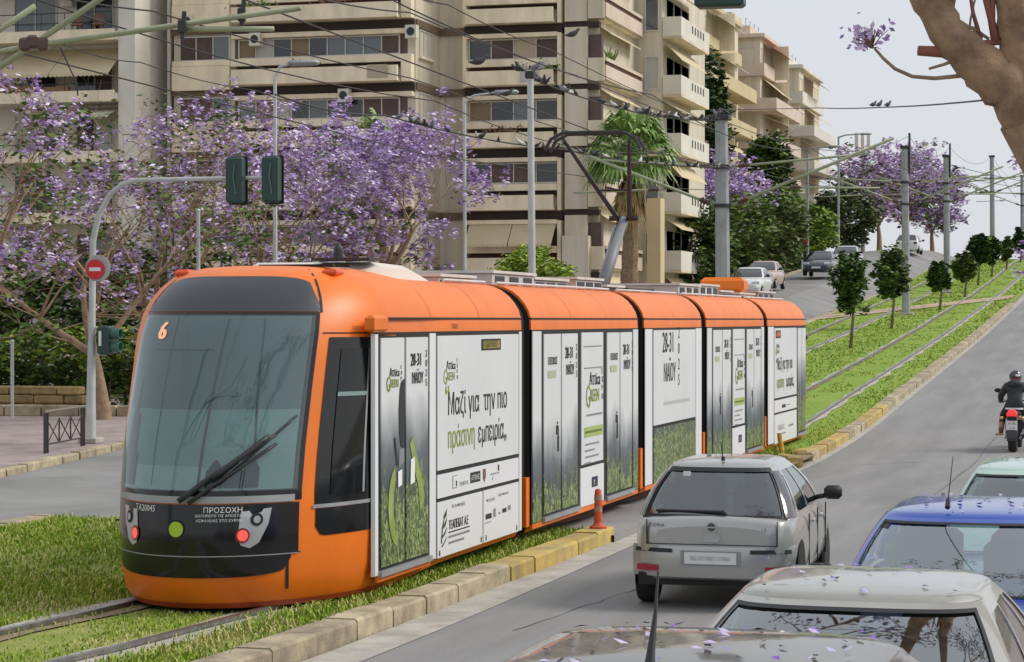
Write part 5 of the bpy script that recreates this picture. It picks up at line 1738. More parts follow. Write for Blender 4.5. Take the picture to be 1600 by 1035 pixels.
def cluster(b, rng, c, rad, n, size, mats, flat=.8, droop=0.0):
    for _ in range(n):
        v = Vector((rng.gauss(0, 1), rng.gauss(0, 1), rng.gauss(0, flat)))
        v = v.normalized() * rad * rng.random() ** .45
        p = Vector(c) + v
        p.z -= droop * rng.random()
        s = size * rng.uniform(.55, 1.35)
        a = rng.uniform(0, math.tau); t = rng.uniform(-1.0, 1.0)
        e1 = Vector((math.cos(a), math.sin(a), t * .5)) * s
        e2 = Vector((-math.sin(a) * .6, math.cos(a) * .6, rng.uniform(-.8, .8))).normalized() * s * .62
        b.mi = rng.choice(mats)
        b.add([p - e1, p + e2 * .9, p + e1, p - e2], [(0, 1, 2, 3)])
JM = [M_f1, M_f2, M_f3, M_l1, M_l2, M_pod]
def jacaranda(name, label, base, h, r, seed, bloom=.65, n=26, size=.085, rad=.42, spread=.52, lean=(0, 0), levels=4, keep=1.0, group='flowering street trees on the left'):
    rng = random.Random(seed)
    root = thing(name, label, 'tree', base, group=group)
    b, tips = limbs(rng, base, h, r, levels=levels, spread=spread, lean=lean, first=(4, 6), up=.30, fork=.20)
    b.build('trunk', M_bark, root, smooth=True)
    cr = MB()
    for (p, w) in tips:
        if rng.random() > keep: continue
        k = rng.random()
        hi = (p.z - base[2]) / h
        if k < bloom * (.45 + .75 * hi):
            for _ in range(rng.randint(2, 4)):          # separate flower heads round the twig end
                o_ = Vector((rng.gauss(0, .6), rng.gauss(0, .6), rng.gauss(0, .45))) * rad
                cluster(cr, rng, p + o_, rad * rng.uniform(.28, .5), int(n * .5 * w * rng.uniform(.7, 1.4)), size * .8, rng.choice([[0, 0, 1], [0, 1, 1], [0, 0, 2], [0, 1, 2]]), 1.2, .08)
                cr.mi = 5
                cr.tube([p, p + o_ * .5, p + o_], [.012, .009, .006], 3, cap=False)
        elif k < .93:
            cluster(cr, rng, p, rad * rng.uniform(.7, 1.4), int(n * .8 * w), size * 1.05, [3, 3, 4, 5], .5, .2)
    cr.build('crown', JM, root)
    return root
def leafy(name, label, base, h, crown_c, crown_r, seed, mats, n_cl=90, n=40, size=.12, rad=.55, group=None, trunk_r=.14, shell=.55, cat='tree', rough=.22):
    """broadleaf tree: tapered trunk with limbs and leaf clumps spread through an ellipsoid"""
    rng = random.Random(seed)
    root = thing(name, label, cat, base, group=group)
    b = MB()
    top = Vector(crown_c)
    bb = Vector(base)
    b.tube([bb, bb.lerp(top, .5) + Vector((.1, 0, 0)), top], [trunk_r, trunk_r * .75, trunk_r * .3], 8)
    cl = []
    for _ in range(n_cl):
        v = Vector((rng.gauss(0, 1), rng.gauss(0, 1), rng.gauss(0, 1))).normalized()
        k = (shell + (1 - shell) * rng.random()) * (1 + rough * noise.noise(v * 2.2 + Vector((seed, 0, 0))))
        c = top + Vector((v.x * crown_r[0], v.y * crown_r[1], v.z * crown_r[2])) * k
        cl.append(c)
    for c in cl[::5]:
        st = bb.lerp(top, rng.uniform(.5, .95))
        b.tube([st, st.lerp(c, .5) + Vector((0, 0, .1)), c], [trunk_r * .35, trunk_r * .22, trunk_r * .08], 4, cap=False)
    b.build('trunk', M_bark2, root, smooth=True)
    cr = MB()
    for c in cl:
        cluster(cr, rng, c, rad * rng.uniform(.7, 1.25), n, size, mats[1], .8)
    cr.build('crown', mats[0], root)
    return root
GM = ([M_l1, M_l2, M_l3, M_l4, M_l5], )
def gmats(idx): return (GM[0], idx)

def ground_at(X, Y, dz=0): return (X, Y, G(X, Y) + dz)
# row of jacarandas along the left pavement
jacaranda('jacaranda_tree', 'jacaranda at the far left edge with a thick slanting bough', ground_at(-24.6, 44.2, .1), 8.6, .24, 11, bloom=.6, n=34, rad=.42, keep=.46)
jacaranda('jacaranda_tree', 'leaning jacaranda behind the no entry sign, mostly bare brown branches', ground_at(-24.9, 51.0, .1), 8.2, .22, 23, bloom=.45, lean=(-.16, -.1), n=32, spread=.58, rad=.42, keep=.34)
jacaranda('jacaranda_tree', 'jacaranda left of the hanging signal heads, tallest sprays over the balconies', ground_at(-26.4, 57.5, .1), 9.4, .2, 31, bloom=.58, n=32, rad=.42, keep=.36)
jacaranda('jacaranda_tree', 'jacaranda directly behind the two hanging signal heads', ground_at(-25.0, 62.0, .1), 8.6, .2, 47, bloom=.66, n=34, rad=.42, keep=.40)
jacaranda('jacaranda_tree', 'densest purple jacaranda, above the middle of the tram roof', ground_at(-25.0, 71.5, .1), 9.6, .24, 53, bloom=1.0, n=42, size=.105, rad=.5, keep=.60)
jacaranda('jacaranda_tree', 'small jacaranda filling the gap left of the densest purple one', ground_at(-27.5, 68, .1), 8.2, .2, 64, bloom=.75, n=34, size=.095, keep=.38)
# greenery of the garden behind
def hedge(name, label, x0, x1, y0, y1, z0, z1, seed, mats, n, size, cat='hedge'):
    rng = random.Random(seed)
    root = thing(name, label, cat, ((x0 + x1) / 2, (y0 + y1) / 2, z0))
    b = MB()
    for _ in range(n):
        c = (rng.uniform(x0, x1), rng.uniform(y0, y1), rng.uniform(z0 + .1, z1) + .12 * noise.noise((rng.uniform(x0, x1), 0, 1)))
        cluster(b, rng, c, .28, 22, size, mats)
    b.build('foliage', GM[0], root)
    st = MB()
    for q in range(int((x1 - x0) * 2)):
        xx = x0 + .2 + q * .5
        if xx > x1: break
        st.tube([(xx, (y0 + y1) / 2, z0), (xx + .08, (y0 + y1) / 2, z0 + (z1 - z0) * .7)], [.04, .02], 4)
    st.build('stems', M_bark2, root)['kind'] = 'stuff'
    return root
gz = G(-27, 53) + .13
hedge('clipped_hedge', 'dark lower hedge behind the stone planter wall', -36, -24.2, 53.6, 54.6, gz, gz + 1.25, 1, [2, 0, 0, 1], 260, .10)
hedge('clipped_hedge', 'yellow green shrubs above the dark hedge', -36, -24.0, 53.2, 55.2, gz + 1.15, gz + 2.1, 2, [1, 4, 1, 0], 300, .10)
hedge('clipped_hedge', 'dense dark shrubbery behind the jacaranda trunks', -36, -25.0, 58, 60.5, gz, gz + 4.3, 3, [2, 0, 0, 3, 1], 560, .14)
hedge('clipped_hedge', 'dark shrubs at the foot of the cream block behind the tram', -38, -27.5, 74, 77, gz + .2, gz + 3.0, 4, [2, 0, 0, 3], 420, .15)
# low planter wall of ochre stones
M_stone = mat('ochre_stone', (.40, .29, .13), .9, col2=(.26, .18, .08), vscale=5, bump=.6, bscale=12, rand=.2)
pw = thing('planter_wall', 'low ochre stone planter wall in front of the hedge', 'wall', (-28, 52.4, gz))
rng = random.Random(4)
for row in range(3):
    x = -33.2 + (row % 2) * .3
    while x < -26.6:
        L_ = rng.uniform(.45, .85)
        b = MB(); b.cbox((x + L_ / 2, 52.4 + rng.uniform(-.03, .03), gz + .12 + row * .23), (L_ - .03, .4, .215), rng.uniform(-.02, .02), .035)
        b.build('stone', M_stone, pw)
        x += L_
pk = thing('garden_kerb', 'pale garden kerb edge running behind the barrier', 'kerb', (-27, 51.2, gz))
x = -34
while x < -24:
    b = MB(); b.cbox((x + .5, 51.2 + (x + 34) * .09, gz + .08), (.96, .2, .3), .09, .03); b.build('kerb_stone', M_kerb, pk); x += 1.0
leafy('round_shrub', 'bright yellow green round shrub behind the tram roof', ground_at(-22.6, 84, .1), 5, Vector((-22.9, 84, 4.75)), (1.6, 1.6, .85), 5, gmats([4, 4, 4, 1]), 130, 34, .10, .32, cat='shrub')
leafy('plane_tree', 'broad dark green tree left of the thick grey pole', ground_at(-23.2, 118, .1), 8, Vector((-23.6, 118, 6.6)), (2.9, 2.9, 2.7), 6, gmats([0, 1, 2, 0, 2]), 170, 42, .17, .6)
leafy('plane_tree', 'mid green spreading tree right of the thick grey pole', ground_at(-22.6, 128, .1), 8, Vector((-22.8, 127, 7.5)), (2.9, 3.2, 2.6), 7, gmats([0, 1, 3, 1]), 170, 42, .17, .6)
leafy('olive_tree', 'dusty olive tree between the pole and the red sign', ground_at(-22.4, 140, .1), 8, Vector((-22.2, 138, 8.4)), (2.7, 3.2, 2.5), 8, gmats([3, 3, 1, 0]), 160, 42, .17, .6)
leafy('plane_tree', 'light green tree behind the lamp post near the dark car', ground_at(-22.2, 152, .1), 8, Vector((-22.4, 152, 9.0)), (2.6, 3, 2.6), 9, gmats([1, 4, 0, 1]), 140, 40, .19, .6)
leafy('cypress_tree', 'tall dark evergreen between the cream block and the yellowish block', ground_at(-28.5, 140), 20, Vector((-27.2, 140, 14.6)), (2.2, 2.2, 5.6), 10, gmats([2, 2, 0, 2]), 190, 40, .22, .7)
leafy('cypress_tree', 'dark evergreen in front of the pale balconies', ground_at(-27.0, 165), 18, Vector((-26.6, 165, 13.2)), (1.9, 1.9, 3.8), 12, gmats([2, 0, 2, 1]), 150, 40, .22, .7)
leafy('plane_tree', 'brownish green tree behind the white van', ground_at(-22.6, 178), 8, Vector((-22.8, 178, 11.0)), (2.6, 3, 2.9), 13, gmats([3, 0, 3, 2]), 130, 36, .22, .65)
jacaranda('jacaranda_tree', 'distant jacaranda showing purple just right of the thick grey pole', ground_at(-24.6, 132), 9.2, .2, 71, bloom=1.0, n=26, size=.16, rad=.7, levels=3, group='flowering trees up the hill')
jacaranda('jacaranda_tree', 'far jacaranda left of the second grey pole, half bare', ground_at(-21.5, 192), 10.5, .26, 83, bloom=.7, n=22, size=.2, rad=.75, levels=3, group='flowering trees up the hill')
jacaranda('jacaranda_tree', 'far jacaranda behind the second grey pole', ground_at(-20.2, 202), 11.0, .26, 91, bloom=.75, n=24, size=.2, rad=.8, levels=3, group='flowering trees up the hill')
jacaranda('jacaranda_tree', 'purple jacaranda just left of the third grey pole', ground_at(-19.0, 214), 10.5, .26, 99, bloom=.9, n=26, size=.2, rad=.8, levels=3, group='flowering trees up the hill')
rj = thing('roadside_jacaranda', 'jacaranda sprays reaching into the right edge above the road', 'tree', (1.3, 38.5, g(38.5) + .14), group='flowering trees up the hill')
rng = random.Random(61)
b = MB()
b.tube([(1.3, 38.5, .1), (1.25, 38.5, 2.2), (.9, 38.5, 4.0)], [.22, .18, .15], 9)
for pts_ in ([(.9, 38.5, 4.0), (-.3, 38.6, 5.3), (-1.3, 38.5, 5.75), (-2.0, 38.4, 5.6)], [(.9, 38.5, 4.0), (-.4, 38.3, 4.2), (-1.4, 38.2, 4.2), (-1.9, 38.2, 4.05)], [(.9, 38.5, 4.0), (1.4, 38.9, 6.0), (1.2, 39, 7.5)], [(-.3, 38.6, 5.3), (-.9, 38.7, 6.2), (-1.2, 38.7, 6.9)]):
    b.tube(pts_, [.09, .05, .03, .012][:len(pts_)], 6)
b.build('trunk', M_bark, rj, smooth=True)
cr = MB()
for (cx_, cy_, cz_, rr_, nn_) in ((-1.95, 38.4, 5.55, .22, 60), (-1.75, 38.4, 5.75, .25, 70), (-1.5, 38.5, 5.85, .3, 80), (-1.9, 38.2, 4.05, .2, 45), (-1.7, 38.2, 4.25, .22, 40), (-1.2, 38.7, 6.9, .5, 90), (1.2, 39, 7.5, .9, 160), (-.6, 38.5, 5.9, .6, 120), (-1.98, 38.3, 3.7, .14, 20)):
    cluster(cr, rng, (cx_, cy_, cz_), rr_, nn_, .05, [0, 0, 1, 2], .9)
cr.build('crown', JM, rj)
# clipped trees on the median
def clipped(label, px, py, X, hpx, wpx, seed, base_y=None):
    d = depth_on_X(px, X)
    p = at_depth(px, py, d)
    z = g(p.y) + VZ - .05
    s = d / FPX
    h = hpx * s; w = wpx * s / 2
    ch = h * .66
    leafy('clipped_tree', label, (p.x, p.y, z), h, Vector((p.x, p.y, z + h - ch / 2)), (w * 1.05, w * 1.05, ch / 2), seed, gmats([[2, 2, 0, 0, 1], [2, 0, 3, 1], [2, 2, 2, 0]][seed % 3]), 96 + seed % 4 * 10, 34, max(.075, .0012 * d), w * .30, group='clipped trees on the tram median', trunk_r=.07, shell=.3, rough=.38)
clipped('nearest clipped tree on the median, with a round dark crown', 1329, 552, -10.6, 152, 60, 201)
clipped('second clipped tree on the median, left of the second grey pole', 1393, 515, -10.5, 128, 55, 202)
clipped('low clipped bush just behind the end of the tram', 1228, 520, -10.7, 95, 56, 203)
clipped('third clipped tree, beside the foot of the third grey pole', 1468, 468, -9.8, 78, 30, 204)
clipped('fourth clipped tree with a small bush round its foot', 1507, 442, -9.6, 70, 32, 205)
clipped('fifth clipped tree, taller, near the brow of the hill', 1528, 428, -9.9, 82, 28, 206)
clipped('sixth clipped tree in front of the fourth grey pole', 1549, 420, -9.7, 66, 26, 207)
clipped('seventh, thin clipped tree near the brow', 1572, 416, -9.3, 48, 18, 208)
clipped('clipped tree furthest right on the brow', 1594, 413, -8.9, 52, 20, 209)

# palm in front of the cream block
pp = on_X(985, 440, -22.9)
palm = thing('fan_palm', 'fan palm with a skirt of dead fronds in front of the cream block', 'palm tree', ground_at(-22.9, pp.y))
px_, py_ = -22.9, pp.y
ptop = 10.6
b = MB()
zs = frange(G(px_, py_), ptop, 14)
b.tube([(px_ + .05 * math.sin(z), py_, z) for z in zs], [.42 - .012 * k + (.04 if k % 2 else 0) for k in range(15)], 10)
b.build('trunk', mat('palm_bark', (.17, .11, .07), .95, col2=(.27, .19, .12), vscale=8, bump=.8, bscale=9), palm)
rng = random.Random(8)
M_pf = mat('palm_green', (.15, .27, .05), .55); M_pf2 = mat('palm_light', (.36, .46, .16), .55); M_pd = mat('palm_dead', (.36, .24, .11), .85)
def frond(b, c, a, el, L_, mats_, blades=13):
    d = Vector((math.cos(a) * math.cos(el), math.sin(a) * math.cos(el), math.sin(el)))
    p1 = Vector(c) + d * L_ * .5 + Vector((0, 0, -.05))
    b.mi = mats_[0]
    b.tube([c, p1], [.035, .02], 4)
    side = d.cross(Vector((0, 0, 1))).normalized()
    upv = side.cross(d).normalized()
    for k in range(blades):
        t = -1.15 + 2.3 * k / (blades - 1)
        dd = (d * math.cos(t) + side * math.sin(t)).normalized()
        l = L_ * .62 * (1 - .22 * abs(t)) * rng.uniform(.85, 1.1)
        w = .085
        nrm = dd.cross(upv).normalized() * w
        mid = p1 + dd * l * .6
        tip = p1 + dd * l + Vector((0, 0, -l * rng.uniform(.25, .6)))
        b.mi = rng.choice(mats_)
        b.add([p1, mid + nrm, tip, mid - nrm], [(0, 1, 2, 3)])
for q in range(64):
    b = MB()
    frond(b, (px_, py_, ptop + rng.uniform(-.2, .25)), rng.uniform(0, math.tau), rng.uniform(-.55, 1.25), rng.uniform(1.9, 2.6), [0, 0, 1])
    b.build('frond', [M_pf, M_pf2, M_pd], palm)
for q in range(26):
    b = MB()
    frond(b, (px_, py_, ptop - rng.uniform(.2, 1.6)), rng.uniform(0, math.tau), rng.uniform(-1.45, -1.0), rng.uniform(1.2, 1.8), [2, 2, 2, 1])
    b.build('dead_frond', [M_pf, M_pf2, M_pd], palm)
# small palm among the jacarandas
p2 = on_X(600, 210, -26.5)
pal2 = thing('fan_palm', 'small palm poking out beside the densest purple jacaranda', 'palm tree', ground_at(-26.5, p2.y))
b = MB(); b.tube([(-26.5, p2.y, G(-26.5, p2.y)), (-26.5, p2.y, p2.z)], [.22, .16], 8); b.build('trunk', MATS['palm_bark'], pal2)
for q in range(18):
    b = MB(); frond(b, (-26.5, p2.y, p2.z), rng.uniform(0, math.tau), rng.uniform(-.5, 1.2), rng.uniform(.9, 1.3), [0, 1, 1]); b.build('frond', [M_pf, M_pf2, M_pd], pal2)

# near jacaranda over the footpath: boughs entering at the top right
nt_ = thing('near_jacaranda', 'thick bare boughs of the nearest jacaranda at the top right corner', 'tree', (.9, 13.4, .24))
dN = 13.0
def nb(x, y, d=dN): return at_depth(x, y, d)
M_barkn = mat('bark_pale_brown', (.42, .28, .17), .9, col2=(.19, .12, .08), vscale=4.5, bump=1.0, bscale=16, detail=10)
b = MB()
crotch = nb(1610, 175, 13.0)
b.tube([Vector((1.0, 13.4, .1)), Vector((.9, 13.35, 1.6)), nb(1720, 360, 13.1), nb(1650, 240, 13.05), crotch], [.30, .26, .24, .22, .20], 12)
b.build('trunk', M_barkn, nt_, smooth=True)
def bough(pts, rs, name='bough', m=M_barkn, n=10):
    b = MB()
    rg_ = random.Random(int(pts[0][0]) + len(pts))
    P_, R_ = [], []
    sub = 5 if name == 'bough' else 1
    for i in range(len(pts) - 1):
        for k in range(sub):
            t = k / sub
            q = nb(*pts[i]).lerp(nb(*pts[i + 1]), t)
            r_ = rs[i] + (rs[i + 1] - rs[i]) * t
            if name == 'bough':
                q = q + Vector((rg_.uniform(-.012, .012), rg_.uniform(-.012, .012), rg_.uniform(-.012, .012)))
                r_ *= rg_.uniform(.94, 1.08)
            P_.append(q); R_.append(r_)
    P_.append(nb(*pts[-1])); R_.append(rs[-1])
    b.tube(P_, R_, n)
    return b.build(name, m, nt_, smooth=True)
bough([(1640, 215), (1582, 146), (1528, 100), (1486, 58), (1452, 0), (1436, -60), (1425, -140)], [.18, .155, .13, .108, .098, .095, .085], n=14)
bough([(1640, 200), (1606, 120), (1590, 60), (1583, 0), (1570, -80)], [.18, .13, .11, .105, .10], n=14)
M_twig = mat('twig_reddish', (.26, .10, .075), .8)
bough([(1505, 70), (1470, 82), (1434, 80)], [.045, .035, .03], 'broken_stub', M_twig, 7)
bough([(1520, 84), (1475, 101), (1451, 108)], [.012, .01, .008], 'twig', M_bark, 5)
bough([(1500, 68), (1530, 70), (1560, 66), (1590, 72)], [.03, .025, .02, .02], 'twig', M_twig, 6)
bough([(1556, 66), (1548, 30), (1535, -20)], [.03, .022, .02], 'twig', M_twig, 6)
bough([(1532, 62), (1520, 20), (1512, -30)], [.016, .012, .01], 'twig', M_twig, 5)
bough([(1560, 64), (1550, 40), (1551, -20)], [.02, .02, .018], 'twig', M_twig, 5)
bough([(1495, 38), (1520, 45), (1545, 62)], [.014, .012, .01], 'twig', M_bark, 5)
bough([(1512, 62), (1516, 30), (1525, -10)], [.008, .007, .006], 'twig', M_bark, 5)
bough([(1492, 60), (1484, 20), (1490, -10)], [.03, .022, .02], 'twig', M_twig, 6)
bough([(1535, 112), (1500, 119), (1460, 123), (1425, 120), (1398, 108), (1380, 92), (1366, 76)], [.015, .014, .013, .012, .011, .010, .008], 'flower_stem', M_bark, 6)
rng = random.Random(15)
cr = MB()
for q in range(70):
    p = nb(1356 + rng.gauss(0, 17), 56 + rng.gauss(0, 11), dN + rng.gauss(0, .06))
    a = rng.uniform(0, math.tau)
    e = Vector((math.cos(a), rng.uniform(-.4, .4), math.sin(a) * .6)).normalized() * rng.uniform(.012, .026)
    f_ = Vector((-e.z, rng.uniform(-.01, .01), e.x)) * .55
    cr.mi = rng.choice([0, 0, 2, 1])
    cr.add([p - e, p + f_, p + e, p - f_], [(0, 1, 2, 3)])
for q in range(24):
    p = nb(1362, 76); t = nb(1356 + rng.gauss(0, 19), 55 + rng.gauss(0, 11))
    cr.mi = 5
    cr.tube([p, p.lerp(t, .5) + Vector((0, 0, .01)), t], [.004, .003, .002], 3)
cr.build('flower_spray', JM, nt_)['kind'] = 'stuff'
rng = random.Random(33)
bb_ = MB()
tips_ = []
def arch(p, d, L_, r_, lev):
    pts = [Vector(p)]
    q = Vector(p); dd = Vector(d).normalized()
    for k in range(4):
        dd = (dd + Vector((rng.uniform(-1, 1), rng.uniform(-1, 1), rng.uniform(-.4, .6))) * .18).normalized()
        q = q + dd * L_ / 4
        q.z = max(q.z, 6.9 if q.y < 20 else 7.6)
        pts.append(q.copy())
    bb_.tube(pts, [r_ * (1 - .14 * k) for k in range(5)], 6 if lev < 2 else 4, cap=False)
    if lev >= 3:
        tips_.append(pts[-1]); return
    for k in range(3):
        a = rng.uniform(0, math.tau)
        arch(pts[-1] if k < 2 else pts[2], dd * .8 + Vector((math.cos(a), math.sin(a), rng.uniform(-.1, .4))) * .8, L_ * rng.uniform(.6, .85), r_ * .6, lev + 1)
top1 = nb(1425, -140); top2 = nb(1570, -80)
b1_ = MB()
b1_.tube([top1, Vector((top1.x - .15, top1.y, 6.3)), Vector((top1.x - .4, top1.y - .1, 7.2))], [.09, .085, .08], 8)
b1_.tube([top2, Vector((top2.x + .1, top2.y, 6.4)), Vector((top2.x + .2, top2.y, 7.4))], [.11, .10, .095], 8)
b1_.build('upper_bough', M_barkn, nt_, smooth=True)
for (st_, ds_) in ((Vector((top1.x - .4, top1.y - .1, 7.2)), ((-1, -.3, .3), (-.6, -1, .3), (-.5, .8, .4), (.1, -.8, .5))), (Vector((top2.x + .2, top2.y, 7.4)), ((1, -.4, .3), (.4, 1, .4), (.3, -1, .3), (-.2, .2, 1)))):
    for d_ in ds_:
        arch(st_, d_, 2.2, .07, 0)
bb_.build('upper_branches', M_barkn, nt_, smooth=True)
cr = MB()
for t_ in tips_:
    cluster(cr, rng, t_, .4, 26, .06, rng.choice([[0, 0, 1, 2], [3, 4, 3], [0, 1, 3]]), .8)
cr.build('crown', JM, nt_)
# ------------------------------------------------------------------ poles, wires, signals, signs
M_pole = mat('galvanised_grey', (.33, .35, .36), .55, metal=.15, var=.18, vscale=2.5)
M_polel = mat('pole_pale', (.52, .54, .53), .5, metal=.15, var=.15, vscale=2)
M_olv = mat('tube_olive', (.34, .37, .24), .5, var=.15, vscale=3)
M_ins = mat('insulator_brown', (.10, .05, .045), .4)
M_wire = mat('wire_black', (.02, .02, .02), .6)
M_sgn = mat('signal_green', (.018, .055, .045), .45)
def collar(root, x, y, z, r, h=.12, m=None):
    b = MB(); b.lathe([(r, 0), (r, h)], (x, y, z), 12); return b.build('collar', m or M_dk, root)
def insulated_tube(root, name, p0, p1, r, m=None):
    b = MB(); b.tube([p0, p1], r, 7); o = b.build(name, m or M_olv, root, smooth=True)
    d = (Vector(p1) - Vector(p0)).normalized()
    b = MB()
    for k in range(3):
        c = Vector(p0) + d * (.25 + k * .09)
        b.tube([c - d * .02, c + d * .02], r * 2.2, 8)
    b.tube([Vector(p0) + d * .2, Vector(p0) + d * .5], r * 1.3, 8)
    b.build('insulator', M_ins, o)
    return o
def tram_pole(label, px, X, h, r=.19, arms=True, mast=0.0, thin=False, arm_l=4.6):
    d = depth_on_X(px, X)
    p = at_depth(px, 500, d)
    x, y = p.x, p.y
    z = g(y) + VZ - .06
    root = thing('tram_pole', label, 'pole', (x, y, z), group='overhead line poles along the tram median')
    b = MB()
    n = 8 if not thin else 10
    lean = .03
    b.tube([(x, y, z), (x - lean * .5 * h * .3, y, z + h * .5), (x - lean * h * .3, y, z + h)], [r, r * .92, r * .8], n)
    b.build('shaft', M_polel if thin else M_pole, root)
    b = MB(); b.cbox((x, y, z + .06), (r * 3.4, r * 3.4, .14), 0, .03); b.build('foot', M_conc, root)
    xt = x - lean * h * .3
    b = MB(); b.cbox((xt, y, z + h + .06), (r * 2.2, r * 2.2, .14), 0, .02); b.build('cap', M_dk, root)
    if mast:
        b = MB(); b.tube([(xt + r * 1.1, y, z + h - 1.2), (xt + r * 1.1, y, z + h + mast)], .06, 6); b.build('top_mast', M_dk, root)
    if arms:
        za = z + 5.35
        collar(root, xt + .03, y, za, r * 1.12, .10); collar(root, xt, y, za + 1.05, r * 1.08, .12)
        for sgn in (-1, 1):
            tip = Vector((x + sgn * arm_l, y, z + 7.15))
            insulated_tube(root, 'bracket_tube', (x + sgn * r * .9, y, za + .05), tip, .045)
            insulated_tube(root, 'stay_tube', (x + sgn * r * .9, y, za + 1.12), Vector((x + sgn * arm_l * .86, y, z + 6.75)), .035)
            insulated_tube(root, 'steady_tube', (x + sgn * arm_l * .35, y, z + 5.88), (x + sgn * arm_l * .92, y, z + 5.82), .03)
            b = MB(); b.tube([(x + sgn * arm_l * .36, y, z + 5.88), (x + sgn * arm_l * .36, y, z + 6.3 - .2)], .02, 5); b.build('dropper', M_dk, root)
    return Vector((xt, y, z + h))
T1 = tram_pole('slim pale pole with perched pigeons on its head, behind the second tram section', 834, -11.0, 7.35, .075, arms=False, thin=True)
T2 = tram_pole('thickest grey overhead line pole, behind the middle of the tram', 1131, -11.0, 7.75, .22)
T3 = tram_pole('grey overhead line pole with a small mast, right of the second clipped tree', 1416, -11.0, 8.1, .2, mast=.75)
T4 = tram_pole('grey overhead line pole with a mast, third along the rising median', 1480, -11.0, 8.0, .2, mast=.8)
T5 = tram_pole('grey overhead line pole near the brow of the hill', 1551, -11.0, 8.1, .2)
T6 = tram_pole('farthest overhead line pole at the right edge', 1598, -10.6, 8.1, .2)
# near cantilever whose pole stands outside the frame
pn = at_depth(-333, 500, 18.9)
near = thing('near_tram_pole', 'olive tubes of the nearest overhead line bracket at the top left', 'pole', (pn.x, pn.y, g(pn.y) + VZ), group='overhead line poles along the tram median')
b = MB(); b.tube([(pn.x, pn.y, VZ), (pn.x, pn.y, 7.9)], [.2, .17], 8); b.build('shaft', M_pole, near)
def ntube(pts, r, name='bracket_tube', m=M_olv, n=8):
    b = MB(); b.tube([at_depth(*p) for p in pts], r, n); return b.build(name, m, near, smooth=True)
ntube([(-333, 330, 18.9), (55, 68, 18.4), (200, -30, 18.2), (420, -180, 18)], .026)
ntube([(-333, 145, 18.9), (50, 72, 18.4), (470, 13, 17.8)], .024)
ntube([(55, 10, 18.5), (-40, 75, 18.55), (-333, 270, 18.9)], .024)
ntube([(280, 46, 18.0), (428, 46, 17.9)], .022, 'steady_tube')
for (x_, y_) in ((40, 70), (52, 66), (68, 70)):
    b = MB(); b.cbox(at_depth(x_, y_, 18.38), (.09, .09, .11), .3, .02); b.build('clamp', M_ins, near)
for (x_, y_) in ((378, 24), (285, 42)):
    b = MB(); c = at_depth(x_, y_, 17.95); b.cbox(c, (.06, .06, .12), .2, .015); b.tube([c + Vector((0, 0, -.1)), c + Vector((.02, 0, .12))], .02, 5); b.build('clamp', M_dk, near)
ntube([(95, 75, 18.4), (120, 130, 18.4), (122, 150, 18.4)], .006, 'hanger', M_wire, 4)

# wires
WIRES = []
def wire(label, pts, r=.012, sag=0.0, seg=10, name='overhead_wire', grp='wires of the tram overhead line'):
    b = MB()
    P = []
    for a, c in zip(pts, pts[1:]):
        a, c = Vector(a), Vector(c)
        for k in range(seg):
            t = k / seg
            q = a.lerp(c, t)
            q.z -= sag * 4 * t * (1 - t)
            P.append(q)
    P.append(Vector(pts[-1]))
    b.tube(P, r, 4)
    o = b.build(name, M_wire, None, org=tuple(P[0]))
    tag(o, label, 'wire', grp)
    return P
PY = [4, 17.5, 40, T2.y, 82, T3.y, T4.y, T5.y, 200]
for X, nm in ((-8.6, 'right'), (-12.75, 'left')):
    wire('contact wire running above the %s hand tram track' % nm, [(X + (.2 if k % 2 else -.2), y, g(y) + VZ + 5.85) for k, y in enumerate(PY)], .010, 0.0, 3)
    wire('sagging carrier wire above the %s hand tram track' % nm, [(X, y, g(y) + VZ + 6.85) for y in PY], .011, .35, 8)
W1 = wire('wire lined with pigeons between the slim pale pole and the thickest pole', [T1, T2], .016, .25, 14)
q0 = at_depth(430, 148, 36)
W2 = wire('lower wire lined with pigeons crossing behind the slim pale pole', [q0, at_depth(600, 180, 43), at_depth(880, 234, 52), at_depth(1125, 262, 60.5)], .016, .1, 12)
wire('feeder wire strung between the tops of the median poles', [T2, T3 + Vector((.2, 0, .6)), T4 + Vector((.2, 0, .6)), T5 + Vector((0, 0, .1)), T6], .012, .8, 10)
wire('black wire crossing the sky with three small birds on it', [at_depth(1085, 172, 60), at_depth(1278, 169, 30), at_depth(1380, 168, 22), at_depth(1565, 154, 13.2)], .006, 0.01, 8)
wire('high wire slanting over the left facade, first from the top left corner', [at_depth(-60, -40, 22), at_depth(240, 18, 26), at_depth(640, 122, 36), at_depth(1000, 238, 56)], .010, .05, 8)
wire('high wire slanting down over the middle of the cream block', [at_depth(430, -20, 24), at_depth(640, 20, 30), at_depth(900, 118, 42), at_depth(1120, 205, 60)], .010, .05, 8)
wire('high wire slanting over the centre windows', [at_depth(560, -40, 25), at_depth(700, 8, 31), at_depth(860, 78, 40), at_depth(1118, 196, 60)], .010, .05, 8)
wire('thin wire from the awning to the signal arm', [at_depth(100, 70, 30), at_depth(220, 98, 33), at_depth(400, 142, 38), at_depth(600, 200, 45)], .008, .05, 8)
wire('crossing wire between the second and third median poles', [T3 + Vector((0, 0, -.6)), T4 + Vector((3.8, 0, -1.8))], .014, .1, 6)
wire('crossing wire falling to the left from the third median pole', [T4 + Vector((0, 0, -.5)), T3 + Vector((3.5, 0, -1.9))], .014, .1, 6)
wire('crossing wire between the third and fourth median poles', [T4 + Vector((0, 0, -.4)), T5 + Vector((4, 0, -2.2))], .02, .1, 6)
wire('crossing wire falling back from the fourth median pole', [T5 + Vector((0, 0, -.4)), T4 + Vector((4, 0, -2.4))], .02, .1, 6)

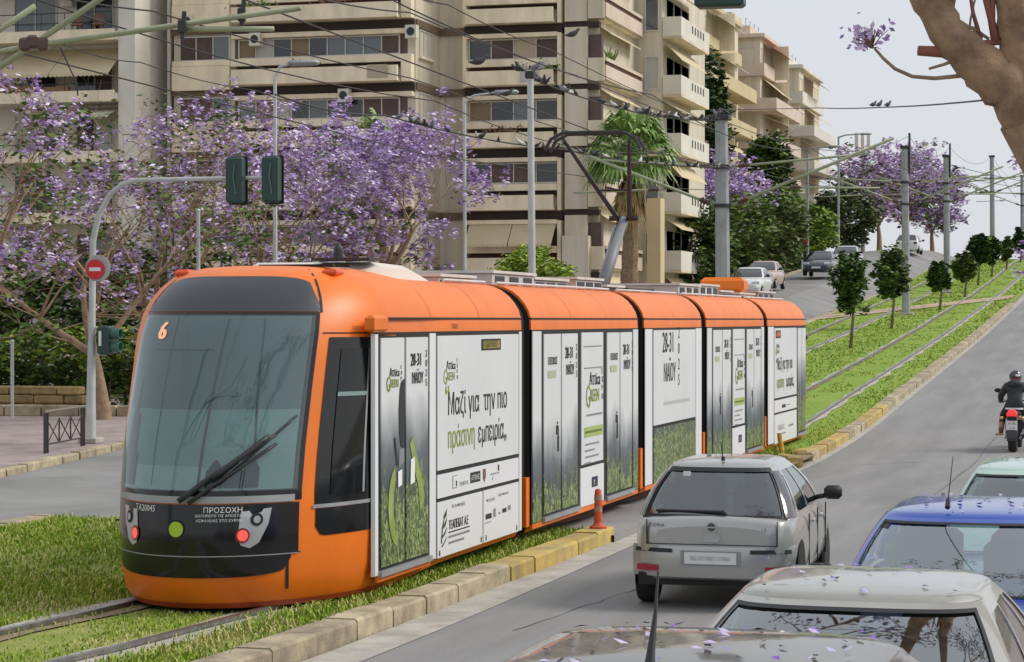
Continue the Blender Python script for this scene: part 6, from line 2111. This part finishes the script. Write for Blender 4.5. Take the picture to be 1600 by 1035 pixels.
# pigeons
M_pig = [mat('pigeon_dark', (.045, .045, .05), .7), mat('pigeon_grey', (.20, .20, .22), .7), mat('pigeon_white', (.62, .60, .56), .7)]
pm = []
for k, m_ in enumerate(M_pig):
    b = MB()
    prof = [(-.17, .0, .012), (-.10, .0, .03), (-.04, .01, .06), (.04, .03, .072), (.10, .06, .058), (.14, .10, .036), (.165, .135, .034), (.19, .15, .026), (.225, .146, .006)]
    b.tube([(x, 0, z + .07) for x, z, r in prof], [r for x, z, r in prof], 8)
    o = b.build('pigeon', m_, None, smooth=True)
    o.location = (0, 0, -50)
    pm.append(o)
def bird_at(p, k, rz, s=1.0, label='pigeon perched in the crowded row on the overhead wire', grp='pigeons on the overhead wire', first={}):
    o = pm[k].copy()
    COL.objects.link(o)
    o.location = p
    o.rotation_euler = (0, random.uniform(-.25, .1), rz)
    o.scale = (s, s, s)
    tag(o, label, 'bird', grp)
random.seed(5)
for P, n_ in ((W1, 60), (W2, 66)):
    for q in range(n_):
        t = random.random() * (len(P) - 1.001)
        if P is W2 and t < 11: continue
        i = int(t)
        p = P[i].lerp(P[i + 1], t - i)
        bird_at(p + Vector((0, 0, random.uniform(-.02, .0))), random.choice([0, 0, 0, 0, 1, 2]), random.uniform(0, math.tau), random.uniform(.5, .72))
for q in range(7):
    bird_at(T1 + Vector((random.uniform(-.25, .25), random.uniform(-.1, .1), .13)), random.choice([0, 1, 2]), random.uniform(0, math.tau), .7, 'pigeon huddled on the head of the slim pale pole', 'pigeons on the slim pole')
for q in range(5):
    bird_at(T2 + Vector((random.uniform(-.25, .25), random.uniform(-.15, .15), .13)), random.choice([0, 1, 2]), random.uniform(0, math.tau), .7, 'pigeon huddled on top of the thickest grey pole', 'pigeons on the thick pole')
for x_, lab in ((1363, 'small dark bird on the sky wire, leftmost of three'), (1373, 'small dark bird on the sky wire, middle of three, upright'), (1386, 'small dark bird on the sky wire, rightmost of three')):
    bird_at(at_depth(x_, 168, 22.8), 0, 1.0, .30, lab, 'birds on the sky wire')
for (x_, y_, d_, lab) in ((745, 104, 33, 'pigeon on the high wire in front of the centre window'), (893, 60, 41, 'pigeon with spread tail on the high wire at the pier'), (790, 152, 60, 'pigeon on the street lamp head')):
    bird_at(at_depth(x_, y_, d_), 0, .4, 0.75 if d_ < 50 else 1.0, lab, 'single pigeons')
for o in pm:
    bpy.data.objects.remove(o)

# street lamps
def lamp_post(label, px, X, ytop, r=.07, arm=None, ground=None, m=None, grp='street lamps'):
    d = depth_on_X(px, X)
    p = at_depth(px, 500, d)
    zt = at_depth(px, ytop, d).z
    z0 = G(p.x, p.y) + .1
    root = thing('street_lamp', label, 'street lamp', (p.x, p.y, z0), group=grp)
    b = MB(); b.tube([(p.x, p.y, z0), (p.x, p.y, zt)], [r, r * .6], 8); b.build('post', m or M_polel, root)
    if arm:
        ax, az = arm
        b = MB(); b.tube([(p.x, p.y, zt - .05), (p.x + ax * .3, p.y, zt + az * .7), (p.x + ax, p.y, zt + az)], [r * .6, r * .5, r * .45], 6); b.build('arm', m or M_polel, root)
        b = MB(); b.cbox((p.x + ax + (.35 if ax > 0 else -.35), p.y, zt + az), (.8, .26, .14), 0, .05); b.build('lamp_head', M_gm, root, smooth=True)
    return root
lamp_post('tall slim lamp post behind the two signal heads', 430, -21.9, 118, .08, (.45, .3))
lamp_post('slim lamp post with an arm over the road, left of the slim pigeon pole', 726, -21.8, 158, .08, (1.1, .25))
lamp_post('lamp post in front of the light green tree', 1262, -20.6, 240, .10, (1.4, .4), m=M_pole)
lamp_post('lamp post with a long flat arm against the sky', 1310, -20.9, 214, .11, (1.6, .15), m=M_pole)
ps = on_X(310, 405, -22.6)
p_ = thing('marker_post', 'short pale post rising behind the tram cab roof', 'post', (ps.x, ps.y, G(ps.x, ps.y)))
b = MB(); b.tube([(ps.x, ps.y, G(ps.x, ps.y)), (ps.x, ps.y, at_depth(310, 330, depth_on_X(310, -22.6)).z)], .05, 8); b.build('shaft', M_polel, p_)
b = MB(); b.ball((ps.x, ps.y, at_depth(310, 330, depth_on_X(310, -22.6)).z), .06, 8, 5); b.build('cap', M_polel, p_)
gp = at_depth(19, 664, 56.5)
p_ = thing('marker_post', 'thin grey post in front of the hedge at the left edge', 'post', (gp.x, gp.y, G(gp.x, gp.y)))
b = MB(); b.tube([(gp.x, gp.y, G(gp.x, gp.y)), (gp.x, gp.y, gp.z + 2.1)], .045, 8); b.build('shaft', M_polel, p_)
b = MB(); b.ball((gp.x, gp.y, gp.z + 2.1), .055, 8, 5); b.build('cap', M_polel, p_)
# antenna mast
am = at_depth(1348, 300, 205)
mast = thing('antenna_mast', 'rooftop antenna mast with white panels above the far trees', 'antenna', (am.x, am.y, G(am.x, am.y)))
b = MB(); b.tube([(am.x, am.y, G(am.x, am.y)), (am.x, am.y, at_depth(1348, 208, 205).z)], [.22, .12], 8); b.build('shaft', M_gm, mast)
for dx in (-.55, .0, .55):
    b = MB(); zt = at_depth(1348, 208, 205).z; b.cbox((am.x + dx, am.y - .3, zt - 1.1), (.3, .2, 2.2), 0, .04); b.build('panel', M_wht, mast)

# signal mast with no entry sign
sp = at_depth(142, 698, 48.4)
sx, sy_, sz = sp.x, sp.y, G(sp.x, sp.y) + .13
sm = thing('traffic_signal_mast', 'grey signal mast whose curved arm carries two dark signal heads', 'traffic light', (sx, sy_, sz))
za = at_depth(300, 279, 47.5).z
b = MB()
b.tube([(sx, sy_, sz), (sx, sy_, sz + 1.0), (sx + .02, sy_, sz + 2.2)], [.11, .10, .085], 10)
b.tube([(sx + .02, sy_, sz + 2.2), (sx + .05, sy_, za - 1.3), (sx + .18, sy_, za - .75), (sx + .45, sy_, za - .3), (sx + .75, sy_, za - .08), (sx + 1.1, sy_, za), (sx + 4.3, sy_, za)], [.078, .07, .065, .06, .055, .05, .045], 9)
b.build('mast', M_polel, sm, smooth=True, angle=60)
b = MB(); b.cbox((sx, sy_, sz + .06), (.42, .42, .12), 0, .02); b.build('foot', M_conc, sm)
for (x_, lab) in ((366, 0), (426, 1)):
    c = at_depth(x_, 283, 47.6)
    b = MB(); b.cbox((sx + 4.3 - (426 - x_) * 47.6 / FPX - .05, sy_ - .16, c.z), (.36, .22, .96), 0, .04)
    hd_ = b.build('signal_head', M_sgn, sm)
    cx = sx + 4.3 - (426 - x_) * 47.6 / FPX - .05
    b = MB(); b.cbox((cx, sy_ + .0, c.z), (.42, .03, 1.02), 0, .01); b.build('backboard', M_rub, hd_)
    for q in range(3):
        b = MB(); b.lathe([(.11, 0), (.115, .18), (.10, .18), (.09, .02)], (cx, sy_ + .02, c.z + .3 - q * .3), 12, 'y'); b.build('visor', M_rub, hd_)
    b = MB(); b.tube([(cx + .03, sy_ - .29, c.z + .34), (cx, sy_ - .29, c.z + .05), (cx + .05, sy_ - .28, c.z - .30)], .015, 5); b.build('cable', mat('cable_green', (.10, .18, .16), .5), hd_)
# side signal on the mast
c = at_depth(166, 532, 48.3)
b = MB(); b.cbox((c.x, c.y, c.z), (.26, .34, .62), 0, .04); sh = b.build('side_signal', M_sgn, sm)
for q in (-.14, .14):
    b = MB(); b.lathe([(.11, 0), (.12, .22), (.105, .22), (.09, .02)], (c.x + .12, c.y, c.z + q), 12, 'x'); b.build('visor', mat('visor_teal', (.05, .14, .11), .5), sh)
b = MB(); b.tube([(sx, sy_, c.z - .28), (c.x, c.y, c.z - .33)], .022, 6); b.tube([(sx, sy_, c.z + .25), (c.x, c.y, c.z + .3)], .022, 6); b.build('bracket', M_polel, sh)
b = MB(); b.box(c.x - .09, c.x - .03, c.y - .185, c.y - .175, c.z - .12, c.z + .2); b.build('signal_label', M_txtw, sh)
# no entry sign
def no_entry(label, c, r, y, group='no entry signs', post=None):
    o = thing('no_entry_sign', label, 'road sign', c, group=group)
    b = MB(); b.lathe([(r, -.008), (r, .008)], (c[0], y, c[2]), 28, 'y'); b.build('red_disc', mat('sign_red', (.62, .02, .025), .35), o)
    b = MB(); b.box(c[0] - r * .62, c[0] + r * .62, y - .016, y - .009, c[2] - r * .16, c[2] + r * .2); b.build('white_bar', M_txtw, o)
    b = MB()
    b.lathe([(r * 1.0, -.0095), (r * 1.0, -.0085)], (c[0], y, c[2]), 28, 'y')
    return o
c = at_depth(142, 421, 48.0)
ne = no_entry('round red no entry sign with a grey disc behind it on the signal mast', (c.x, sy_ - .16, c.z), .215, sy_ - .16)
b = MB(); b.lathe([(.29, -.01), (.29, .01)], (c.x + .045, sy_ - .12, c.z + .03), 28, 'y'); b.build('grey_backing_disc', mat('sign_back_grey', (.42, .42, .42), .5), ne)
c = on_X(1253, 374, -20.9)
ne2 = no_entry('small distant no entry sign on a post by the dark parked car', (c.x, c.y, c.z), .42, c.y)
b = MB(); b.tube([(c.x, c.y + .08, G(c.x, c.y)), (c.x, c.y + .08, c.z + .4)], .06, 6); b.build('post', M_polel, ne2)

# pedestrian barrier
b0, b1 = at_depth(70, 716, 45.2), at_depth(131, 698, 47.6)
b0.z = G(b0.x, b0.y) + .13; b1.z = G(b1.x, b1.y) + .13
bar = thing('pedestrian_barrier', 'dark steel barrier with crossed bars at the left kerb', 'barrier', tuple(b0))
M_bar = mat('barrier_dark', (.045, .035, .035), .6, var=.3, vscale=4)
HB = .84
def bt(pts, r, name, m=M_bar):
    b = MB(); b.tube(pts, r, 6); return b.build(name, m, bar)
def bp_(t, h): return b0.lerp(b1, t) + Vector((0, 0, h))
for t in (0, .06, .94, 1):
    bt([bp_(t, 0), bp_(t, HB)], .03, 'post')
bt([bp_(-.02, HB), bp_(1.02, HB)], .035, 'top_rail', mat('barrier_top', (.20, .16, .13), .6))
bt([bp_(.06, .18), bp_(.94, .18)], .018, 'bottom_rail')
for k in range(3):
    t0, t1 = .06 + .88 * k / 3, .06 + .88 * (k + 1) / 3
    bt([bp_(t0, .18), bp_(t1, .66)], .014, 'cross_bar'); bt([bp_(t0, .66), bp_(t1, .18)], .014, 'cross_bar')
    if k: bt([bp_(t0, .18), bp_(t0, .68)], .016, 'upright')

# delineator on the kerb end and the broken yellow post
M_del = mat('delineator_orange', (.60, .10, .035), .6, var=.2, vscale=8)
M_refl = mat('reflective_grey', (.42, .24, .17), .5)
c = Vector((-6.78, CR0 - .35, g(CR0) + .19))
de = thing('flexible_bollard', 'worn orange flexible bollard with grey bands on the kerb end', 'bollard', tuple(c))
b = MB(); b.lathe([(.115, 0), (.115, .03), (.07, .055), (.055, .08)], tuple(c), 16); b.build('base', M_del, de, smooth=True, angle=50)
b = MB(); b.lathe([(.055, .07), (.052, .30), (.045, .50), (.02, .52)], tuple(c), 14); b.build('post', M_del, de, smooth=True, angle=50)
for z_ in (.22, .37):
    b = MB(); b.lathe([(.0555, z_), (.0535, z_ + .07)], tuple(c), 14); b.build('reflective_band', M_refl, de)
c = Vector((-6.95, CR1 + 1.25, g(CR1) + .12))
yb = thing('flexible_bollard', 'bent yellow post stub beside the broken kerb', 'bollard', tuple(c))
M_yb = mat('post_yellow', (.62, .36, .05), .6, var=.25, vscale=8)
b = MB(); b.tube([c, c + Vector((-.03, 0, .22)), c + Vector((-.07, 0, .50))], [.06, .055, .045], 10); b.build('post', M_yb, yb)
b = MB(); b.cbox(c + Vector((.02, 0, .02)), (.28, .24, .06), .2, .02); b.build('base', M_yb, yb)
for k, (dx, dy, rz, sz_, lab) in enumerate(((-.05, -.55, .5, (.32, 1.3, .22), 'loose yellow kerb block lying beside the bent post'), (.1, 1.6, -.15, (.30, 1.0, .22), 'tilted yellow kerb block where the far kerb starts'))):
    b = MB(); b.cbox((0, 0, sz_[2] / 2), sz_, rz, .03)
    o = b.build('loose_kerb_block', M_kerby); o.location = (-6.75 + dx, CR1 + 1.0 + dy, g(CR1) + .02)
    tag(o, lab, 'kerb block', 'loose kerb blocks')
# overhead signal box hanging at the top edge: its mast stands on the right pavement
hp_ = at_depth(1125, 500, 30)
om = thing('overhead_signal', 'dark green signal box hanging at the top edge above the cream block', 'traffic light', (.9, hp_.y, g(hp_.y) + .14))
b = MB(); b.tube([(.9, hp_.y, g(hp_.y) + .14), (.9, hp_.y, 8.0), (.5, hp_.y, 8.3), (hp_.x, hp_.y, 8.3)], [.12, .1, .08, .06], 8); b.build('mast', M_pole, om)
cz = at_depth(1125, 16, 30).z
b = MB(); b.cbox((hp_.x, hp_.y, cz + .55), (.66, .3, 1.05), .06, .04); b.build('signal_box', M_sgn, om)
b = MB(); b.tube([(hp_.x, hp_.y, cz + 1.0), (hp_.x, hp_.y, 8.3)], .04, 6); b.build('hanger', M_pole, om)

# ------------------------------------------------------------------ motorcycle and rider (seen from behind)
mp = at_depth(1581, 712, 47.6)
mx, my = mp.x, mp.y
mz = g(my)
moto = thing('motorcycle', 'black motorcycle with a round red tail lamp in the right lane', 'motorcycle', (mx, my, mz), R(-2), local=True)
def mpart(name, m, fn, parent=moto, smooth=True):
    b = MB(); fn(b); return b.build(name, m, parent, smooth=smooth, angle=50)
M_mblk = mat('motorcycle_black', (.02, .02, .022), .35, coat=.4)
for (yy, w, nm) in ((.32, .085, 'rear_wheel'), (1.72, .06, 'front_wheel')):
    wh = mpart(nm, M_tyre, lambda b: b.lathe([(.20, -w), (.285, -w), (.31, -w * .4), (.31, w * .4), (.285, w), (.20, w)], (0, yy, .31), 24, 'x'))
    mpart('rim', M_rim, lambda b: b.lathe([(.20, -w * .6), (.04, -w * .3), (.04, w * .3), (.20, w * .6)], (0, yy, .31), 18, 'x'), wh)
mpart('mudguard', M_mblk, lambda b: b.grid(lambda t, a: (-.10 + .2 * t, .32 - math.cos(a) * .37, .31 + math.sin(a) * .37), [0, 1], frange(-.15, 1.5, 8)))
mpart('swing_arm', M_gm, lambda b: (b.tube([(-.15, .32, .31), (-.15, .95, .42)], .03, 6), b.tube([(.15, .32, .31), (.15, .95, .42)], .03, 6)))
mpart('engine', M_dk, lambda b: b.cbox((0, 1.02, .46), (.40, .52, .42), 0, .06))
mpart('exhaust', M_gm, lambda b: b.tube([(.24, 1.1, .30), (.25, .7, .36), (.26, .25, .46)], [.035, .06, .065], 10))
mpart('seat', M_rub, lambda b: b.cbox((0, .62, .82), (.30, .78, .12), 0, .05))
mpart('tail_unit', M_mblk, lambda b: b.cbox((0, .24, .80), (.26, .36, .16), 0, .05))
mpart('fuel_tank', M_mblk, lambda b: b.ball((0, 1.16, .92), (.19, .32, .16), 14, 8))
mpart('tail_lamp', mat('tail_lamp_red', (.70, .03, .03), .25, emit=(1, .05, .05), estr=.35), lambda b: b.lathe([(.05, -.03), (.11, -.01), (.125, .04)], (0, .05, .80), 20, 'y'))
mpart('number_plate', M_plate, lambda b: b.box(-.115, .115, .0, .012, .47, .70))
local_text('ΑΤΝ', (0, -.002, .60), .075, M_txt, moto, name='plate_lettering'); local_text('114', (0, -.002, .505), .075, M_txt, moto, name='plate_lettering')
mpart('plate_bracket', M_rub, lambda b: b.cbox((0, .03, .72), (.20, .06, .12), 0, .02))
for s_ in (-1, 1):
    mpart('indicator', M_amb, lambda b: b.ball((s_ * .22, .12, .74), (.045, .05, .035), 8, 6))
    mpart('indicator_stem', M_rub, lambda b: b.tube([(s_ * .08, .12, .74), (s_ * .2, .12, .74)], .014, 5))
    mpart('foot_peg', mat('peg_brass', (.45, .33, .14), .5), lambda b: b.cbox((s_ * .33, .78, .36), (.16, .10, .05), 0, .012))
    mpart('fork', M_gm, lambda b: b.tube([(s_ * .09, 1.72, .31), (s_ * .09, 1.45, 1.02)], .028, 6))
    mpart('mirror', M_rub, lambda b: (b.tube([(s_ * .28, 1.38, 1.08), (s_ * .40, 1.36, 1.26)], .01, 5), b.ball((s_ * .42, 1.36, 1.29), (.075, .02, .05), 10, 6)))
mpart('handlebar', M_rub, lambda b: b.tube([(-.36, 1.28, 1.04), (-.2, 1.42, 1.07), (.2, 1.42, 1.07), (.36, 1.28, 1.04)], .016, 6))
mpart('headlamp', M_clear, lambda b: b.ball((0, 1.62, .95), (.1, .08, .1), 12, 8))
# rider: one skinned figure
M_jack = mat('jacket_charcoal', (.035, .04, .046), .75, var=.3, vscale=5, bump=.4, bscale=9)
M_trou = mat('trousers_dark', (.025, .025, .03), .8)
M_skin = mat('skin', (.42, .24, .16), .6)
M_boot = mat('boot_brown', (.20, .10, .05), .7)
rider = thing('person', 'motorcyclist seen from behind in a charcoal hooded jacket and black helmet', 'person', (mx, my, mz), R(-2), local=True)
V = [(0, .62, .92), (0, .66, 1.08), (0, .72, 1.26), (0, .78, 1.40), (0, .82, 1.48),          # 0-4 pelvis, belly, chest, shoulders, neck
     (.17, .77, 1.39), (.31, .90, 1.20), (.34, 1.14, 1.08), (.35, 1.24, 1.06),               # 5-8 right arm
     (-.17, .77, 1.39), (-.31, .90, 1.20), (-.34, 1.14, 1.08), (-.35, 1.24, 1.06),           # 9-12 left arm
     (.13, .68, .90), (.27, 1.02, .78), (.30, .80, .45), (.31, .90, .37),                    # 13-16 right leg
     (-.13, .68, .90), (-.27, 1.02, .78), (-.30, .80, .45), (-.31, .90, .37),                # 17-20 left leg
     (0, .86, 1.56)]
E_ = [(0, 1), (1, 2), (2, 3), (3, 4), (4, 21), (3, 5), (5, 6), (6, 7), (7, 8), (3, 9), (9, 10), (10, 11), (11, 12), (0, 13), (13, 14), (14, 15), (15, 16), (0, 17), (17, 18), (18, 19), (19, 20)]
rad = [(.19, .15), (.185, .14), (.20, .14), (.17, .12), (.075, .075), (.10, .10), (.075, .075), (.055, .055), (.04, .04), (.10, .10), (.075, .075), (.055, .055), (.04, .04), (.12, .12), (.085, .085), (.055, .055), (.05, .05), (.12, .12), (.085, .085), (.055, .055), (.05, .05), (.09, .09)]
me = bpy.data.meshes.new('rider_cage')
me.from_pydata(V, E_, [])
ob = bpy.data.objects.new('rider_cage', me)
COL.objects.link(ob)
md = ob.modifiers.new('skin', 'SKIN')
for i, r_ in enumerate(rad):
    me.skin_vertices[0].data[i].radius = r_
    me.skin_vertices[0].data[i].use_root = i == 0
sb = ob.modifiers.new('sub', 'SUBSURF'); sb.levels = 2; sb.render_levels = 2
bpy.context.view_layer.update()
dg = bpy.context.evaluated_depsgraph_get()
bm_ = bpy.data.meshes.new_from_object(ob.evaluated_get(dg))
bpy.data.objects.remove(ob)
bm_.name = 'body'
for m_ in (M_jack, M_trou, M_skin, M_boot): bm_.materials.append(m_)
for p in bm_.polygons:
    c = p.center
    p.use_smooth = True
    p.material_index = 0
    if c.z < .97 and not (abs(c.x) > .25 and c.y > 1.0 and c.z > .95): p.material_index = 1
    if c.z < .62: p.material_index = 2
    if c.z < .50: p.material_index = 3
    if c.y > 1.19 and c.z > 1.0: p.material_index = 2
bo = bpy.data.objects.new('body', bm_); COL.objects.link(bo); bo.parent = rider
def rpart(name, m, fn, smooth=True):
    b = MB(); fn(b); return b.build(name, m, rider, smooth=smooth, angle=60)
rpart('hood', M_jack, lambda b: b.ball((0, .70, 1.45), (.17, .10, .09), 14, 8))
rpart('shirt_hem', M_txtw, lambda b: b.grid(lambda t, z: (.205 * math.sin(t), .625 - .17 * math.cos(t), z), frange(-1.2, 1.2, 10), [.905, .945]))
hl_ = rpart('helmet', mat('helmet_black', (.015, .015, .022), .15, coat=1.0), lambda b: b.ball((0, .87, 1.61), (.135, .155, .145), 20, 14))
b = MB(); b.grid(lambda t, z: (.139 * math.sin(t) * math.cos((z - 1.63) * 3), .87 - .159 * math.cos(t) * math.cos((z - 1.63) * 3), z), frange(.1, .9, 6), [1.615, 1.64, 1.66]); b.build('helmet_sticker', M_txtw, hl_)
b = MB(); b.grid(lambda t, z: (.137 * math.sin(t) * .97, .87 - .157 * math.cos(t) * .97, z), frange(-.6, .8, 8), [1.54, 1.57]); b.build('helmet_trim', mat('helmet_red', (.30, .06, .05), .4), hl_)
for s_ in (-1, 1):
    # gloves with separate curled fingers round the grips
    b = MB(); b.ball((s_ * .35, 1.27, 1.055), (.045, .05, .03), 10, 6); pal_ = b.build('glove', M_jack, rider, smooth=True)
    for k in range(4):
        xk = s_ * (.315 + k * .024)
        b = MB(); b.tube([(xk, 1.28, 1.075), (xk, 1.325, 1.07), (xk, 1.335, 1.035), (xk, 1.305, 1.02)], [.011, .011, .010, .008], 6); b.build('finger', M_jack, pal_, smooth=True)
    b = MB(); b.tube([(s_ * .31, 1.26, 1.05), (s_ * .295, 1.29, 1.03), (s_ * .30, 1.315, 1.02)], [.013, .012, .009], 6); b.build('thumb', M_jack, pal_, smooth=True)
